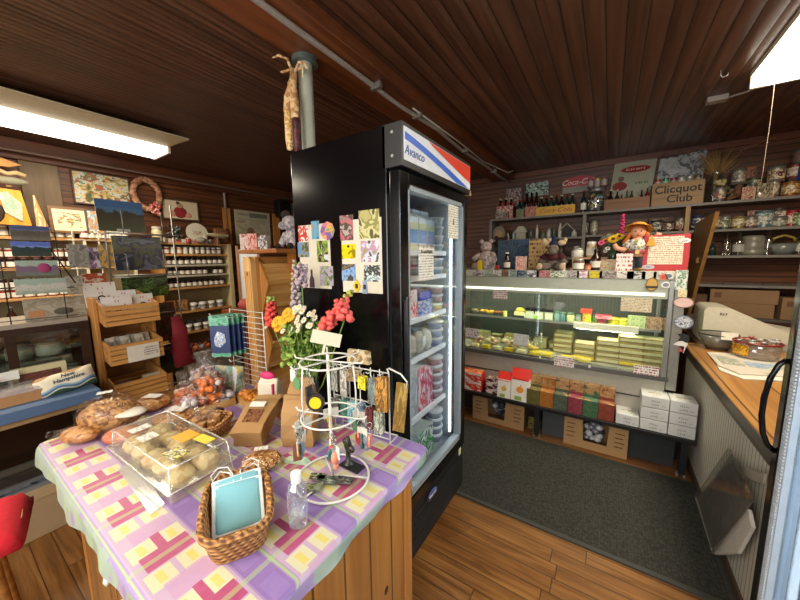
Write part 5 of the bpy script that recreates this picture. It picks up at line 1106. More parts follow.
# framed figure in red vest
ff = wframe('framed_picture', 'framed cream picture of a seated figure in a red vest on the left wall', 'picture', (181, 210), .42, .25, wood('#4a3626', '#6b513a', 0), mat('#cfc0a0', .6), XL+.03, .025, .018, .0)
MB().ell((-.01, 0, -.03), (.075, .004, .07)).build('red_vest', mat('#8a2422', .7), ff); MB().ell((-.01, -.001, .05), (.035, .004, .03)).build('face', mat('#b08a6a', .7), ff)
MB().ell((.08, 0, -.06), (.04, .004, .03)).ell((-.10, 0, -.05), (.04, .004, .035)).build('sleeve', mat('#c48a74', .7), ff); MB().ell((-.03, -.002, .08), (.022, .004, .02)).build('hat', mat('#4a3c34', .7), ff)
# poster with newspaper heading, orange side board, speaker, far window
q1, q2 = atX(235, 209, XL+.05), atX(272, 245, XL+.05)
po = thing('poster', 'large cream newspaper style poster on the left wall behind the plush dog', 'poster', (XL+.03, (q1.y+q2.y)/2, q2.z), rotz=H2)
pw, ph = q2.y-q1.y, q1.z-q2.z
MB().box(-pw/2, pw/2, 0, .012, 0, ph).build('board', mat('#b9b195', .6), po); MB().box(-pw/2+.02, pw/2-.02, -.001, 0, 0.02, ph-.11).build('print_field', picture(['#b0a88c', '#a8a084', '#b9b195', '#9a8a70'], 2.4, .6, 3), po)
MB().box(-pw*.1, pw*.42, -.0015, 0, ph-.095, ph-.03).build('dark_heading', picture(['#7d7f70', '#5c6054', '#8f907e'], 7, .6, 3), po); scrawl(6, .06, mat('#6f705f'), po, (-pw*.27, -.002, ph-.06))
MB().ell((-.05, 0, .16), (.07, .003, .10)).build('portrait', mat('#86694e', .6), po)
tag(MB().box(-.05, .05, 0, .02, 0, .50).build('wooden_board', wood('#a8682c', '#c98a44', 2), None, (XL+.045, 2.47, 1.73), H2), 'upright orange pine board left of the cream poster', 'board')
tag(MB().box(-.06, .06, 0, .02, 0, .50).build('wooden_board', wood('#a8682c', '#c98a44', 2), None, (XL+.045, 3.26, 1.73), H2), 'upright orange pine board right of the cream poster', 'board')
tag(MB().box(-.11, .11, 0, .14, 0, .27).build('wall_speaker', mat('#0e0e0f', .5), None, (XL+.16, 3.36, 2.18), H2, bev=.01), 'black loudspeaker high on the left wall beside the fridge', 'speaker')
wframe('framed_picture', 'white edged picture glimpsed between the speaker and the fridge', 'picture', (291, 215), .34, .40, mat('#c9c2ac', .5), picture(['#5a6a60', '#8a9a90', '#6f7a72'], 3, .4, 3), XL+.05, .02, .03)
ck = thing('wall_clock', 'round white wall clock with dark rim beside the fridge', 'clock', (XL+.04, atX(290.5, 240, XL+.04).y, atX(290.5, 240, XL+.04).z), rot=Euler((H2, 0, H2)))
MB().lathe([(0, 0), (.13, 0), (.13, .03), (.11, .035), (.11, .025), (0, .025)], 28, ms=[0, 0, 0, 0, 1]).build('clock_body', [mat('#1c1a18', .4), mat('#d8d4c8', .5)], ck); MB().box(-.004, .004, 0, .08, .026, .028).box(0, .055, -.004, .004, .026, .028).build('hand', blackp, ck)
wframe('framed_picture', 'small dark framed picture low beside the fridge edge', 'picture', (291, 258), .12, .17, mat('#1c1a18', .4), picture(['#b0a898', '#8a8478', '#c8c0b0'], 3, .4, 3), XL+.05, .02, .015)
# ---- left jar shelving
lw = thing('jam_shelving', 'long pine shelving of jam jars at the far left of the left wall', 'shelving', (XL, 0, 0))
dS = .24; LZ = [1.735, 1.465, 1.20, .92]
for z in LZ: MB().box(.001, dS, -.35, 1.33, z-.022, z).build('shelf', pine, lw)
for y in (-.35, .93, 1.31): MB().box(.001, dS, y, y+.022, .0, 1.713).build('upright', mat('#c9bf9a', .5), lw)
MB().box(.001, .012, -.33, 1.31, .92, 1.71).build('back_panel', mat('#a89c78', .6), lw)
dark = mat('#2a0d12', .12); lbl = mat('#d4cec0', .5); ldm = mat('#3a2a20', .4)
jp = Proto(jar('jam_jar', 'x', 'jar', .032, .085, dark, ldm, lbl, (0, 0, 0), n=10)); jp2 = Proto(jar('jam_jar', 'x', 'jar', .033, .085, mat('#7a2a18', .15), mat('#c8c2b0', .4), lbl, (0, 0, 0), n=10)); jp3 = Proto(jar('jam_jar', 'x', 'jar', .032, .09, mat('#8a7a3a', .2), mat('#c8c2b0', .4), lbl, (0, 0, 0), n=10))
for r_i, z in enumerate((LZ[1], LZ[2])):
    for k in range(2):
        for i in range(16):
            y = -.26+i*.073
            if y > .90: continue
            [jp, jp2, jp][(r_i+k) % 3].put((XL+.19, y, z+k*.087+.001), H2, label='white labelled jam jar, %s layer, %s shelf of the far left shelving' % (['lower', 'upper'][k], ['second', 'third'][r_i]), group='jam jars %d%d at the far left' % (r_i, k))
for i in range(18):
    y = -.30+i*.068
    if y > .90: continue
    jp3.put((XL+.19, y, LZ[0]+.001), H2, label='pale lidded jar in the row along the top of the far left shelving', group='jars on top of the far left shelving')
sb = Proto(bottle('syrup_bottle', 'x', .035, .21, mat('#3a1a10', .1), mat('#c8c2b0', .4), lbl, (0, 0, 0), neck=.45))
for i in range(12):
    y = -.28+i*.1
    sb.put((XL+.18, y, LZ[3]+.001), H2, label='tall dark syrup bottle on the lowest shelf of the far left shelving', group='syrup bottles at the far left')
# items on top of the left shelving
wframe('framed_picture', 'brown framed cream landscape print standing on the far left jam shelving', 'picture', (70, 219), .27, .25, wood('#5a3a20', '#7a5530', 0), picture(['#d8cca0', '#d8cca0', '#8a6a44', '#d0c090'], 2.5, .5, 4), XS+.0, .02, .025, tilt=-.1, z=1.78, mount=mat('#d8cda6', .6), mw=.03)
wframe('framed_picture', 'narrow grey framed print beside the brown framed landscape', 'picture', (95, 215), .14, .24, mat('#4a4640', .4), picture(['#a8927a', '#b8783a', '#8a9a9a', '#c8c0b0'], 4, .5, 4), XS+.01, .02, .012, z=1.78)
for i in range(14): jx = jp3 if i % 3 else jp2; jx.put((XS-.02, .98+i*.03 if False else .95+(i % 7)*.052, LZ[0]+.001+(i//7)*.0), H2, label='small patterned jar beside the framed prints on the shelf top', group='packets beside the framed prints') if i < 7 else None
# wall plank, yellow cabinet, fish ...
yl = wood('#b0701e', '#d8952e', 2, .4, 5, 'yellow_pine')
yc2 = thing('wooden_cabinet', 'yellow orange wooden cabinet at the top left edge with round dark opening', 'cabinet', (XS+.04, .42, 1.83), rotz=H2)
MB().prism([(-.4, 0), (.19, 0), (.155, .29), (-.4, .32)], 0, .2).build('body', yl, yc2, bev=.004); MB().ell((-.05, -.004, .10), (.10, .012, .11)).build('dark_hollow', mat('#2a1a10', .8), yc2)
MB().prism([(.05, .10), (.14, .03), (.15, .18), (.08, .27), (.03, .26)], -.012, -.002).build('white_map', picture(['#c9c0a0', '#8aa088', '#d8d0b8'], 4, .6, 3), yc2)
fs = thing('carved_fish', 'carved grey and cream fish lying on the yellow cabinet', 'ornament', (XS+.0, .52, 2.20), rotz=H2)
MB().ell((0, 0, 0), (.12, .03, .035), 16, 8).add([(-.11, 0, 0), (-.19, 0, .05), (-.18, 0, -.04)], [(0, 1, 2)]).build('body', mat('#7f7a64', .6), fs); MB().tube([(-.12, -.02, .03), (-.06, -.02, .08), (0, -.02, .05), (.05, -.02, .07), (.10, -.02, .05)], .02, 7).build('driftwood', mat('#b89a70', .7), fs)
MB().box(-.015, .015, 0, .03, -.05, -.02).box(-.08, -.06, 0, .03, -.05, 0).build('stand', mat('#8a6a40', .6), fs)
hx = thing('star_shelf', 'orange hexagonal wooden tray leaning at the top left of the wall', 'tray', (XS-.08, .35, 2.31), rotz=H2)
MB().prism([(-.4, 0), (.2, .02), (.27, .05), (.10, .11), (-.3, .17)], 0, .03).build('tray_body', yl, hx); MB().prism([(-.4, .10), (.0, .11), (.02, .135), (-.3, .185)], -.01, 0).build('silver_edge', mat('#a8a49a', .4, .4), hx)
tag(MB().box(-.06, .06, 0, .05, 0, .2).build('white_box', mat('#d8d4c8', .5), None, (XS+.02, .29, 2.15), H2), 'white box standing at the very left on the yellow cabinet', 'box')
ct_ = thing('paper_cone', 'slim orange and cream cone standing beside the yellow cabinet', 'ornament', (XS+.02, .68, 1.757), rotz=H2); MB().cyl((0, 0, 0), (-.03, 0, .34), .045, .006, 14).build('cone', picture(['#c98a50', '#d8b890', '#b05a2c'], 3, .6, 4), ct_)
# ---- jar unit (right of the photo rack)
ju = thing('jar_shelf_unit', 'cream and pine shelf unit of jars and mugs on the left wall', 'shelving', (XL, 0, 0))
RZ = [zX(y) for y in (242.5, 254, 265, 275.8, 288.5, 313.5, 335.5, 356)]
JY0, JY1 = 1.55, 2.33
for i, z in enumerate(RZ): MB().box(.001, .245, JY0, JY1, z-.022, z).build('shelf', pine if i not in (2, 3) else mat('#b9b09a', .5), ju)
MB().box(.001, .245, JY0-.022, JY0, 0, RZ[0]).build('upright', pinez, ju); MB().box(.001, .26, JY1, JY1+.045, 0, RZ[0]).build('upright', mat('#c9b98a', .5), ju)
MB().box(.235, .25, JY0, JY0+.04, RZ[4], RZ[1]).build('face_strip', pinez, ju)
MB().box(.001, .01, JY0, JY1, .1, RZ[0]).build('back_panel', mat('#9a8a60', .6), ju)
MB().prism([(JY0, 0), (JY1, 0), (JY1, RZ[7]-.022), (JY0, RZ[7]-.022)], 0, .02, M=Matrix(((0, -1, 0, .36), (1, 0, 0, 0), (0, 0, 1, 0), (0, 0, 0, 1)))).box(.001, .34, JY0, JY1, RZ[7]-.03, RZ[7]-.022).build('kick_board', mat('#7a7468', .5), ju)
ordn = ['second', 'third', 'fourth', 'fifth']
for r_i in (2, 3, 4):
    for i in range(10):
        y = JY0+.10+i*.066
        if r_i == 3 and i in (7,): continue
        jp.put((XL+.19, y, RZ[r_i]+.001), H2, label='dark jam jar with white label on the %s shelf of the cream unit' % ordn[r_i-1], group='jam jars on the %s shelf' % ordn[r_i-1])
cols = ['#9a3a20', '#a8442a', '#c0b8ac', '#c8742a', '#c8c2b4', '#d0ccc4', '#6a6a6a', '#8a8880', '#8a8880', '#77757a', '#7a7870']
for i, c in enumerate(cols):
    if i >= 11: continue
    jar('jar', '%s jar on the top row of the cream unit, %s from the left' % (['red', 'russet', 'white', 'amber', 'cream', 'frosted', 'grey', 'silver', 'silver', 'slate', 'stone'][i], 'first second third fourth fifth sixth seventh eighth ninth tenth eleventh'.split()[i]), 'jar', .028, .085, mat(c, .25), white, lbl, (XL+.19, JY0+.03+i*.066, RZ[1]+.001), H2, n=10)
def mug(c, band=None):
    b = MB().lathe([(0, 0), (.036, 0), (.04, .006), (.04, .09), (.036, .09), (.035, .01), (0, .008)], 14).build('mug', c); tag(b, 'x', 'mug'); MB().tube([(.038, 0, .075), (.062, 0, .07), (.066, 0, .045), (.055, 0, .022), (.038, 0, .02)], .006, 6).build('handle', c, b)
    if band: MB().lathe([(.0405, .03), (.0405, .06)], 14).build('print_band', band, b)
    return Proto(b)
mw = mug(mat('#cfccc2', .35), mat('#8a8a88', .5)); mg = mug(mat('#7f8488', .35), mat('#5c6066', .5))
for i in range(4): mw.put((XL+.19, JY0+.32+i*.11, RZ[5]+.001), 1.0+i*.5, 'white printed mug on the fifth shelf, %s in its row' % ['leftmost', 'second', 'third', 'rightmost'][i])
for i in range(2): pbox('kraft_canister', 'tan kraft canister, %s of two on the mug shelf' % ['left', 'right'][i], .09, .09, .14, mat('#9a6a3a', .7), picture(['#a8753f', '#8a5a30', '#b88a54'], 3, .6, i), (XL+.235, JY0+.07+i*.13, RZ[5]+.001), H2)
for i in range(6): mg.put((XL+.10, JY0+.21+i*.1, RZ[6]+.03), 0, 'grey mug in the rear row of the sixth shelf', 'grey mugs in the rear row')
tag(MB().box(.02, .15, JY0+.14, JY1-.02, 0, .028).build('mug_riser', pine, None, (XL, 0, RZ[6]+.001)), 'low pine riser under the rear grey mugs', 'riser')
for i in range(5): mw.put((XL+.20, JY0+.24+i*.105, RZ[6]+.001), 2.2+i*.3, 'white mug in the front row of the sixth shelf', 'white mugs in the front row')
for i in range(2): bottle('syrup_bottle', 'dark bottle with white cap and label, %s of two on the mug shelf' % ['left', 'right'][i], .03, .13, brn, white, lbl, (XL+.21, JY0+.05+i*.08, RZ[6]+.001), neck=.5)
tc = ['#8f3a24', '#b0603a', '#4a2a20', '#c49a74', '#6a3a2c', '#a8502c', '#3a3034', '#b88a6a', '#8a8a90', '#a03030']
for i in range(20):
    y = JY0+.05+(i % 10)*.074; fr_ = i//10
    t = tag(lump((0, 0, .032), (.034, .03, .032), 9, 6, .15).build('soft_toy', mat(tc[(i*7) % 10], .9, 0, .2, 60), None, (XL+.28-.1*fr_+(-.02), y, RZ[7]+.001+.0*fr_), i), 'small %s plush toy in the heap on the bottom shelf' % ['russet', 'orange', 'dark brown', 'tan', 'brown', 'rust', 'black', 'beige', 'grey', 'red'][(i*7) % 10], 'soft toy', 'plush toys on the bottom shelf')
    t['label'] += [' in front', ' at the back'][fr_]
    MB().ell((.02, -.012, .07), (.02, .018, .018), 8, 5).build('head', mat(tc[(i*3) % 10], .9), t)
# things on top of the jar unit
TZ = RZ[0]+.001
pl = thing('plate', 'white oval plate with a brown drawing standing on the jar unit', 'plate', (XS-.02, atX(197, 230, XS-.02).y, TZ+.13), rot=Euler((-.15, 0, H2)))
MB().prism([(.125*math.cos(a), .12*math.sin(a)) for a in [2*PI*i/28 for i in range(28)]], 0, .012).build('rim', mat('#cfc8b4', .25), pl); MB().box(-.05, .05, -.001, 0, -.03, .02).build('drawing', picture(['#cfc8b4', '#8a6a50', '#cfc8b4', '#9a8468'], 5, .4, 3), pl)
cp = tag(MB().ell((0, 0, .035), (.07, .06, .04)).build('felt_hat', mat('#8a8474', .8), None, (XS+.02, atX(200, 240, XS).y, TZ+.002)), 'grey green felt cap lying before the oval plate', 'hat')
fc = thing('fruit_cluster', 'dark green glass grape cluster with leaves on the jar unit', 'ornament', (XS-.05, atX(178, 232, XS).y, TZ))
b = MB()
for i in range(26): b.ell((random.uniform(-.06, .06), random.uniform(-.08, .07), .03+random.random()*.16), .02, 7, 5)
b.build('grapes', speckle(['#3a4238', '#5a665c', '#2a2c28', '#6a7468'], 30, .3), fc)
bi = thing('wicker_nest', 'round wicker basket with a carved bird in front on the jar unit', 'basket', (XS-.06, atX(224, 228, XS).y, TZ))
MB().lathe([(.0, .0), (.06, 0), (.10, .05), (.10, .2), (.09, .2), (.09, .05)], 16, M=Matrix.Translation((-.02, 0, 0))).build('basket', speckle(['#6a4424', '#8a6034', '#5a3418'], 50, .8), bi)
bd_ = thing('carved_bird', 'cream and green carved bird before the round wicker basket', 'ornament', (XS+.08, atX(214, 234, XS).y, TZ+.0)); MB().ell((0, 0, .10), (.035, .13, .028), rot=Euler((-.12, 0, 0))).ell((0, .12, .10), (.02, .03, .02)).build('body', mat('#a89e7c', .6), bd_); MB().cyl((0, 0, 0), (0, 0, .09), .012).build('stand', mat('#7a5a34', .6), bd_)
cnd = ['#3a3a70', '#b8b0a0', '#a03a30', '#c8c0b0', '#56504c', '#7a7468', '#c8b890']
for i, (px_, r, h) in enumerate(((157, .03, .09), (163, .03, .06), (188, .03, .06), (205, .03, .10), (210, .03, .05), (218, .025, .13), (149, .05, .17))):
    jar('trinket_jar', '%s trinket jar on top of the cream and pine unit' % ['navy', 'pale grey', 'dull red', 'ivory', 'smoky', 'stone grey', 'yellowish'][i], 'jar', r, h, mat(cnd[i], .4), mat('#b0a898', .4), None, (XS+.0, max(JY0+.03, atX(px_, 238, XS).y) if i != 6 else JY0+.0, TZ), n=10)
for i in range(9): tag(MB().box(-.03, .03, 0, .006, 0, .045).build('name_tag', mat(['#cfcabc', '#c8b8a8', '#c46a5c'][i % 3], .5), None, (XL+.245, JY0+.06+i*.07, TZ), H2), 'small pale card lying along the front of the jar unit top', 'card', 'cards along the jar unit top')

# ================================================================ CRATE STAND, PHOTO RACK, CABINET, BLUE TABLE
cs_ = thing('crate_stand', 'pine display stand with four tilted slatted crates', 'display stand', (-2.80, .775, 0), rotz=H2)
cpine = wood('#8a5a2a', '#c08a4a', 0, .5, 6, 'crate_pine')
w2_ = .15
MB().box(-w2_-.02, -w2_, -.02, .28, 0, 1.27).box(w2_, w2_+.02, .02, .28, 0, 1.20).build('side_post', wood('#8a5a2a', '#b8803f', 2, .5, 6, 'crate_pine2'), cs_, bev=.002)
MB().box(-w2_, w2_, .26, .28, 0, 1.20).build('back_board', cpine, cs_)
for z in (1.09, .83, .57, .25):
    f = thing('x', 'x', 'x'); del f['category']; del f['label']; f.name = 'crate'; f.parent = cs_; f.location = (0, 0, z); f.rotation_euler = (.0, 0, 0)
    b = MB()
    for k in range(4): b.box(-w2_+.002, w2_-.002, -.14+.0*k, -.128, k*.034, k*.034+.028)
    for sx in (-1, 1): b.add([(sx*(w2_-.012), -.13, 0), (sx*(w2_-.012), .24, .07), (sx*(w2_-.012), .24, .20), (sx*(w2_-.012), -.13, .13), (sx*(w2_-.002), -.13, 0), (sx*(w2_-.002), .24, .07), (sx*(w2_-.002), .24, .20), (sx*(w2_-.002), -.13, .13)], [(0, 1, 2, 3), (7, 6, 5, 4), (0, 4, 5, 1), (1, 5, 6, 2), (2, 6, 7, 3), (3, 7, 4, 0)])
    for k in range(6): y = -.13+k*.062; b.box(-w2_+.004, w2_-.004, y, y+.05, .0+.018*k, .008+.018*k)
    b.build('slats', cpine, f)
def inst(x, y, z): v = cs_.matrix_world @ Vector((x, y, z)); return v
bpy.context.view_layer.update()
whc = mat('#d2ccc0', .6)
def pcard(x, y, z, w, h, label, lean=-.25):
    v = inst(x, y, z); t = thing('candy_card', label, 'card', v, rot=Euler((lean, 0, H2)))
    MB().box(-w/2, w/2, 0, .002, 0, h).build('card', printed('#cfc8be', '#a05a60', .03, .6, .5, 60), t); MB().lathe([(.012, 0), (.02, 0), (.02, .002), (.012, .002)], 14).build('round_mark', blackp, t, (0, -.002, h*.35), rot=Euler((PI/2, 0, 0))); return t
pcard(-.09, .10, 1.20, .17, .17, 'tall white card with red print in the top crate, rear'); pcard(.01, .02, 1.19, .14, .12, 'middle white card with black circle in the top crate'); pcard(.09, -.05, 1.16, .13, .12, 'right white card with black circle in the top crate'); pcard(-.06, -.09, 1.15, .16, .13, 'front left white card with black circle in the top crate')
for i in range(6):
    v = inst(-.105+i*.04, -.06+.01*(i % 2), 1.105); tag(MB().ell((0, 0, .035), (.03, .028, .038), 9, 6, jit=.12).build('popcorn_bag', speckle(['#b98a3e', '#d8b06a', '#8a5a24', '#c89c50'], 60, .5), None, v), 'small bag of caramel corn in the top crate', 'snack bag', 'caramel corn bags in the top crate')
for i in range(6):
    v = inst(-.105+i*.04, -.02+.02*(i % 2), .855); o = tag(MB().box(-.03, .03, 0, .035, 0, .14, taper=.004).build('candy_pack', speckle(['#bcb4a4', '#8a8478', '#a89c88'], 40, .5), None, v, rot=Euler((-.2, 0, H2))), 'grey and white sweet pack in the second crate', 'snack bag', 'sweet packs in the second crate')
v = inst(.03, -.146, .83); qc = thing('info_card', 'white information card hanging on the second crate', 'card', v, rotz=H2); MB().box(-.09, .09, 0, .003, 0, .11).build('card', mat('#cfc9ba', .6), qc); MB().box(.0, .08, -.001, 0, .03, .09).build('text_block', printed('#cfc9ba', '#77706a', .016, .45), qc)
v = inst(-.08, -.08, .625); tag(MB().box(-.07, .07, 0, .06, 0, .05, taper=.006).build('snack_pack', picture(['#1f2a48', '#3a4a70', '#c8c0b0', '#1a2038'], 5, .3, 2), None, v, H2), 'dark blue snack pack in the third crate', 'snack bag')
v = inst(.09, -.04, .635); tag(MB().cyl((-.05, 0, .03), (.05, 0, .03), .03, n=14).build('paper_roll', mat('#a89a80', .7), None, v, H2), 'rolled tan paper pack in the third crate', 'roll')
# photo rack
prk = thing('photo_rack', 'black wire floor rack holding large landscape photos', 'rack', (-3.12, 0, 0))
wire = mat('#8f8d88', .3, .6); b = MB()
for y in (.80, 1.24): b.tube([(0, y, .0 if y > 1 else 1.30), (0, y, 1.97)], .006, 6)
for z in (1.40, 1.72): b.tube([(0, .80, z), (0, 1.24, z)], .005, 5); b.tube([(0, .80, z), (.10, .80, z-.01), (.10, 1.24, z-.01), (0, 1.24, z)], .005, 5)
for z in (.45, .8, 1.10): b.tube([(0, 1.02, z), (0, 1.24, z)], .005, 5); b.tube([(0, 1.02, z), (.10, 1.02, z-.01), (.10, 1.24, z-.01), (0, 1.24, z)], .005, 5)
for z in (1.40, 1.72):
    for y in (.88, 1.13): b.tube([(.10, y, z-.01), (.095, y, z+.16), (.05, y, z+.165)], .004, 5)
b.build('wire_frame', wire, prk); MB().box(-.06, .3, 1.00, 1.27, 0, .02).build('base_plate', blkm, prk)
def pic_at(nm, label, px_, py_, X, w, h, m, tilt=-.12, cat='photo print', th=.008, roll=0):
    q = atX(px_, py_, X); return card(nm, w, h, m, (X, q.y, q.z-h/2), label, cat, rotz=H2, tilt=tilt, th=th, back=mat('#a8a49a', .6), roll=roll)
def lake(s1, s2, s3, nm='lake_print', seed=0): return scenic(s1, s2, s3, seed)
bp = pic_at('photo_print', 'wide blue topped photo in the top of the wire rack', 122, 216, -3.07, .28, .23, scenic('#4a6f90', '#3c3424', '#39421f', 1)); MB().box(-.14, .14, -.001, 0, .175, .23).build('blue_band', mat('#3f6088', .35), bp); MB().box(-.04, .04, -.0012, 0, .0, .02).build('caption_label', mat('#a8a89c', .5), bp)
pic_at('photo_print', 'wet slate rocks and red roof photo in the middle of the rack', 140, 253, -3.06, .31, .26, picture(['#24222c', '#3a3a48', '#4c4a30', '#2a2a36', '#565666', '#3c4c20', '#34241f'], 1.8, .3, 6))
pic_at('photo_print', 'dark photo of green plants below the slate rock photo', 147, 286, -3.05, .30, .17, picture(['#1c2014', '#28300f', '#3e5a20', '#1a1a14', '#5a7a2c', '#20241c'], 4, .3, 6))
pic_at('photo_print', 'dark photo with red berries low on the wire rack', 164, 322, -3.04, .20, .32, picture(['#1e1a1c', '#2c2024', '#5a2420', '#3a3c3c', '#1c2020', '#6a3028'], 4, .3, 2))
pic_at('photo_print', 'deep blue calendar photo at the bottom of the wire rack', 170, 353, -3.03, .17, .15, mat('#1c2c3c', .3))
pic_at('photo_print', 'grey green calendar photo under the deep blue one', 172, 366, -3.02, .17, .11, scenic('#2c4a5c', '#3a5a48', '#2a3a2c', 4))
for i, (px_, py_, w, h, c, l) in enumerate(((79, 256, .10, .15, ['#8a8a80', '#a8a49a', '#6a6a64'], 'grey postcard with light border'), (96, 258, .09, .14, ['#3c3c3c', '#8a6a8a', '#c8c8c4'], 'dark flower postcard in a silver frame'), (108, 256, .09, .15, ['#8a8a7a', '#c89a34', '#7a7468'], 'grey postcard with orange blossom'), (95, 280, .12, .09, ['#b04a28', '#a84424', '#c8bca8'], 'red cardinal postcard half hidden'), (76, 285, .09, .12, ['#a09a8c', '#b8b0a0', '#7a8478'], 'pale postcard behind the crate cards'))):
    pic_at('postcard', l+' left of the wire photo rack', px_, py_, -3.13, w*1.07, h*1.07, picture(c, 3, .35, i+5), -.08, 'postcard', .003)
pr2 = thing('postcard_rack', 'slim wire stand carrying the grey postcards left of the photo rack', 'rack', (-3.16, 0, 0)); b = MB()
for y in (.635, .77): b.tube([(0, y, 0), (0, y, 1.72)], .005, 5)
for z in (1.28, 1.46, 1.66): b.tube([(0, .60, z), (.025, .60, z), (.025, .80, z), (0, .80, z)], .004, 5)
b.build('wire_frame', mat('#c8c0a8', .4, .3), pr2); MB().box(-.05, .03, .61, .80, 0, .015).build('base_plate', blkm, pr2)
# red shirt on the rack side
b = MB(); b.tube([(0, 0, .40), (.01, .01, .30), (-.005, .02, .15), (0, .035, 0)], [.03, .055, .065, .075], 12)
for i, v in enumerate(b.v): b.v[i] = (v[0]*.45, v[1]+.012*math.sin(v[2]*30), v[2])
tag(b.build('red_cloth', mat('#7a1420', .8, 0, .3, 20), None, (-2.80, 1.075, .68)), 'dark red cloth hanging beside the pine crate stand', 'cloth')
# hook for it
tag(MB().tube([(0, 0, 0), (.03, 0, .02), (.05, 0, 0)], .006, 6).build('hook', wire, None, (-2.845, 1.075, 1.07)), 'wire hook on the rack carrying the red cloth', 'hook')

# glass front cabinet
gc_ = thing('glass_cabinet', 'dark wood glass fronted cabinet of kitchen goods', 'cabinet', (-2.86, 0, 0), rotz=0)
dkw = wood('#22120a', '#35200f', 1, .35, 5, 'dark_wood'); GX = -.45; GY0, GY1, GZ = -.75, .59, 1.15
MB().box(GX, 0, GY0, GY1, GZ-.025, GZ).build('top', mat('#8d8476', .4), gc_); MB().box(-.022, 0, GY0, GY1, GZ-.065, GZ-.025).box(-.022, 0, GY1-.045, GY1, .7, GZ-.065).box(GX, -.022, GY1-.02, GY1, .7, GZ-.025).box(GX, 0, GY0, GY1, 0, .70).box(-.022, 0, GY0, GY0+.045, .7, GZ-.065).box(GX, -.022, GY0, GY0+.02, .7, GZ-.025).box(-.02, 0, .235, .275, .70, GZ-.065).build('frame', dkw, gc_)
MB().box(-.014, -.01, GY0+.045, GY1-.045, .70, GZ-.065).build('glass_front', glass((.9, .93, .9), .07), gc_); MB().box(GX, GX+.01, GY0, GY1, .70, GZ-.03).build('back_panel', mat('#8f8a80', .5), gc_); MB().box(GX+.01, -.05, GY0+.02, GY1-.02, .90, .906).build('shelf', glass((.85, .9, .88), .15), gc_)
for i, (y, z, r, h, c, l) in enumerate(((.30, .907, .06, .10, '#8a8c80', 'grey enamel pot'), (.43, .907, .07, .09, '#a8a89c', 'pale glass bowl'), (.14, .907, .06, .12, '#4a4c44', 'dark jug'), (.53, .70, .035, .12, '#a8a8a0', 'white jar'), (.42, .70, .05, .10, '#4c4e48', 'dark lidded pot'), (.0, .907, .06, .13, '#2a2c2c', 'black kettle'), (-.12, .907, .06, .1, '#8a8478', 'stone crock'))):
    jar('kitchen_pot', l+' inside the dark wood glass cabinet', 'pot', r, h, mat(c, .3), mat('#77786e', .3), None, (-2.86-.2, y, z), n=16)
sgn = pic_at('picture_sign', 'wide grey picture of a covered bridge on the glass cabinet', 56, 304, -2.93, .27, .135, picture(['#8a8272', '#988f7c', '#857a66', '#9a9482'], 2.5, .5, 3), -.1, 'picture', .01)
sgn.location.z = GZ+.001
MB().ell((.03, -.002, .045), (.045, .003, .022)).build('arch_shape', mat('#4c453c', .6), sgn); MB().box(-.12, -.05, -.001, 0, .02, .06).build('orange_patch', mat('#a8744c', .6), sgn)
# postcards in the wire rack above the cabinet
wr_ = thing('postcard_rack', 'black wire postcard rack standing on the glass cabinet', 'rack', (-2.875, 0, GZ+.002)); b = MB()
for y in (.27, .50): b.tube([(0, y, 0), (0, y+.0, .56)], .003, 5)
for z in (.02, .20, .32, .44, .54): b.tube([(0, .20, z), (0, .55, z-.005)], .0025, 5)
b.tube([(.0, .42, .56), (.0, .56, .22)], .004, 5); b.build('wire_frame', mat('#2c2c30', .4, .5), wr_)
for i, (px_, py_, w, h, c) in enumerate(((31, 233, .155, .085, ('#5a6078', '#4a4238', '#6a6258')), (32, 249, .155, .085, ('#6f86b8', '#1e2a24', '#2a3424')), (38, 268, .17, .09, ('#8fa090', '#6a4a64', '#5c6a54')), (42, 286, .21, .09, ('#8a9a8a', '#b0a89a', '#7c8a74')))):
    o = pic_at('postcard', ['hazy blue mountain', 'blue sky lake', 'pink flower garden', 'pale green birch'][i]+' postcard in the black wire rack', px_, py_, -2.84, w, h, scenic(*c, seed=i), -.1, 'postcard', .003)
    if i == 2: MB().ell((.025, -.002, .045), (.028, .003, .028)).build('pink_bloom', mat('#8f2f5c', .6), o)
    if i < 2: MB().box(-w/2, w/2, -.001, 0, h*.72, h).build('sky_band', mat(['#3c4670', '#4a5ea8'][i], .4), o)
# blue table
bt = thing('side_table', 'side table covered with a blue cloth with white stars', 'table', (-2.65, -.05, 0))
blu = mat('#4a6284', .7, 0, .15, 8); LX0, LX1, LY0, LY1 = -.17, .16, -.7, .575
MB().box(LX0, LX1, LY0, LY1, .742, .752).box(LX1-.004, LX1+.002, LY0, LY1, .700, .752).build('blue_cloth', blu, bt)
for y in (-.45, .10, .40, .0): 
    b = MB()
    for k in range(4): a = k*PI/4; b.box(-.02, .02, -.002, .002, 0, .001, M=T(0, y, .7525) @ rz(a))
    b.build('star_print', mat('#a8b8cc', .7), bt, (.04 if y < .3 else -.02, 0, 0)) if y in (.10, .40) else None
MB().box(LX0, LX1-.01, LY0, LY1-.02, .715, .742).build('table_top', wood('#5a4026', '#7a5a38', 1), bt); MB().box(LX1-.03, LX1-.008, LY0, LY1-.03, .67, .70).build('apron', wood('#6a4f34', '#8f7450', 1), bt)
for y in (LY0+.02, LY1-.08): MB().box(LX1-.05, LX1-.015, y, y+.035, 0, .68).box(LX0+.0, LX0+.035, y, y+.035, 0, .715).build('leg', mat('#4a4640', .4, .3), bt)
MB().box(LX1-.05, LX1-.03, LY0, LY1-.05, .42, .45).build('crossbar', mat('#55534c', .4, .4), bt)
tag(MB().box(0, .02, 0, .32, 0, .28).build('leaning_board', mat('#4c4238', .7), None, (-2.62, .14, .0), .0), 'brown board standing under the blue table', 'board')
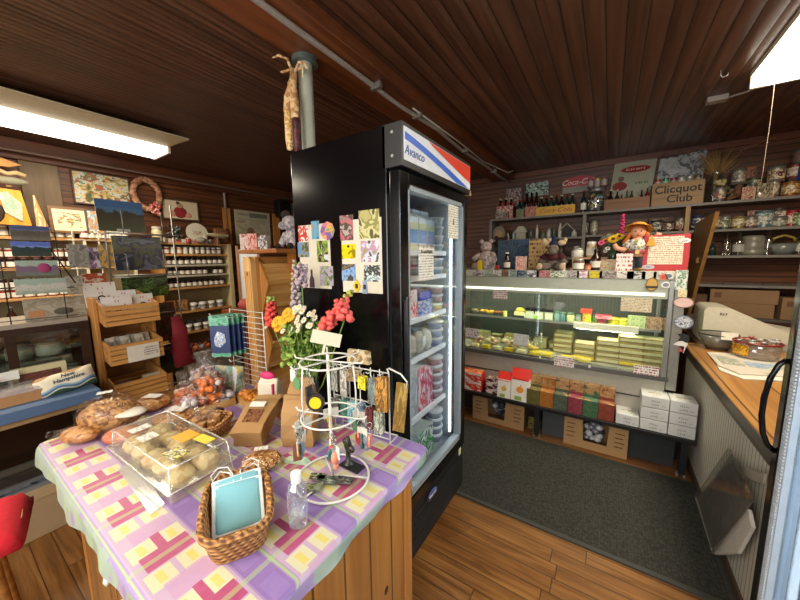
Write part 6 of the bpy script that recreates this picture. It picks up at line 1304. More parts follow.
# cake box, pillow, framed box, jar
kb = thing('bakery_box', 'brown bakery box with a clear window lid on the blue table', 'box', (-2.60, .19, .753), rotz=H2)
MB().box(-.16, .13, -.0, .20, 0, .055, taper=.004).build('box_body', mat('#a07448', .7), kb); MB().box(-.155, .125, .004, .195, .055, .075, taper=.012).build('clear_lid', glass((.9, .88, .88), .2, .06, .25), kb); MB().box(-.14, .11, .02, .18, .03, .056).build('pastries', speckle(['#8a5a50', '#a87a6a', '#6a3a34', '#b89080'], 25, .6), kb)
pw_ = thing('souvenir_pillow', 'cream New Hampshire souvenir pillow with blue mountains on the table', 'pillow', (-2.61, .42, .755), rot=Euler((-.35, -.12, H2)))
b = MB(); NX, NZ = 14, 8; PW, PH = .25, .12
for s in (-1, 1):
    vs = []
    for j in range(NZ+1):
        for i in range(NX+1):
            u_1, v_1 = i/NX*2-1, j/NZ*2-1; t_ = .035*(max(0, 1-u_1**4)*max(0, 1-v_1**4))**.5; vs.append((u_1*PW/2, s*t_, PH/2+v_1*PH/2))
    b.add(vs, [(j*(NX+1)+i, j*(NX+1)+i+1, (j+1)*(NX+1)+i+1, (j+1)*(NX+1)+i) for j in range(NZ) for i in range(NX)], 0, True)
npw = NT('pillow_cloth'); z = npw.xyz(npw.co())[2]; x = npw.xyz(npw.co())[0]; wv = npw.math('ADD', z, npw.math('MULTIPLY', npw.math('SINE', npw.math('MULTIPLY', x, 45)), .009)); c = npw.ramp(npw.math('MULTIPLY', wv, 8.0), [(0, C('#33503c')), (.13, C('#c8c4b0')), (.18, C('#4a6a8a')), (.28, C('#8aa0b0')), (.36, C('#d6ccb0')), (.88, C('#a8825a'))], True); npw.set(Base_Color=c, Roughness=.8)
b.build('cushion', npw.m, pw_); text('New', .03, mat('#28405c'), pw_, (.01, -.037, .094), shear=.2, bold=.0005); text('Hampshire', .03, mat('#28405c'), pw_, (.01, -.0385, .071), shear=.2, bold=.0005)
wb = thing('window_box', 'cream box with a dark brown window standing behind the pillow', 'box', (-2.78, .34, .753), rot=Euler((-.1, 0, H2))); MB().box(-.11, .11, 0, .04, 0, .15).build('box_body', mat('#b9b088', .5), wb); MB().box(-.085, .085, -.002, 0, .03, .115).build('window', picture(['#4a2420', '#6a3a30', '#3a1c18', '#7a5040'], 5, .3, 2), wb)
jar('preserve_jar', 'jar of red preserves with black lid at the left of the blue table', 'jar', .045, .13, speckle(['#4a1418', '#7a2a28', '#2a0c10', '#a86a5a'], 50, .2), blkm, None, (-2.72, .13, .753)); card('price_card', .07, .05, mat('#c8c6c0', .6), (-2.74, .22, .86), 'small tilted white card above the red preserve jar', 'card', rotz=H2, tilt=-.4, th=.002)
tag(MB().box(-.01, .01, 0, .008, 0, .11).build('card_clip', wire, None, (-2.75, .22, .753), H2), 'thin clip stand holding the small white card', 'stand')
# storage under / beside
sbx = thing('cardboard_box', 'brown cardboard moving box with a handle hole under the blue table', 'cardboard box', (-2.32, .05, 0), rotz=H2-.0)
BW, BH = .58, .265; kr = mat('#a58c6a', .7, 0, .1, 10)
q = atz(64, 515, 0); sbx.location = (-2.54, q.y-.27, 0)
MB().box(-BW/2, BW/2, 0, .30, 0, BH).build('box_body', kr, sbx, bev=.003)
MB().box(-BW/2-.004, BW/2+.004, -.004, .304, BH-.045, BH+.002).build('lid', mat('#ae9470', .7), sbx)
MB().tube([(-.03, -.003, .165), (.06, -.003, .18)], .016, 8).build('handle_hole', mat('#15100c', .9), sbx); scrawl(8, .03, mat('#4a3828'), sbx, (.02, -.002, .125), rot=(PI/2, .1, 0)); MB().prism([(.01*math.cos(a)+.03, .10+.01*math.sin(a)) for a in [PI*k/4 for k in range(8)]], -.001, 0).box(-.02, .07, -.001, 0, .078, .084).build('printed_mark', mat('#4a3828'), sbx)
MB().box(.03, .05, -.0045, -.0, .0, .05).build('paper_label', mat('#c8c8c4', .5), sbx, (.03, 0, .02))
for i, (dz, c, l) in enumerate(((.0, ['#2a3a4c', '#5a6a7a', '#1c2430', '#a8a8a8'], 'blue and black framed print'), (.022, ['#4c4438', '#3c3a34', '#6a5c48'], 'brown framed print'))):
    t = thing('framed_print', l+' lying on the moving box under the table', 'picture', (sbx.location.x-.16-.0*i, sbx.location.y+.0, BH+.003+dz), rotz=H2); MB().box(-.26+.03*i, .24, -.13+.05*i, .14, 0, .02).build('frame', mat('#8a8c8c', .35, .4), t); MB().box(-.245+.03*i, .225, -.115+.05*i, .125, .02, .021).build('print', picture(c, 5, .3, i), t)
# red fleece on a stool at the very left
sq = atz(17, 533, .70); SXY = (sq.x-.20*.835, sq.y-.20*.55)
st2 = thing('stool', 'tall wooden stool at the lower left edge under the red fleece', 'stool', (SXY[0], SXY[1], 0)); MB().cyl((0, 0, .65), (0, 0, .68), .14, n=20).build('seat', cpine, st2)
for a in range(4): MB().cyl((.15*math.cos(a*H2+.7), .15*math.sin(a*H2+.7), 0), (.09*math.cos(a*H2+.7), .09*math.sin(a*H2+.7), .65), .014).build('leg', cpine, st2)
# ================================================================ TWO-SIDED WOODEN BIN RACK
br = thing('bin_rack', 'honey pine two sided bin rack with fluted post and slatted bins', 'display rack', (-2.29, 1.45, 0))
hp = wood('#a86a2c', '#d09a58', 2, .4, 5, 'honey_pine'); hpy = wood('#a86a2c', '#c8924e', 1, .4, 5, 'honey_pine_y')
b = MB(); b.prism([(-.05, 0), (.05, 0), (.05, 1.48)]+[(.05*math.cos(a), 1.48+.05*math.sin(a)) for a in [PI*k/10 for k in range(1, 10)]]+[(-.05, 1.48)], -.07, -.03)
b.build('fluted_post', wood('#c8904c', '#ecc083', 2, .4, 5, 'pale_post'), br)
for x in (-.03, -.01, .01, .03): MB().box(x-.003, x+.003, -.073, -.07, .1, 1.42).build('flute', hp, br)
MB().ell((0, -.071, 1.40), (.008, .002, .016)).build('knot', mat('#5a3010'), br)
MB().box(-.05, .05, -.03, 0, 0, 1.53).build('rear_post', hp, br)
MB().box(-.055, .055, .86, .90, 0, 1.55).build('post', hp, br)
MB().box(-.20, .28, -.01, .92, 1.555, 1.585).build('top_board', wood('#8a4f22', '#a86a34', 1, .4, 5, 'top_pine'), br, bev=.003)
MB().box(-.02, .02, .02, .86, .3, 1.53).build('centre_board', hpy, br)
MB().box(.06, .18, .25, .28, 1.34, 1.555).build('bracket', wood('#9a5a24', '#b8752e', 2), br)
for sx in (1, -1):
    for z0 in (1.10, .62):
        M = Matrix.Diagonal((sx*.44, 1, 1, 1))
        b = MB()
        for y in (.0, .84):
            b = MB(); b.add([(.05, y, z0+.05), (.12, y, z0), (.30, y, z0+.20), (.31, y, z0+.24), (.17, y, z0+.36), (.05, y, z0+.42)]+[(.05, y+.02, z0+.05), (.12, y+.02, z0), (.30, y+.02, z0+.20), (.31, y+.02, z0+.24), (.17, y+.02, z0+.36), (.05, y+.02, z0+.42)], [(0, 1, 2, 3, 4, 5), (11, 10, 9, 8, 7, 6)]+[(i, 6+i, 6+(i+1) % 6, (i+1) % 6) for i in range(6)], 0, False, M)
            b.build('bin_side', hp, br)
        b = MB()
        for k in range(5): x0, zz = .16+k*.032, z0+.03+k*.045; b.add([(x0, .02, zz), (x0+.028, .02, zz+.04), (x0+.018, .02, zz+.045), (x0-.01, .02, zz+.006)]+[(x0, .84, zz), (x0+.028, .84, zz+.04), (x0+.018, .84, zz+.045), (x0-.01, .84, zz+.006)], [(0, 1, 2, 3), (7, 6, 5, 4)]+[(i, 4+i, 4+(i+1) % 4, (i+1) % 4) for i in range(4)], 0, False, M)
        for k in range(4): b.add([(.30-k*.04, .02, z0+.235+k*.035), (.305-k*.04, .02, z0+.24+k*.035), (.27-k*.04, .02, z0+.27+k*.035), (.265-k*.04, .02, z0+.265+k*.035)]+[(.30-k*.04, .84, z0+.235+k*.035), (.305-k*.04, .84, z0+.24+k*.035), (.27-k*.04, .84, z0+.27+k*.035), (.265-k*.04, .84, z0+.265+k*.035)], [(0, 1, 2, 3), (7, 6, 5, 4)]+[(i, 4+i, 4+(i+1) % 4, (i+1) % 4) for i in range(4)], 0, False, M) if z0 > 1 else None
        b.build('bin_slats', wood('#b07a3a', '#d8a865', 1, .4, 5, 'slat_pine'), br)
BZ = 1.586
sp = speckle(['#a8a0a0', '#c0b8b8', '#8a8488'], 60, .95); dkf = mat('#2a1c18', .95)
pdg = plush('dog_toy', 'grey white plush dog with dark floppy ears sitting on the bin rack', (-2.16, 1.72, BZ), [
 ('body', sp, [((0, 0, .07), (.06, .06, .075)), ((-.01, -.02, .165), (.05, .045, .05)), ((-.045, -.045, .15), (.03, .028, .025)), ([(-.03, -.03, .10), (-.06, -.06, .02)], [.024, .02]), ([(.04, -.03, .10), (.03, -.07, .02)], [.024, .02]), ([(.03, 0, .03), (.09, -.04, .02)], [.035, .03])]),
 ('ear', dkf, [((-.05, 0, .225), (.038, .014, .026))]), ('ear', dkf, [((.055, .0, .20), (.022, .014, .045))]), ('nose', dkf, [((-.072, -.055, .155), (.01, .01, .008))]), ('paw', dkf, [((-.065, -.07, .02), (.02, .02, .02))]), ('paw', dkf, [((.03, -.085, .02), (.02, .02, .02))])], rotz=.3, scale=1.25)
for i, (x, y, c, l) in enumerate(((-2.50, 1.50, ['#c9a89a', '#d8c8bc', '#b05a50'], 'white and pink carton'), (-2.42, 1.52, ['#c8584a', '#d8a898', '#b8443a'], 'coral red carton'), (-2.30, 1.53, ['#d8d0c8', '#5a4a4c', '#d0c8c0'], 'white carton with a dark picture'))):
    pbox('tea_carton', l+' on top of the bin rack', .075, .05, .13-.02*(i == 2), mat(c[0], .5), picture(c, 3, .5, i), (x, y, BZ), rotz=.5)
tag(MB().box(-.02, .02, -.12, .12, 0, .02).box(.02, .05, -.03, .03, 0, .012).build('eyeglasses_case', mat('#1a1614', .4), None, (-2.19, 1.95, 1.50-.0), 0), 'slim black case lying on the upper slatted bin', 'case') if False else None
# white book display and red table behind the rack
wd3 = thing('card_spinner', 'tall white card stand behind the pine bin rack', 'rack', (-3.25, 1.98, 0), rotz=.6)
MB().box(-.12, .12, 0, .10, 0, 1.62).build('white_panel', mat('#c9cccc', .4), wd3); MB().box(-.125, -.10, -.01, .11, 0, 1.66).box(.10, .125, -.01, .11, 0, 1.66).build('side_rail', wood('#7a4a22', '#a06a38', 2), wd3)
for k in range(4): card('booklet', .09, .16, picture([['#b83a2c', '#d8d0c8', '#8a2a20'], ['#5a6a70', '#c8c8c0', '#7a8a90'], ['#d8d8d4', '#b0b4b4', '#4a4a50'], ['#a84430', '#c8b8a8', '#5a2a20']][k], 3, .4, k), (0, -.012, .72+k*.22), parent=wd3)
rt = thing('small_table', 'small reddish brown table behind the pine bin rack', 'table', (-2.95, 1.80, 0)); MB().box(-.20, .20, -.2, .2, .98, 1.03).build('table_top', wood('#6a2c14', '#8f4422', 1, .3), rt, bev=.004)
for sx in (-.17, .14):
    for sy in (-.17, .14): MB().box(sx, sx+.03, sy, sy+.03, 0, .98).build('leg', wood('#5a2814', '#7a3a20', 2), rt)
tag(lump((0, 0, .055), (.09, .08, .055), 12, 8, .05).build('red_bundle', mat('#a8443c', .7), None, (-2.90, 1.72, 1.031)), 'pinkish red cloth bundle on the small reddish brown table', 'bundle')

# ================================================================ MAIN TABLE
TX0, TX1, TY0, TY1, TTZ = -1.84, -.525, .18, .985, .80
mt = thing('pine_cabinet', 'pine cabinet table with white knobs under the plaid cloth', 'cabinet', (0, 0, 0))
kp = wood('#8a4f1c', '#c88a42', 2, .35, 4, 'knotty_pine', boards=1, bw=.115); kpx = wood('#6a4422', '#9a6c3a', 2, .4, 4, 'knotty_pine_x', boards=0, bw=.3)
BX0, BX1, BY0, BY1 = -1.5, TX1-.055, TY0+.04, TY1-.055
MB().box(BX0, BX1, BY0+.02, BY1, .0, TTZ-.03).build('carcass', kp, mt)
MB().box(BX0, BX1-.002, BY0, BY0+.02, 0, TTZ-.03).build('face_frame', kpx, mt)
MB().box(TX0+.02, TX1-.02, TY0+.02, TY1-.02, TTZ-.035, TTZ-.006).build('top_board', kpx, mt)
MB().box(BX1-.02, BX1+.004, BY1-.05, BY1+.004, 0, TTZ-.035).build('corner_post', wood('#a05c1e', '#d0904a', 2, .35), mt)
MB().box(BX0-.01, BX0+.03, BY0-.004, BY0+.04, 0, TTZ-.035).build('corner_post', wood('#a05c1e', '#d0904a', 2, .35), mt)
for (y, z) in ((BY0+.30, .52), (BY0+.55, .36)): MB().ell((BX1+.0005, y, z), (.001, .012, .016)).build('knot', mat('#4a2408', .4), mt)
for x0_, x1_, kx_ in ((-1.45, -1.075, -1.125), (-1.06, -.68, -1.01)):
    dd = MB().box(x0_, x1_, BY0-.006, BY0, .10, .71).build('door', kpx, mt, bev=.002)
    MB().lathe([(0, 0), (.006, 0), (.006, .010), (.013, .016), (.012, .024), (0, .028)], 12).build('knob', mat('#e0dccc', .3), dd, (kx_, BY0-.006, .615), rot=Euler((PI/2, 0, 0)))
    MB().box(x0_+.06, x1_-.06, BY0-.0075, BY0-.006, .18, .60).build('door_panel', kpx, dd)
def plaid():
    n = NT('plaid_cloth'); co = n.co(); x, y, z = n.xyz(co)[0], n.xyz(co)[1], n.xyz(co)[2]
    fx = n.math('FRACT', n.math('DIVIDE', n.math('ADD', x, 10.03), .115)); fy = n.math('FRACT', n.math('DIVIDE', n.math('SUBTRACT', n.math('ADD', y, 9.882), z), .20))
    def rng(f, a, b_): return n.math('MULTIPLY', n.math('GREATER_THAN', f, a), n.math('LESS_THAN', f, b_))
    c = n.mix(0.0, C('#cfcfa0'), C('#cfcfa0'))
    P_ = n.math('MULTIPLY', fy, 1.0)
    row = rng(fy, .36, 1.0)
    cell = rng(fx, .04, .56)
    c = n.mix(row, C('#9a80b0'), C('#b79cb8'))
    sq = n.math('MULTIPLY', cell, n.math('MAXIMUM', rng(fy, .40, .66), rng(fy, .72, .97))); c = n.mix(sq, c, C('#cdc9a2'))
    yc_ = n.math('MULTIPLY', rng(fx, .12, .44), n.math('MAXIMUM', rng(fy, .49, .57), rng(fy, .81, .89))); c = n.mix(n.math('MULTIPLY', yc_, .8), c, C('#d3c03a'))
    alt = n.math('MODULO', n.math('FLOOR', n.math('DIVIDE', n.math('ADD', x, 10.03), .115)), 2.0)
    pk_ = n.math('MULTIPLY', rng(fx, .50, 1.0), n.math('MULTIPLY', n.math('GREATER_THAN', alt, .5), rng(fy, .46, .96))); pk2_ = n.math('MULTIPLY', rng(fy, .66, .76), n.math('MULTIPLY', rng(fx, .0, 1.0), n.math('GREATER_THAN', alt, .5)))
    c = n.mix(n.math('MAXIMUM', pk_, pk2_), c, C('#a82c66'))
    lt = n.math('MULTIPLY', rng(fx, .50, 1.0), n.math('MULTIPLY', n.math('LESS_THAN', alt, .5), rng(fy, .50, .92))); c = n.mix(n.math('MULTIPLY', lt, .7), c, C('#b78ab0'))
    c = n.mix(n.math('MULTIPLY', rng(fy, .02, .30), .8), c, C('#7d58a4')); c = n.mix(n.math('MULTIPLY', n.math('MULTIPLY', rng(fy, .06, .26), cell), .5), c, C('#957abc'))
    c = n.mix(n.math('MULTIPLY', rng(fy, .315, .345), .8), c, C('#a3c46a')); gx_ = n.math('MULTIPLY', rng(fx, .70, .82), n.math('GREATER_THAN', alt, .5)); c = n.mix(n.math('MULTIPLY', gx_, .45), c, C('#a3c46a'))
    sk = n.math('LESS_THAN', z, .792); gn = n.mix(n.math('GREATER_THAN', n.noise(co, 9, 2), .55), C('#8fae8c'), C('#9a86b8')); c = n.mix(n.math('MULTIPLY', sk, .8), c, gn)
    wv = n.noise(co, 35, 3); c = n.mix(n.math('MULTIPLY', wv, .22), c, C('#c4bcc8'))
    n.set(Base_Color=c, Roughness=.42); n.bump(n.noise(co, 14, 3), .12, .01); return n.m
PL = plaid()
b = MB(); NX, NY = 40, 26
# top sheet with soft edge and hanging skirt (wavy) on all sides
def prof(s):  # distance beyond edge -> (out, drop)
    pts = [(-.04, 0), (-.012, 0), (-.003, -.003), (.003, -.012), (.004, -.03), (.006, -.075)]
    return pts[s]
rings = []
cx, cy, hx_, hy_ = (TX0+TX1)/2, (TY0+TY1)/2, (TX1-TX0)/2, (TY1-TY0)/2
per = [(-hx_+2*hx_*i/NX, -hy_) for i in range(NX)]+[(hx_, -hy_+2*hy_*i/NY) for i in range(NY)]+[(hx_-2*hx_*i/NX, hy_) for i in range(NX)]+[(-hx_, hy_-2*hy_*i/NY) for i in range(NY)]
vs = []
for s in range(6):
    o, dz = prof(s)
    for i, (x, y) in enumerate(per):
        r = .03; px_, py_ = max(-hx_+r, min(hx_-r, x)), max(-hy_+r, min(hy_-r, y))
        dx_, dy_ = x-px_, y-py_; L = math.hypot(dx_, dy_) or 1
        ox, oy = px_+dx_/L*(r+o), py_+dy_/L*(r+o)
        wob = (.006*math.sin(i*.55)+.004*math.sin(i*1.3))*(s-3)/2 if s > 3 else 0
        ddz = dz+(.012*math.sin(i*.31) if s == 5 else 0)
        if s == 5 and abs(x) > hx_-.001: ddz = -.036
        vs.append((cx+ox+dx_/L*wob, cy+oy+dy_/L*wob, TTZ+ddz))
N = len(per); b.add(vs, [(s*N+i, (s+1)*N+i, (s+1)*N+(i+1) % N, s*N+(i+1) % N) for s in range(1, 5) for i in range(N)], 0, True)
b.f.append([N+i for i in range(N)]); b.mi.append(0); b.sm.append(False)
cl = tag(b.build('tablecloth', PL, None, (0, 0, .0012)), 'pink, purple and yellow plaid plastic tablecloth over the pine cabinet table', 'tablecloth')
TT = TTZ+.002
def on(px_, py_): return atz(px_, py_, TT)

# ---- mask basket
wick = NT('wicker'); co = wick.co(); o3 = wick.xyz(co); ang = wick.math('ADD', wick.math('MULTIPLY', o3[0], 1.0), o3[1]); 
r1 = wick.math('SINE', wick.math('MULTIPLY', o3[2], 520)); r2 = wick.math('SINE', wick.math('ADD', wick.math('MULTIPLY', ang, 330), wick.math('MULTIPLY', wick.math('FLOOR', wick.math('MULTIPLY', o3[2], 83)), PI)))
hgt = wick.math('MULTIPLY', wick.math('ADD', r1, r2), .25); cc_ = wick.ramp(wick.math('ADD', hgt, .5), [(.1, C('#5a3414')), (.5, C('#a8713a')), (.9, C('#cf9c5c'))])
wick.set(Base_Color=cc_, Roughness=.6); wick.bump(hgt, .8, .006); WK = wick.m
def basket(name, label, hx, hy, h, loc, rotz, flare=1.2, rim=.009, back=0):
    t = thing(name, label, 'basket', loc, rotz)
    def ringp(s, z, n=36, e=4): 
        P = []
        for i in range(n):
            a = 2*PI*i/n; ca, sa = math.cos(a), math.sin(a); k = (abs(ca)**e+abs(sa)**e)**(-1/e); P.append((hx*s*ca*k, hy*s*sa*k, z+(back*max(0, sa*k)**2 if z > h*.8 else 0)))
        return P
    b = MB(); st = [(1/flare, 0), (1/flare*1.02, .004), (1/flare+(1-1/flare)*.5, h*.5), (1, h), (.93, h), (1/flare*.95, .012)]
    R = [ringp(s, z) for s, z in st]; vs = [p for r in R for p in r]; n = 36
    b.add(vs, [(k*n+i, k*n+(i+1) % n, (k+1)*n+(i+1) % n, (k+1)*n+i) for k in range(5) for i in range(n)], 0, True); b.add(R[0], [tuple(range(n-1, -1, -1))]); b.add(R[5], [tuple(range(n))])
    b.build('weave', WK, t)
    b = MB(); P = ringp(.975, h+.003, 72)
    b.tube([(p[0]*(1+.012*math.sin(i*1.5)), p[1]*(1+.012*math.sin(i*1.5)), p[2]+.003*math.cos(i*1.5)) for i, p in enumerate(P)], rim, 8, closed=True); b.tube([(p[0]*(1-.014*math.sin(i*1.5)), p[1]*(1-.014*math.sin(i*1.5)), p[2]-.003*math.cos(i*1.5)) for i, p in enumerate(P)], rim*.8, 8, closed=True)
    b.build('braided_rim', WK, t); return t
c1, c2 = on(236, 556), on(262, 500)
bk = basket('wicker_basket', 'oblong wicker basket holding blue face masks on the plaid cloth', .080, .128, .072, (-.78, .395, TT), 1.04, 1.22)
bkx, bky = -.79, .40
def mask(i, off, l):
    t = thing('face_mask', l, 'face mask', (bkx+off[0]+.045, bky+off[1]-.026, TT+.008), rot=Euler((-.86+off[3], 0, 1.04+off[2])))
    W_, H_ = .185, .088; vs = []; n = 8; b = MB()
    N1 = 10
    for k in range(n+1):
        for j in range(N1+1): u_1 = j/N1*2-1; vs.append((u_1*W_/2*.62, -.006*(1-u_1*u_1)+(.0035 if k % 2 else 0), .01+k/n*.112))
    b.add(vs, [(k*(N1+1)+j, k*(N1+1)+j+1, (k+1)*(N1+1)+j+1, (k+1)*(N1+1)+j) for k in range(n) for j in range(N1)], 0, True)
    o = b.build('pleated_panel', mat('#7ab4c0', .75, 0, .06, 20), t); q = o.modifiers.new('thick', 'SOLIDIFY'); q.thickness = .0015
    wx = W_/2*.62
    MB().box(-wx-.004, -wx+.004, -.002, .002, .008, .124).box(wx-.004, wx+.004, -.002, .002, .008, .124).box(-wx, wx, -.003, .001, .006, .012).box(-wx, wx, -.003, .001, .118, .125).build('white_edge', mat('#d8e0e0', .7), t)
    for sx, ph in ((-1, 0), (1, .4)): MB().tube([(sx*wx, 0, .122), (sx*(wx+.004), .012, .145), (sx*(wx-.014), .014, .160+.006*i), (sx*(wx-.038), .008, .154), (sx*(wx-.048), -.003, .130), (sx*(wx-.045), -.002, .108)], .0018, 6).build('ear_loop', mat('#e4e6e4', .6), t)
mask(0, (-.022, .022, .10, .12), 'light blue pleated face mask at the back of the wicker basket')
mask(1, (-.005, .004, 0, 0), 'light blue pleated face mask in front in the wicker basket')

# ---- sanitizer bottle
q = on(299, 524); sn = thing('sanitizer_bottle', 'clear hand sanitizer bottle with white flip cap beside the mask basket', 'bottle', (q.x, q.y, TT))
MB().lathe([(0, .002), (.022, .002), (.025, .008), (.025, .10), (.022, .115), (.012, .125), (.012, .13)], 22).build('bottle_body', glass((.90, .94, .98), .16, .04, .08), sn)
MB().lathe([(0, .004), (.0225, .004), (.0225, .06), (0, .06)], 22).build('gel', glass((.85, .9, .98), .05, .02, .12), sn)
MB().lathe([(.0135, .124), (.0135, .150), (.010, .152), (0, .152)], 20).build('cap', mat('#e6e6e2', .35), sn)
b = MB(); vs = [(.0258*math.cos(a), .0258*math.sin(a), z) for z in (.03, .095) for a in [-2.9+i*.15 for i in range(9)]]; b.add(vs, [(i, i+1, 10+i, 9+i) for i in range(8)]); b.build('printed_label', picture(['#b8d0e0', '#4a8ac0', '#c86a5c', '#d8e4ec', '#6aa8d0'], 4, .3, 5), sn)

# ---- white wire keychain spinner
wht = mat('#dcdad0', .35); q = on(333, 478); kx, ky = q.x, q.y
kr_ = thing('keychain_rack', 'white wire tiered keychain rack on the plaid table', 'rack', (kx, ky, TT))
def circ(r, z, n=40, c=(0, 0)): return [(c[0]+r*math.cos(2*PI*i/n), c[1]+r*math.sin(2*PI*i/n), z) for i in range(n)]
MB().tube([(0, 0, .005), (0, 0, .41)], .005, 8).build('pole', wht, kr_)
b = MB().tube(circ(.115, .006), .0035, 6, closed=True)
for a in (0, 2*PI/3, 4*PI/3): b.tube([(0, 0, .012), (.115*math.cos(a+.5), .115*math.sin(a+.5), .006)], .003, 5)
b.build('base_ring', wht, kr_)
for z, r in ((.215, .088), (.39, .084)):
    b = MB().tube(circ(r, z), .003, 6, closed=True)
    for a in range(6): t_ = a*PI/3+.3; b.tube([(0, 0, z), (r*math.cos(t_), r*math.sin(t_), z), ((r+.028)*math.cos(t_), (r+.028)*math.sin(t_), z+.002), ((r+.034)*math.cos(t_), (r+.034)*math.sin(t_), z+.012)], .0026, 5)
    b.build('tier_ring', wht, kr_)
for a in (.3, .3+2*PI/3, .3+4*PI/3): MB().tube([(.088*math.cos(a), .088*math.sin(a), .215), (.09*math.cos(a), .09*math.sin(a), .30), (.084*math.cos(a), .084*math.sin(a), .39)], .0026, 5).build('upright_wire', wht, kr_)
tag(MB().box(-.045, .045, -.004, .004, 0, .04).box(-.004, .004, -.002, .002, -.03, 0).build('price_card', mat('#cfc4aa', .6), None, (kx-.01, ky, TT+.44), rot=Euler((-.2, .25, .7))), 'blank cream sign card on top of the keychain rack', 'card')
kc = ['#c03a30', '#3a7a7a', '#8a8a90', '#e08a70', '#5a8a5a', '#3a3a40', '#b8b0a0', '#6a9ab0', '#caa23c', '#7a4a3a']
kw = 'red teal silver coral green black ivory blue golden brown'.split()
def keychain(p, i, where, s=1.0):
    t = thing('keychain', '%s keychain with price tag hanging %s' % (kw[i % 10], where), 'keychain', p, rotz=(i*1.7) % 6.28)
    b = MB().tube([(0, .007*s*math.sin(a)+0, -.008*s+.008*s*math.cos(a)) for a in [2*PI*k/10 for k in range(10)]], .0012, 4, closed=True)
    for k in range(3): b.ell((0, 0, -.019*s-.005*k), (.0022, .0022, .0032), 6, 4)
    b.build('ring_and_chain', mat('#a8a8a4', .25, .9), t)
    b = MB(); sh = i % 3
    if sh == 0: b.prism([(.014*s*math.cos(a), -.052*s+.018*s*math.sin(a)) for a in [2*PI*k/12 for k in range(12)]], -.003, .003)
    elif sh == 1: b.box(-.010*s, .010*s, -.003, .003, -.075*s, -.034*s)
    else: b.ell((0, 0, -.05*s), (.012*s, .010*s, .017*s), 9, 6).ell((0, 0, -.072*s), (.008*s, .007*s, .010*s), 8, 5)
    b.build('charm', mat(kc[i % 10], .35), t)
    if i % 2 == 0: MB().box(.006, .026*s, -.001, .001, -.05*s, -.018*s).build('price_tag', mat('#d8d4c4', .6), t)
    return t
kn = 0
for z, r, nm, cnt in ((.215, .088, 'from the lower tier', 6), (.39, .084, 'from the top tier', 2)):
    for a in range(cnt):
        t_ = a*PI/3+.3; 
        if z > .3: t_ = (3.9, 4.9)[a]
        for k in range(4 if z < .3 else 1):
            rr = r+.010+.008*k; keychain((kx+rr*math.cos(t_)+.004*k, ky+rr*math.sin(t_), TT+z-.004), kn, ['near the basket side', 'toward the fridge', 'at the rear left', 'toward the flowers', 'at the front left', 'at the front', '', ''][a] + ' ' + nm if z < .3 else 'high %s' % nm, 1.15); kn += 1
yb = thing('button_badge', 'dark round keyring with a bright yellow centre near the top tier', 'badge', (kx+.035, ky-.085, TT+.30), rotz=.6)
MB().cyl((0, -.004, 0), (0, .004, 0), .026, n=9).build('badge_body', mat('#2c2620', .4), yb); MB().cyl((0, -.007, 0), (0, -.004, 0), .017, n=20).build('yellow_face', mat('#e2c41a', .4), yb); MB().tube([(0, 0, .025), (0, 0, .05), (-.02, .01, .095)], .0013, 4).build('chain', mat('#a8a8a4', .25, .9), yb)
# magnets lying on the base, small statues
for i, (px_, py_, w, h, c, l, rz_) in enumerate(((313, 491, .05, .032, ['#3a3a38', '#7a8a4a', '#8a8a84', '#1c1c1a'], 'green and black magnet card', .5), (327, 483, .06, .03, ['#2c2c2a', '#5a6a5a', '#a8a8a0'], 'dark photo magnet', .4), (345, 484, .055, .03, ['#1c1c1a', '#4a4a48', '#8a8a80'], 'black photo magnet', .35), (318, 480, .05, .028, ['#8a9a7a', '#2c2c28', '#c8c8b8'], 'green photo magnet', .5))):
    q = on(px_, py_); tag(MB().box(-w/2, w/2, -h/2, h/2, 0, .004).build('magnet_card', picture(c, 3, .3, i), None, (q.x, q.y, TT+.011), rz_), l+' lying flat on the base of the keychain rack', 'magnet')
q = on(353, 466)
mo = thing('pewter_moose', 'small dark pewter figurine standing on the table beside the rack pole', 'figurine', (q.x-.02, q.y, TT)); MB().lathe([(0, 0), (.02, 0), (.02, .006), (.008, .012), (.009, .05), (.014, .07), (.006, .10), (0, .105)], 12).ell((.012, 0, .06), (.018, .01, .014)).ell((-.012, 0, .08), (.012, .008, .012)).build('body', mat('#4c4a42', .3, .7), mo); MB().box(-.02, .06, -.025, .015, 0, .006).build('dark_base', blkm, mo)
tag(MB().prism([(-.05, 0), (.05, 0), (.035, .015), (-.03, .012)], -.012, .012).build('green_dish', mat('#b8d4b8', .3), None, (on(296, 462).x, on(296, 462).y, TT), .4), 'pale green glass dish beside the sanitizer bottle', 'dish')

# ---- second wire rack with hanging goods (back right of the table)
r2 = thing('hook_rack', 'white wire hook rack hung with little gifts next to the fridge', 'rack', (-.785, .90, TT), rotz=.1)
b = MB()
for x in (-.13, .13): b.tube([(x, .06, .004), (x, .0, .0035), (x, 0, .28), (x, -.01, .30)], .0032, 6)
for x in (-.09, -.05, 0, .05, .09): b.tube([(x, 0, .02), (x, 0, .29)], .0022, 5)
for z in (.02, .15, .28): b.tube([(-.13, 0, z), (.13, 0, z)], .0026, 5)
for z in (.15, .28):
    for x in (-.11, -.07, -.03, .02, .06, .11): b.tube([(x, 0, z), (x, -.035, z), (x, -.045, z+.008)], .002, 5)
b.tube([(.13, 0, .30), (.18, 0, .285), (.205, 0, .26), (.20, 0, .235)], .003, 6)
b.tube([(-.13, .06, .004), (.13, .06, .004)], .003, 6); b.build('wire_frame', wht, r2)
bpy.context.view_layer.update()
r2m = r2.matrix_world.copy()
def r2p(x, y, z): return r2m @ Vector((x, y, z))
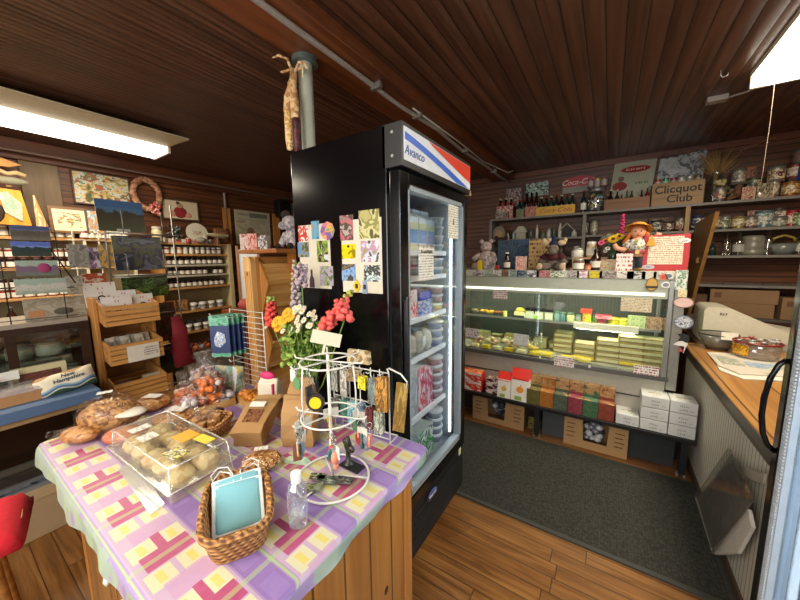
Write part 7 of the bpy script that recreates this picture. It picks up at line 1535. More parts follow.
hang = [(-.10, .26, .034, .09, '#8a8a84', 'silver heart card'), (-.055, .26, .03, .10, '#a8a49a', 'grey bead pack'), (-.01, .27, .055, .045, '#8f7a5a', 'tan bow bundle'), (.03, .25, .04, .05, '#d8c43a', 'yellow duck pack'), (.075, .25, .035, .10, '#7f8a84', 'grey blue charm card'), (.115, .26, .045, .13, '#b5843f', 'gold and green bookmark'),
        (-.10, .14, .03, .08, '#6a6a64', 'dark charm card'), (-.06, .14, .03, .07, '#4a7a6a', 'green charm card'), (-.02, .14, .035, .085, '#8ab4b8', 'pale aqua soap'), (.02, .14, .032, .08, '#8aa4c0', 'sky blue soap'), (.06, .13, .03, .08, '#7a3a38', 'dark red charm'), (.10, .13, .035, .09, '#c0c4b0', 'pale green card')]
for i, (x, z, w, h, c, l) in enumerate(hang):
    for k in range(2):
        p = r2p(x, -.018-.016*k, z-h+.012); t = thing('gift_charm', '%s on the white hook rack, %s' % (l, ['behind', 'in front'][k]), 'gift', p, rotz=.15+(i % 3-1)*.2)
        MB().box(-w/2, w/2, 0, .005, 0, h, taper=.001).build('card', picture([c, tuple(min(1, v*1.6) for v in C(c)), tuple(v*.5 for v in C(c)), c], 3, .3, i+k), t); MB().tube([(0, .002, h), (0, .002, h+.012)], .001, 4).build('loop', wht, t)
tag(MB().box(-.05, .05, 0, .02, 0, .05, taper=.003).build('straw_bundle', speckle(['#b8a078', '#8a7048', '#d0c098'], 60, .7), None, r2p(.0, -.01, .302), .15), 'bundle of tan ribbon bows on top of the hook rack', 'bow bundle')
pk2 = picture(['#a8823c', '#8a6a2c', '#b89a50'], 3, .4, 1)
tag(MB().box(-.022, .022, 0, .006, 0, .19).build('bookmark_card', [pk2], None, r2p(.165, -.0, .06), rot=Euler((0, .1, .3))), 'tall gold and green card at the right side of the hook rack', 'card')

# ---- baked goods helpers
crust = speckle(['#a8713c', '#c08a4e', '#8a5426', '#b57c42', '#d0a066'], 70, .5); crust2 = speckle(['#8a5a2c', '#a87840', '#6a4220', '#bb8c50'], 90, .6)
filmw = glass((.98, .97, .94), .04, .05, .0, 45, 'crinkled_wrap', .12); filmc = glass((.98, .98, .98), .02, .04, .0, 60, 'cello_wrap', .08)
def wrapmesh(rx, ry, rz_, jit=.10, n=16, k=10): return MB().ell((0, 0, rz_), (rx, ry, rz_), n, k, jit=jit)
def lab(t, x, y, z, w, h, rot=(0, 0, 0), m=None, nm='price_label'):
    return MB().box(-w/2, w/2, -h/2, h/2, 0, .0012).build(nm, m or lblp, t, (x, y, z), rot=Euler(rot))
lblp = NT('price_label'); f = lblp.xyz(lblp.co()); k_ = lblp.math('GREATER_THAN', lblp.noise(lblp.co(), 300, 2, (1, .2, 1)), .6); lblp.set(Base_Color=lblp.mix(lblp.math('MULTIPLY', k_, .7), C('#dcd8cc'), C('#4a4640')), Roughness=.5); lblp = lblp.m
def loaf(px_, py_, rx, ry, rz_, rot, label, m=crust, lb=None, twist=None, name='bread_bag'):
    q = on(px_, py_); t = thing(name, label, 'bread', (q.x, q.y, TT+.001), rotz=rot)
    MB().ell((0, 0, rz_*.86), (rx*.9, ry*.9, rz_*.84), 22, 14, jit=.035).build('loaf', m, t)
    b = wrapmesh(rx, ry, rz_, .07)
    if twist: b.tube([(rx*.7*twist, 0, rz_), (rx*1.25*twist, .01, rz_*.9), (rx*1.7*twist, .0, rz_*.5)], [rz_*.6, rz_*.16, rz_*.55], 10)
    b.build('plastic_wrap', filmw, t)
    if lb: lab(t, lb[0], lb[1], rz_*2+.003, lb[2], lb[3], (lb[4] if len(lb) > 4 else 0, 0, .3))
    return t
loaf(113, 430, .12, .085, .078, .9, 'large brown oat loaf in a clear bag at the far left corner of the table', crust2, (-.02, .02, .05, .03))
loaf(82, 441, .08, .055, .034, .5, 'flat brown pastry in a shiny twisted bag at the left corner', crust, None, -1)
loaf(126, 442, .085, .06, .035, .6, 'white topped cake slice pack between the oat loaf and the clamshell', mat('#b0603c', .5), None)
q = on(128, 430); tag(MB().ell((0, 0, .0), (.085, .05, .014), 16, 7, jit=.03).build('pastry_cover', mat('#cfcabb', .5), None, (q.x, q.y, TT+.082), .5), 'white paper lid over the cake slice pack', 'lid')
def pie(px_, py_, r, h, label, m=crust, lb=True, rot=.3):
    q = on(px_, py_); t = thing('pastry_pack', label, 'pastry', (q.x, q.y, TT+.001), rotz=rot)
    MB().lathe([(0, .003), (r*.8, .003), (r*.9, h*.3), (r*.88, h*.6), (r*.6, h*.8), (0, h*.86)], 22).build('pastry', m, t)
    MB().lathe([(0, 0), (r*.9, 0), (r, h*.2), (r*1.02, h*.35), (r*.97, h*.8), (r*.75, h), (0, h*1.02)], 24).build('clear_tub', filmc, t)
    if lb: lab(t, .0, .01, h*1.03, r*.85, r*.5, (0, 0, .2))
    return t
pie(152, 407, .088, .05, 'round nut pastry in a clear tub with white label, rear of the three rounds')
pie(176, 421, .092, .05, 'round flaky pastry in a clear tub in the middle of the rounds', crust, True)
pie(196, 437, .07, .045, 'small crumb cake in a clear tub touching the clamshell', crust2, False) if False else None
loaf(262, 466, .072, .062, .024, .5, 'round brown nut bread in cling film with two white labels', speckle(['#9a6434', '#b8814c', '#7a4820', '#c89a66', '#d8b888'], 110, .5), (-.01, .02, .045, .022))
# wicker basket with wrapped rolls in the middle
bt2 = basket('wicker_basket', 'small wicker basket of cellophane wrapped cookies in the table centre', .085, .075, .05, (on(207, 433).x, on(207, 433).y, TT), .5, 1.15)
for i in range(7):
    a = i*.9; x, y = on(207, 433).x+.035*math.cos(a)-.0, on(207, 433).y+.03*math.sin(a)
    t = thing('cookie_bag', 'cellophane bag of crackers in the central wicker basket', 'cookie bag', (x, y, TT+.03+.008*(i % 2)), rotz=a, group='cellophane bags in the central basket')
    MB().box(-.02, .02, -.012, .012, .0, .035).build('crackers', crust, t); b = MB(); b.ell((0, 0, .028), (.03, .022, .034), 10, 7, jit=.12); b.tube([(0, 0, .055), (.012, 0, .075), (.03, .0, .095)], [.016, .006, .02], 8); b.build('cellophane', filmc, t)
# big clamshell
q = on(176, 480); cm_ = thing('clamshell_pack', 'large clear clamshell of pale cookies with orange and yellow stickers', 'cookie pack', (-1.245, .415, TT+.001), rotz=PI/2+.03)
hw, hl, hh = .092, .225, .10
b = MB(); b.add([(-hw, -hl, 0), (hw, -hl, 0), (hw, hl, 0), (-hw, hl, 0), (-hw*.93, -hl*.94, hh), (hw*.93, -hl*.94, hh), (hw*.93, hl*.94, hh), (-hw*.93, hl*.94, hh)], [(3, 2, 1, 0), (4, 5, 6, 7), (0, 1, 5, 4), (1, 2, 6, 5), (2, 3, 7, 6), (3, 0, 4, 7)])
b.box(-hw-.012, hw+.012, -hl-.012, hl+.012, .036, .040); b.build('clear_box', glass((.97, .97, .93), .10, .04, .04, 0, 'clamshell_plastic'), cm_, bev=.006)
b = MB(); R_ = [(-hw*.93, -hl*.94, hh), (hw*.93, -hl*.94, hh), (hw*.93, hl*.94, hh), (-hw*.93, hl*.94, hh)]; b.tube(R_, .0025, 5, closed=True); b.tube([(-hw-.01, -hl-.01, .038), (hw+.01, -hl-.01, .038), (hw+.01, hl+.01, .038), (-hw-.01, hl+.01, .038)], .003, 5, closed=True)
for k in range(4): sx_, sy_ = [(-1, -1), (1, -1), (1, 1), (-1, 1)][k]; b.tube([(sx_*hw, sy_*hl, .002), R_[k]], .002, 5)
b.build('moulded_edges', glass((.97, .97, .93), .35, .08, .25), cm_)
b = MB()
for i in range(5):
    for j in range(2): b.ell((-.038+j*.076, -.165+i*.083, .036+.008*((i+j) % 2)), (.042, .044, .030), 12, 7, jit=.05)
b.build('cookies', speckle(['#c2ac7c', '#d2c090', '#b89c68', '#cbb888'], 60, .7), cm_)
lab(cm_, .03, -.06, hh+.001, .06, .07, (0, 0, .05), mat('#e2a21c', .4), 'orange_sticker'); lab(cm_, .052, -.135, hh+.0015, .035, .07, (0, 0, .1), mat('#e0cc3c', .4), 'yellow_sticker'); lab(cm_, -.035, -.14, hh+.001, .05, .07, (0, 0, .05), picture(['#d8d4c8', '#2a2824', '#d8c83a', '#d8d4c8'], 4, .4, 3), 'barcode_label'); lab(cm_, -.03, .14, hh+.001, .06, .04, (0, 0, .05)); lab(cm_, -.04, .05, hh+.001, .05, .05, (0, 0, .05))
# clear flat sheet beside it
sheet('plastic_sleeve', 'flat clear plastic sleeve between the clamshell and the table front', 'plastic sleeve', [(on(118, 470).x, on(118, 470).y), (on(135, 462).x, on(135, 462).y), (on(165, 505).x, on(165, 505).y), (on(150, 515).x, on(150, 515).y)], TT+.001, glass((.9, .9, .86), .2, .1, .25), .004)
# ---- kraft bags
kb_m = mat('#a37c4c', .75, 0, .12, 14, .15)
def kraftbag(x, y, w, dd, h, rot, label, win=True, lean=0, lie=0, z=None, crinkle=.004):
    t = thing('paper_bag', label, 'paper bag', (x, y, TT+.001 if z is None else z), rot=Euler((lie, lean, rot), 'XYZ'))
    b = MB(); n = 6; ring = [(-w/2, -dd/2), (0, -dd/2-.003), (w/2, -dd/2), (w/2-.006, 0), (w/2, dd/2), (0, dd/2+.003), (-w/2, dd/2), (-w/2+.006, 0)]
    vs = []; L = [(0, 1), (.2, 1.02), (.45, 1), (.7, .75), (.85, .35), (.9, .12), (1.0, .14)]
    for s, k in L:
        for x_, y_ in ring: vs.append((x_*(1-.06*(s > .8))+random.uniform(-1, 1)*crinkle, y_*k+random.uniform(-1, 1)*crinkle, s*h))
    m_ = len(ring); b.add(vs, [(k*m_+i, k*m_+(i+1) % m_, (k+1)*m_+(i+1) % m_, (k+1)*m_+i) for k in range(len(L)-1) for i in range(m_)]); b.add(vs[:m_], [tuple(range(m_-1, -1, -1))]); b.add(vs[-m_:], [tuple(range(m_))])
    b.build('bag_body', kb_m, t)
    if win: MB().box(-w*.26, w*.26, -dd/2-.0065, -dd/2-.002, h*.22, h*.5).build('window', picture(['#6a4430', '#8a5c40', '#4a2c20'], 4, .2, 4), t); lb_ = MB().box(-w*.3, w*.22, -dd/2-.0065, -dd/2-.003, h*.56, h*.68).build('price_label', lblp, t)
    return t
q = on(255, 440); kraftbag(q.x+.03, q.y-.05, .115, .07, .22, .55, 'brown kraft bag with window and label lying on its back', True, 0, -1.2, TT+.036)
q = on(292, 452); kraftbag(q.x-.02, q.y+.06, .12, .07, .19, .5, 'brown kraft bag standing behind the round nut bread', False)
q = on(318, 425); kraftbag(q.x-.05, q.y-.03, .11, .07, .21, .4, 'crinkled brown kraft bag in front of the flower vase', False)
# white cloth gift bag with pink
q = on(264, 420); wg = thing('gift_bag', 'white cloth bag with a pink ribbon and red motif', 'bag', (q.x-.06, q.y+.08, TT+.001), rotz=.35)
b = MB(); b.add([(-.055, -.03, 0), (.055, -.03, 0), (.055, .03, 0), (-.055, .03, 0), (-.05, -.022, .13), (.05, -.022, .13), (.05, .022, .13), (-.05, .022, .13), (-.045, -.006, .155), (.045, -.006, .155), (.045, .006, .155), (-.045, .006, .155)], [(3, 2, 1, 0), (0, 1, 5, 4), (1, 2, 6, 5), (2, 3, 7, 6), (3, 0, 4, 7), (4, 5, 9, 8), (5, 6, 10, 9), (6, 7, 11, 10), (7, 4, 8, 11), (8, 9, 10, 11)]); b.build('bag_body', mat('#cfc4b0', .8), wg, bev=.006)
MB().box(.03, .038, -.032, .032, .0, .135).build('ribbon', mat('#b01c50', .6), wg); MB().prism([(.014*math.cos(a)-.01, .06+.018*math.sin(a)) for a in [2*PI*k/10 for k in range(10)]], -.033, -.028).build('red_motif', mat('#a83a30', .7), wg); MB().ell((-.01, 0, .165), (.04, .014, .02)).build('pink_bow', mat('#c42a6a', .6), wg)
# wrapped pastry boxes near it
for i, (px_, py_, c, l) in enumerate(((284, 398, '#b88a4a', 'flat'), (300, 372, '#9a7a50', 'tall'), (296, 388, '#a88458', 'middle'))):
    q = on(px_, py_+22); t = thing('cookie_bag', '%s clear bag of tan pastry in front of the flower vase' % l, 'cookie bag', (q.x-.02, q.y+.02, TT+.001), rotz=.4+i*.5)
    MB().box(-.03, .03, -.018, .018, .002, .10+.03*(i == 1)).build('pastry', speckle([c, '#c8a878', '#8a6438'], 40, .6), t); b = MB(); b.ell((0, 0, .07), (.045, .03, .072), 12, 8, jit=.07); b.tube([(0, 0, .13), (0, 0, .15), (0, .0, .175)], [.02, .007, .024], 8); b.build('cellophane', filmc, t)
b = MB()
for i in range(6): b.box(-.028+i*.0105, -.021+i*.0105, 0, .012, 0, .075)
q = on(300, 420); tag(b.build('breadstick_pack', mat('#b98c4a', .6), None, (q.x-.06, q.y+.06, TT+.135), .5), 'row of tan breadsticks standing above the kraft bag', 'breadsticks')
# ---- candy trays
def tray(px_, py_, hx, hy, rot, label):
    q = on(px_, py_); t = thing('wooden_tray', label, 'tray', (q.x, q.y, TT), rotz=rot)
    tm = wood('#a87a3c', '#cfa05c', 0, .5); MB().box(-hx, hx, -hy, hy, 0, .006).build('base_board', tm, t)
    MB().box(-hx, hx, -hy, -hy+.008, .006, .032).box(-hx, hx, hy-.008, hy, .006, .032).box(-hx, -hx+.008, -hy+.008, hy-.008, .006, .032).box(hx-.008, hx, -hy+.008, hy-.008, .006, .032).build('rim', tm, t); bpy.context.view_layer.update(); return t
t1 = tray(205, 402, .14, .105, -.25, 'light wooden tray of wrapped sweets at the back of the table')
t2 = tray(262, 402, .115, .08, -.15, 'light wooden tray of bagged orange candy at the back')
cproto = {}
def cbag(cols, key):
    if key not in cproto:
        t = thing('candy_bag', 'x', 'candy bag')
        b = MB()
        for k in range(14): a = k*2.4; r = .024*(k/14)**.5; b.ell((r*math.cos(a), r*math.sin(a), .012+.036*((k*7) % 14)/14), (.0125, .0125, .010), 7, 5, k % len(cols), jit=.05)
        b.build('sweets', [mat(c, .35) for c in cols], t)
        b = MB(); b.ell((0, 0, .032), (.036, .036, .034), 12, 8, jit=.09); b.tube([(0, 0, .06), (0, 0, .07), (.004, 0, .095)], [.016, .006, .024], 9); b.build('cellophane', filmc, t)
        cproto[key] = Proto(t)
    return cproto[key]
def W(t, x, y, z): return t.matrix_world @ Vector((x, y, z))
kinds = [(['#b8643a', '#c8bcb0', '#7a3a2c'], 'rust'), (['#c8c0bc', '#9a8a90', '#d8d0cc'], 'white'), (['#d8722a', '#c86a28'], 'orange'), (['#7a4a34', '#c0a088', '#5a3020'], 'brown'), (['#a87a80', '#d0c0bc', '#8a4a50'], 'pink')]
for i in range(4):
    for j in range(4):
        k, nm = kinds[(i*2+j*3+(i*j) % 2) % 5]; v = W(t1, -.105+i*.068, -.075+j*.05, .007+.0*(j))
        cbag(k, nm).put((v.x, v.y, v.z), (i*1.3+j) % 6, 'clear bag of %s sweets in the left wooden tray' % nm, 'bags of %s sweets in the left tray' % nm, (1.25, 1.25, 1.4+.25*((i+j) % 2)))
oc = (['#e0921c', '#d8801c'], 'bright orange')
for i in range(3):
    for j in range(2):
        k, nm = [oc, oc, (['#d8a01c', '#e0b02c'], 'golden')][(i+j) % 3]; v = W(t2, -.075+i*.075, -.045+j*.08, .007); cbag(k, nm).put((v.x, v.y, v.z), i*1.1+j, 'clear bag of %s candy in the right wooden tray' % nm, 'bags of %s candy' % nm, (1.15, 1.15, 1.2))
for i in range(8):
    v = W(t1, -.10+(i % 4)*.066, .0+.04*(i//4), .085); k, nm = kinds[(i*2+1) % 5]; cbag(k, nm).put((v.x, v.y, v.z), i*.9, 'clear bag of %s sweets heaped on top in the left tray' % nm, 'heaped bags of %s sweets' % nm)
v = W(t1, .10, .115, 0); cst_ = card('price_card', .07, .075, printed('#d0d0d8', '#7a7a98', .014, .5), (v.x+.0, v.y, TT+.10), 'white handwritten card standing behind the candy tray', 'price card', rotz=-.3, tilt=-.1, th=.002); MB().box(-.003, .003, .002, .006, -.099, .02).build('card_stick', wht, cst_)
q = on(222, 412); tag(lump((0, 0, .018), (.03, .03, .018)).build('chocolate_bag', mat('#1c1210', .3), None, (q.x+.02, q.y-.03, TT+.001)), 'small bag of dark chocolate between the two wooden trays', 'candy bag')
# ---- notepad rack with blue covers
nr = thing('notepad_rack', 'white wire grid rack with hooks at the back of the table', 'rack', (-1.60, .93, TT), rotz=.05)
b = MB()
for x in (-.13, .15): b.tube([(x, .02, .004), (x, -.04, .004)], .003, 5); b.tube([(x, 0, .004), (x, 0, .44)], .003, 5)
for k in range(15): z = .03+k*.029; b.tube([(-.13, 0, z), (.15, 0, z)], .0018, 4)
for z in (.42, .20): b.tube([(-.10, 0, z), (-.10, -.12, z), (-.10, -.125, z+.012)], .0025, 5); b.tube([(.04, 0, z), (.04, -.12, z), (.04, -.125, z+.012)], .0025, 5)
b.build('wire_grid', wht, nr); bpy.context.view_layer.update()
for k in range(4):
    v = W(nr, -.06+k*.0, -.105+k*.028, .205); t = thing('notepad', 'dark blue notepad with green trim on the wire rack, %s' % ['frontmost', 'second', 'third', 'rearmost'][k], 'notepad', v, rotz=.55)
    MB().box(-.05, .05, 0, .012, 0, .20).build('cover', mat('#1c2f5c', .4), t); MB().box(-.051, .051, -.001, .013, .165, .215).build('green_trim', picture(['#3f8a6a', '#6aa88a', '#2a6a50'], 3, .4, k), t); MB().box(-.051, .051, -.001, .013, 0, .02).build('green_trim', picture(['#3f8a6a', '#6aa88a', '#2a6a50'], 3, .4, k), t)
    if k == 0: MB().prism([(-.03, .06), (.0, .05), (.03, .08), (.025, .12), (-.01, .135), (-.03, .10)], -.002, 0).build('white_motif', picture(['#1c2f5c', '#c8ccd4', '#5a6a90', '#c8c8cc'], 5, .4, 2), t)
v = W(nr, -.06, -.10, .03); 
for k in range(3): tag(MB().box(-.045, .045, 0, .01, 0, .15).build('greeting_card', picture(['#c8c8a8', '#8ab0a0', '#d8d0c0', '#d8c85a'], 3, .4, k+3), None, (v.x+.03*k, v.y+.012*k, TT+.005), .5), 'pale patterned greeting card under the blue notepads, %s' % ['left', 'middle', 'right'][k], 'card')
# ---- flower vase
fx_, fy_ = -1.085, .90
fv = thing('flower_vase', 'green glass vase with snapdragons, daisies and yellow blooms before the fridge', 'vase', (fx_, fy_, TT))
MB().lathe([(0, 0), (.035, 0), (.045, .01), (.05, .10), (.042, .20), (.05, .25), (.047, .25), (.04, .20), (.046, .10), (0, .012)], 20).build('vase', glass((.45, .6, .4), .15, .05, .1), fv)
b = MB()
random.seed(11)
for i in range(170): a = random.random()*6.28; s = random.uniform(.02, .115)*1.0; h = random.uniform(.30, .45); b.tube([(.02*math.cos(a), .02*math.sin(a), .03), (.035*math.cos(a), .035*math.sin(a), .18), (s*math.cos(a), min(.07, s*math.sin(a)), h)], [.0022, .0026, .0012], 4)
for i in range(420): a = random.random()*6.28; s = random.uniform(.01, .11); b.ell((s*math.cos(a), min(.075, s*math.sin(a)), random.uniform(.24, .43)), (.012, .004, .015), 5, 4, rot=Euler((random.random()*2, random.random()*2, a)))
b.build('foliage', speckle(['#5a7a24', '#7f9c3a', '#4a6a20', '#9cb450'], 60, .7), fv)
def rel(px_, py_, dy=0): v = atY(px_, py_, fy_+dy); return (v.x-fx_, dy, v.z-TT)
def spike(p0, p1, c, r0, r1, nm, seed_, tip='#8a9a4a', n=34):
    random.seed(seed_); b = MB(); P0, P1 = Vector(p0), Vector(p1)
    for i in range(n):
        s = i/(n-1); c_ = P0.lerp(P1, s); a = i*2.4; r = r0+(r1-r0)*s; o = Vector((math.cos(a)*r, math.sin(a)*r, random.uniform(-.004, .004)))
        b.ell(c_+o, (r*.72, r*.72, r*.62), 7, 5, 1 if s > .82 else 0, jit=.32, rot=Euler((a, a, 0)))
    g = b.build(nm, [mat(c, .6, 0, .2, 50), mat(tip, .6)], fv)
    MB().tube([(0, 0, .06), (P0.x*.4, P0.y*.4, .18), tuple(P0), tuple(P1)], .003, 5).build('stem', mat('#5a7a2c', .6), g)
spike(rel(272, 325, -.03), rel(271, 297, -.02), '#cc4436', .022, .012, 'red_snapdragon', 1)
spike(rel(325, 327, -.04), rel(352, 290, -.05), '#e05a50', .025, .008, 'coral_snapdragon', 2, '#b0b050', 34)
spike(rel(345, 318, -.05), rel(340, 300, -.03), '#dd6058', .023, .014, 'coral_snapdragon', 5, '#dd6058', 14)
spike(rel(297, 312, .02), rel(295, 274, .02), '#a89a9c', .020, .010, 'pale_snapdragon', 3, '#a8a07c')
spike(rel(302, 285, .01), rel(296, 262, .0), '#b09aa4', .018, .012, 'mauve_snapdragon', 4, '#b0a08c', 18)
for i, (px_, py_, r) in enumerate(((277, 322, .030), (284, 320, .032), (291, 316, .030), (287, 313, .026), (279, 327, .026))): x, y, z = rel(px_, py_, -.07); daisy(fv, x, y, z, '#e0a41c', r, '#c8901c', 14, 'yellow_bloom')
random.seed(5)
for i in range(30): px_, py_ = random.uniform(290, 320), random.uniform(306, 332); x, y, z = rel(px_, py_, random.uniform(-.09, -.04)); daisy(fv, x, y, z, '#dcd8c4', random.uniform(.012, .016), '#c8a83a', 9, 'white_daisy')
x, y, z = rel(283, 331, -.09); daisy(fv, x, y, z, '#e0dcd0', .014, '#c8a83a', 10, 'white_daisy'); x, y, z = rel(266, 327, -.06); daisy(fv, x, y, z, '#dcd8cc', .011, '#c8a83a', 9, 'white_daisy')

# ================================================================ CARDS ON THE FRIDGE SIDE
PYF = FY0-.0015
def fside(nm, label, x0, y0, x1, y1, m, lay=1, cat='photo card'):
    a = atY(x0, y0, PYF); c = atY(x1, y1, PYF); w = c.x-a.x; h = a.z-c.z
    return card(nm, abs(w), h, m, ((a.x+c.x)/2, PYF-.0016*lay, c.z), label, cat, th=.0015)
fside('paper_sheet', 'cream backing sheet at the left on the black fridge side', 298.5, 226, 332, 289, mat('#c9c0ac', .6), 1, 'paper sheet')
fside('paper_sheet', 'cream backing sheet at the right on the black fridge side', 341, 221, 383, 294, mat('#cfc6b2', .6), 1, 'paper sheet')
CARDS = [(298.5, 226.5, 310, 241, ['#d8ccc4', '#b8443a', '#d8ccc4'], 'white card with a red crab'), (311.5, 221.5, 320, 239, ['#4a7a9a', '#6a9ab0', '#8a8a84'], 'narrow blue sea card'), (298, 242.5, 310, 257, ['#5a86b0', '#8a8470', '#4a5a44'], 'blue sky town photo card'), (317, 241, 329, 262, ['#5a7a2c', '#8aa04a', '#4a3a2c', '#c8ccd0'], 'green bird photo card'), (299, 264, 309, 279, ['#b8aeb0', '#7a6a74', '#c8c0c0'], 'pale pink photo card behind the mauve flowers'), (320, 266, 334, 286, ['#6a7a4a', '#b0a0b8', '#8a9a6a', '#4a4a3c'], 'lavender field photo card'),
 (340, 216, 354, 240, ['#a8a098', '#5a4a44', '#b86a70', '#7a7a70'], 'grey card with a pink flowered street'), (359, 211, 380, 238, ['#b0a870', '#8a8a50', '#c8c08c', '#5c5c34'], 'large olive floral photo card'), (342, 244.5, 356, 258.5, ['#e0cc18', '#d8c41c', '#8a7a10'], 'bright yellow square card with black signs'), (361, 241, 380, 262, ['#8a9a5a', '#b890a8', '#c8d0d8', '#5a5a48'], 'garden photo card in shiny wrap'), (342, 264, 356.5, 281, ['#4a7ac0', '#8aa4c8', '#4a4a40', '#7a6a50'], 'blue sky village photo card'), (364, 265, 381, 282, ['#8ea4a0', '#c8d4d8', '#4a4a44', '#a8b4b8'], 'grey mirror like photo card')]
for i, (x0, y0, x1, y1, c, l) in enumerate(CARDS):
    o = fside('photo_card', l+' on the fridge side', x0, y0, x1, y1, picture(c, 2.0, .22, i+1), 2)
    if l.startswith('bright'): MB().prism([(.0, .045), (.008, .052), (.0, .06), (-.008, .052)], -.001, 0).build('black_mark', blackp, o)
a = atY(328, 231, PYF); o = tag(MB().prism([(.045*math.cos(t_), .042*math.sin(t_)) for t_ in [2*PI*k/8 for k in range(8)]], 0, .002).build('magnet', picture(['#7a5a8a', '#4a6a9a', '#c86a8a', '#d8a83a', '#5a8a7a'], 3, .3, 3), None, (a.x, PYF-.0045, a.z)), 'round rainbow coloured magnet on the fridge side', 'magnet')
for px_, py_, c, l in ((357.5, 286, '#d8b818', 'yellow diamond magnet with black animal'), (365.5, 287, '#8a9ab0', 'small blue white lighthouse magnet')):
    a = atY(px_, py_, PYF); o = tag(MB().prism([(0, -.03), (.022, 0), (0, .03), (-.022, 0)] if c == '#d8b818' else [(-.014, -.028), (.014, -.028), (.01, .028), (-.01, .028)], 0, .003).build('magnet', mat(c, .35), None, (a.x, PYF-.0055, a.z)), l+' low on the fridge side', 'magnet'); MB().box(-.007, .007, -.001, 0, -.01, .01).build('print', blackp, o)
a = atY(312.5, 279, PYF); tag(MB().prism([(-.016, -.04), (.016, -.04), (.014, .0), (.005, .015), (.005, .045), (-.005, .045), (-.005, .015), (-.014, .0)], 0, .004).build('bottle_magnet', mat('#4a3a44', .3), None, (a.x, PYF-.006, a.z)), 'dark bottle shaped magnet on the left backing sheet', 'magnet')

# ================================================================ FRIDGE CONTENTS
def fin(y, z, x=.40): return (FX0+x, FY0+y, z+.001)
milk = Proto(thing('milk_carton', 'x', 'milk carton'))
b = MB().box(-.04, .04, -.04, .04, 0, .21, taper=0); b.add([(-.04, -.04, .21), (.04, -.04, .21), (.04, .04, .21), (-.04, .04, .21), (0, -.04, .25), (0, .04, .25)], [(0, 1, 4), (2, 3, 5), (1, 2, 5, 4), (3, 0, 4, 5)]); b.build('carton_body', mat('#d0dade', .4), milk.o)
MB().box(.04, .0412, -.036, .036, .06, .14).build('blue_panel', mat('#7fa2cc', .4), milk.o); MB().box(.0405, .042, -.036, .036, .14, .18).box(.0405, .042, -.036, .036, .02, .05).build('yellow_band', mat('#cfcf9c', .4), milk.o); MB().box(-.002, .002, -.04, .04, .25, .27).build('top_seam', mat('#e0e4e4', .4), milk.o)
def fr_(Y, z, X=-.80): return (X, Y, z+.001)
for i in range(3): milk.put(fr_(1.335+i*.088, SHZ[4], -.835), 0, 'tall white and blue milk carton at the left of the top fridge shelf', 'milk cartons on the top fridge shelf', (1, 1, .80))
cupp = {}
SN = 'bottom first second third fourth top'.split()
def cups(Y, X, zi, n, c, l, r=.045, h=.05):
    z = ([.406]+SHZ)[zi]
    for k in range(n):
        if c not in cupp:
            o = MB().lathe([(0, 0), (.042, 0), (.05, .042), (0, .042)], 14).build('ice_cream_tub', mat(c, .4)); tag(o, 'x', 'ice cream tub'); MB().lathe([(.0525, .037), (.0525, .048), (0, .048)], 14).build('lid', mat('#c8d0d4', .35), o); cupp[c] = Proto(o)
        cupp[c].put((X, Y, z+.001+k*.049), 0, '%s frozen tub in a stack at the right of the %s fridge shelf' % (l, SN[zi]), '%s tubs on the %s fridge shelf' % (l, SN[zi]), (r/.045, r/.045, 1))
for zi, n, c, l in ((5, 4, '#9ab0b4', 'pale blue'), (4, 2, '#7a98a8', 'grey blue'), (3, 3, '#b49a90', 'pinkish'), (2, 3, '#8a98b8', 'slate blue'), (1, 5, '#a88a94', 'mauve'), (0, 4, '#8a98a8', 'dull blue')):
    cups(1.625, -.835, zi, n, c, l); cups(1.625, -.945, zi, n, {'#9ab0b4': '#a8b0b0', '#7a98a8': '#8a9498', '#b49a90': '#a8a0a0', '#8a98b8': '#98a0b0', '#a88a94': '#a0989c', '#8a98a8': '#9098a0'}[c], 'paler '+l)
pbox('frozen_box', 'blue and white frozen treat box on the third fridge shelf', .15, .12, .085, mat('#c0c8d4', .4), picture(['#c0c8dc', '#3a58b8', '#a8b4c8', '#d0d4dc'], 3, .4, 4), fr_(1.44, SHZ[2], -.79), rotz=H2)
tag(MB().box(-.06, .06, 0, .1, 0, .04).build('frozen_box', mat('#2a48b0', .4), None, fr_(1.46, SHZ[2]+.086, -.80), H2), 'deep blue flat box lying on the blue and white treat box', 'box')
pbox('frozen_box', 'red frozen treat box at the left of the third fridge shelf', .07, .10, .15, mat('#c83a3a', .4), picture(['#c83a3a', '#d8c8c8', '#c02c34'], 3, .4, 4), fr_(1.32, SHZ[2], -.79), rotz=H2)
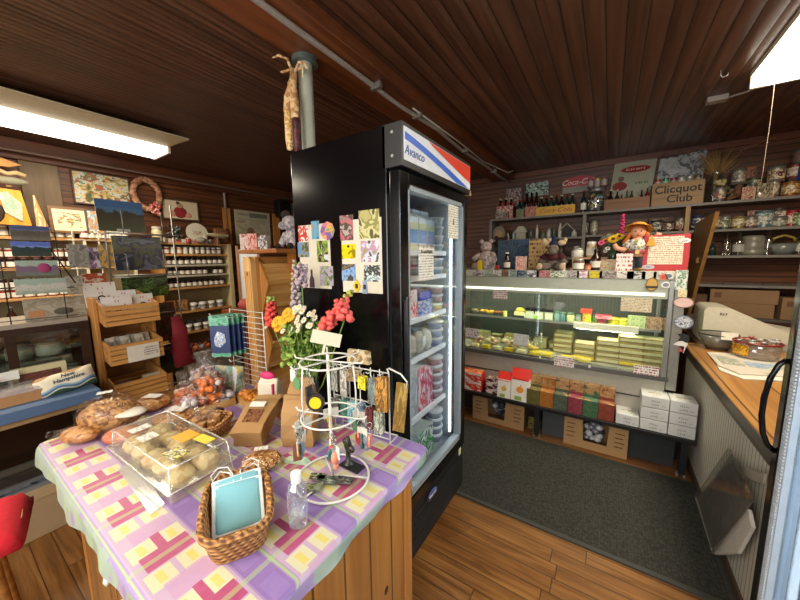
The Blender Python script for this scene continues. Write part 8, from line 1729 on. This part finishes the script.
for i in range(3):
    t = thing('frozen_bag', 'clear bag of %s frozen goods on the second fridge shelf' % ['tan', 'cream', 'pale'][i], 'frozen bag', fr_(1.34+i*.08, SHZ[1], -.83)); MB().ell((0, 0, .06), (.04, .04, .06), 10, 7, jit=.12).build('contents', mat(['#a89c88', '#b8b4a4', '#c0c0b8'][i], .6), t)
    if i == 1: MB().box(.041, .043, -.02, .02, .05, .10).build('label', mat('#cfd8d4', .4), t)
for i in range(3): pbox('frozen_bag', 'pink and white frozen fruit bag on the first fridge shelf, %s' % ['left', 'middle', 'right'][i], .075, .04, .27-.03*i, mat('#d0c4cc', .4), picture([['#b8bcc0', '#9aa0a4', '#c8ccd0'], ['#d8ccd4', '#c82a54', '#d8d4d8'], ['#c8c8cc', '#b82a5a', '#d8b8c4']][i], 2.6, .35, i+2), fr_(1.33+i*.085, SHZ[0], -.80), rotz=H2, cat='frozen bag')
pbox('frozen_box', 'large green and white frozen food box at the bottom of the fridge', .17, .14, .165, mat('#b0bcb8', .4), picture(['#a8b4b0', '#2a8a4a', '#d0d8d4', '#1c4a5a', '#7a8a8c'], 2.4, .4, 5), fr_(1.44, .406, -.79), rotz=H2)
pbox('frozen_box', 'grey white frozen food box at the bottom left of the fridge', .10, .12, .11, mat('#b8c0c4', .4), picture(['#b8c0c4', '#9aa4a8', '#8a9498'], 3, .4, 5), fr_(1.28, .406, -.80), rotz=H2)
# red fleece draped over the stool
fl2 = MB(); NX2 = 14; vs = []
for j in range(NX2+1):
    for i in range(NX2+1):
        x, y = i/NX2*2-1, j/NX2*2-1; r = max(abs(x), abs(y)); z = .683 if r < .80 else .683-(r-.80)*.25; vs.append((x*.142+.002*math.sin(j*1.3), y*.142, z+.0015*math.sin(i*1.7+j)))
fl2.add(vs, [(j*(NX2+1)+i, j*(NX2+1)+i+1, (j+1)*(NX2+1)+i+1, (j+1)*(NX2+1)+i) for j in range(NX2) for i in range(NX2)], 0, True)
for i, v in enumerate(fl2.v): fl2.v[i] = (v[0], v[1], v[2]+.012)
o = fl2.build('red_fleece', mat('#c01828', .95, 0, .2, 60, .15), None, (SXY[0], SXY[1], 0), -.21); q = o.modifiers.new('thick', 'SOLIDIFY'); q.thickness = .012; q.offset = 1; tag(o, 'bright red fleece cloth draped over the stool at the lower left', 'cloth')
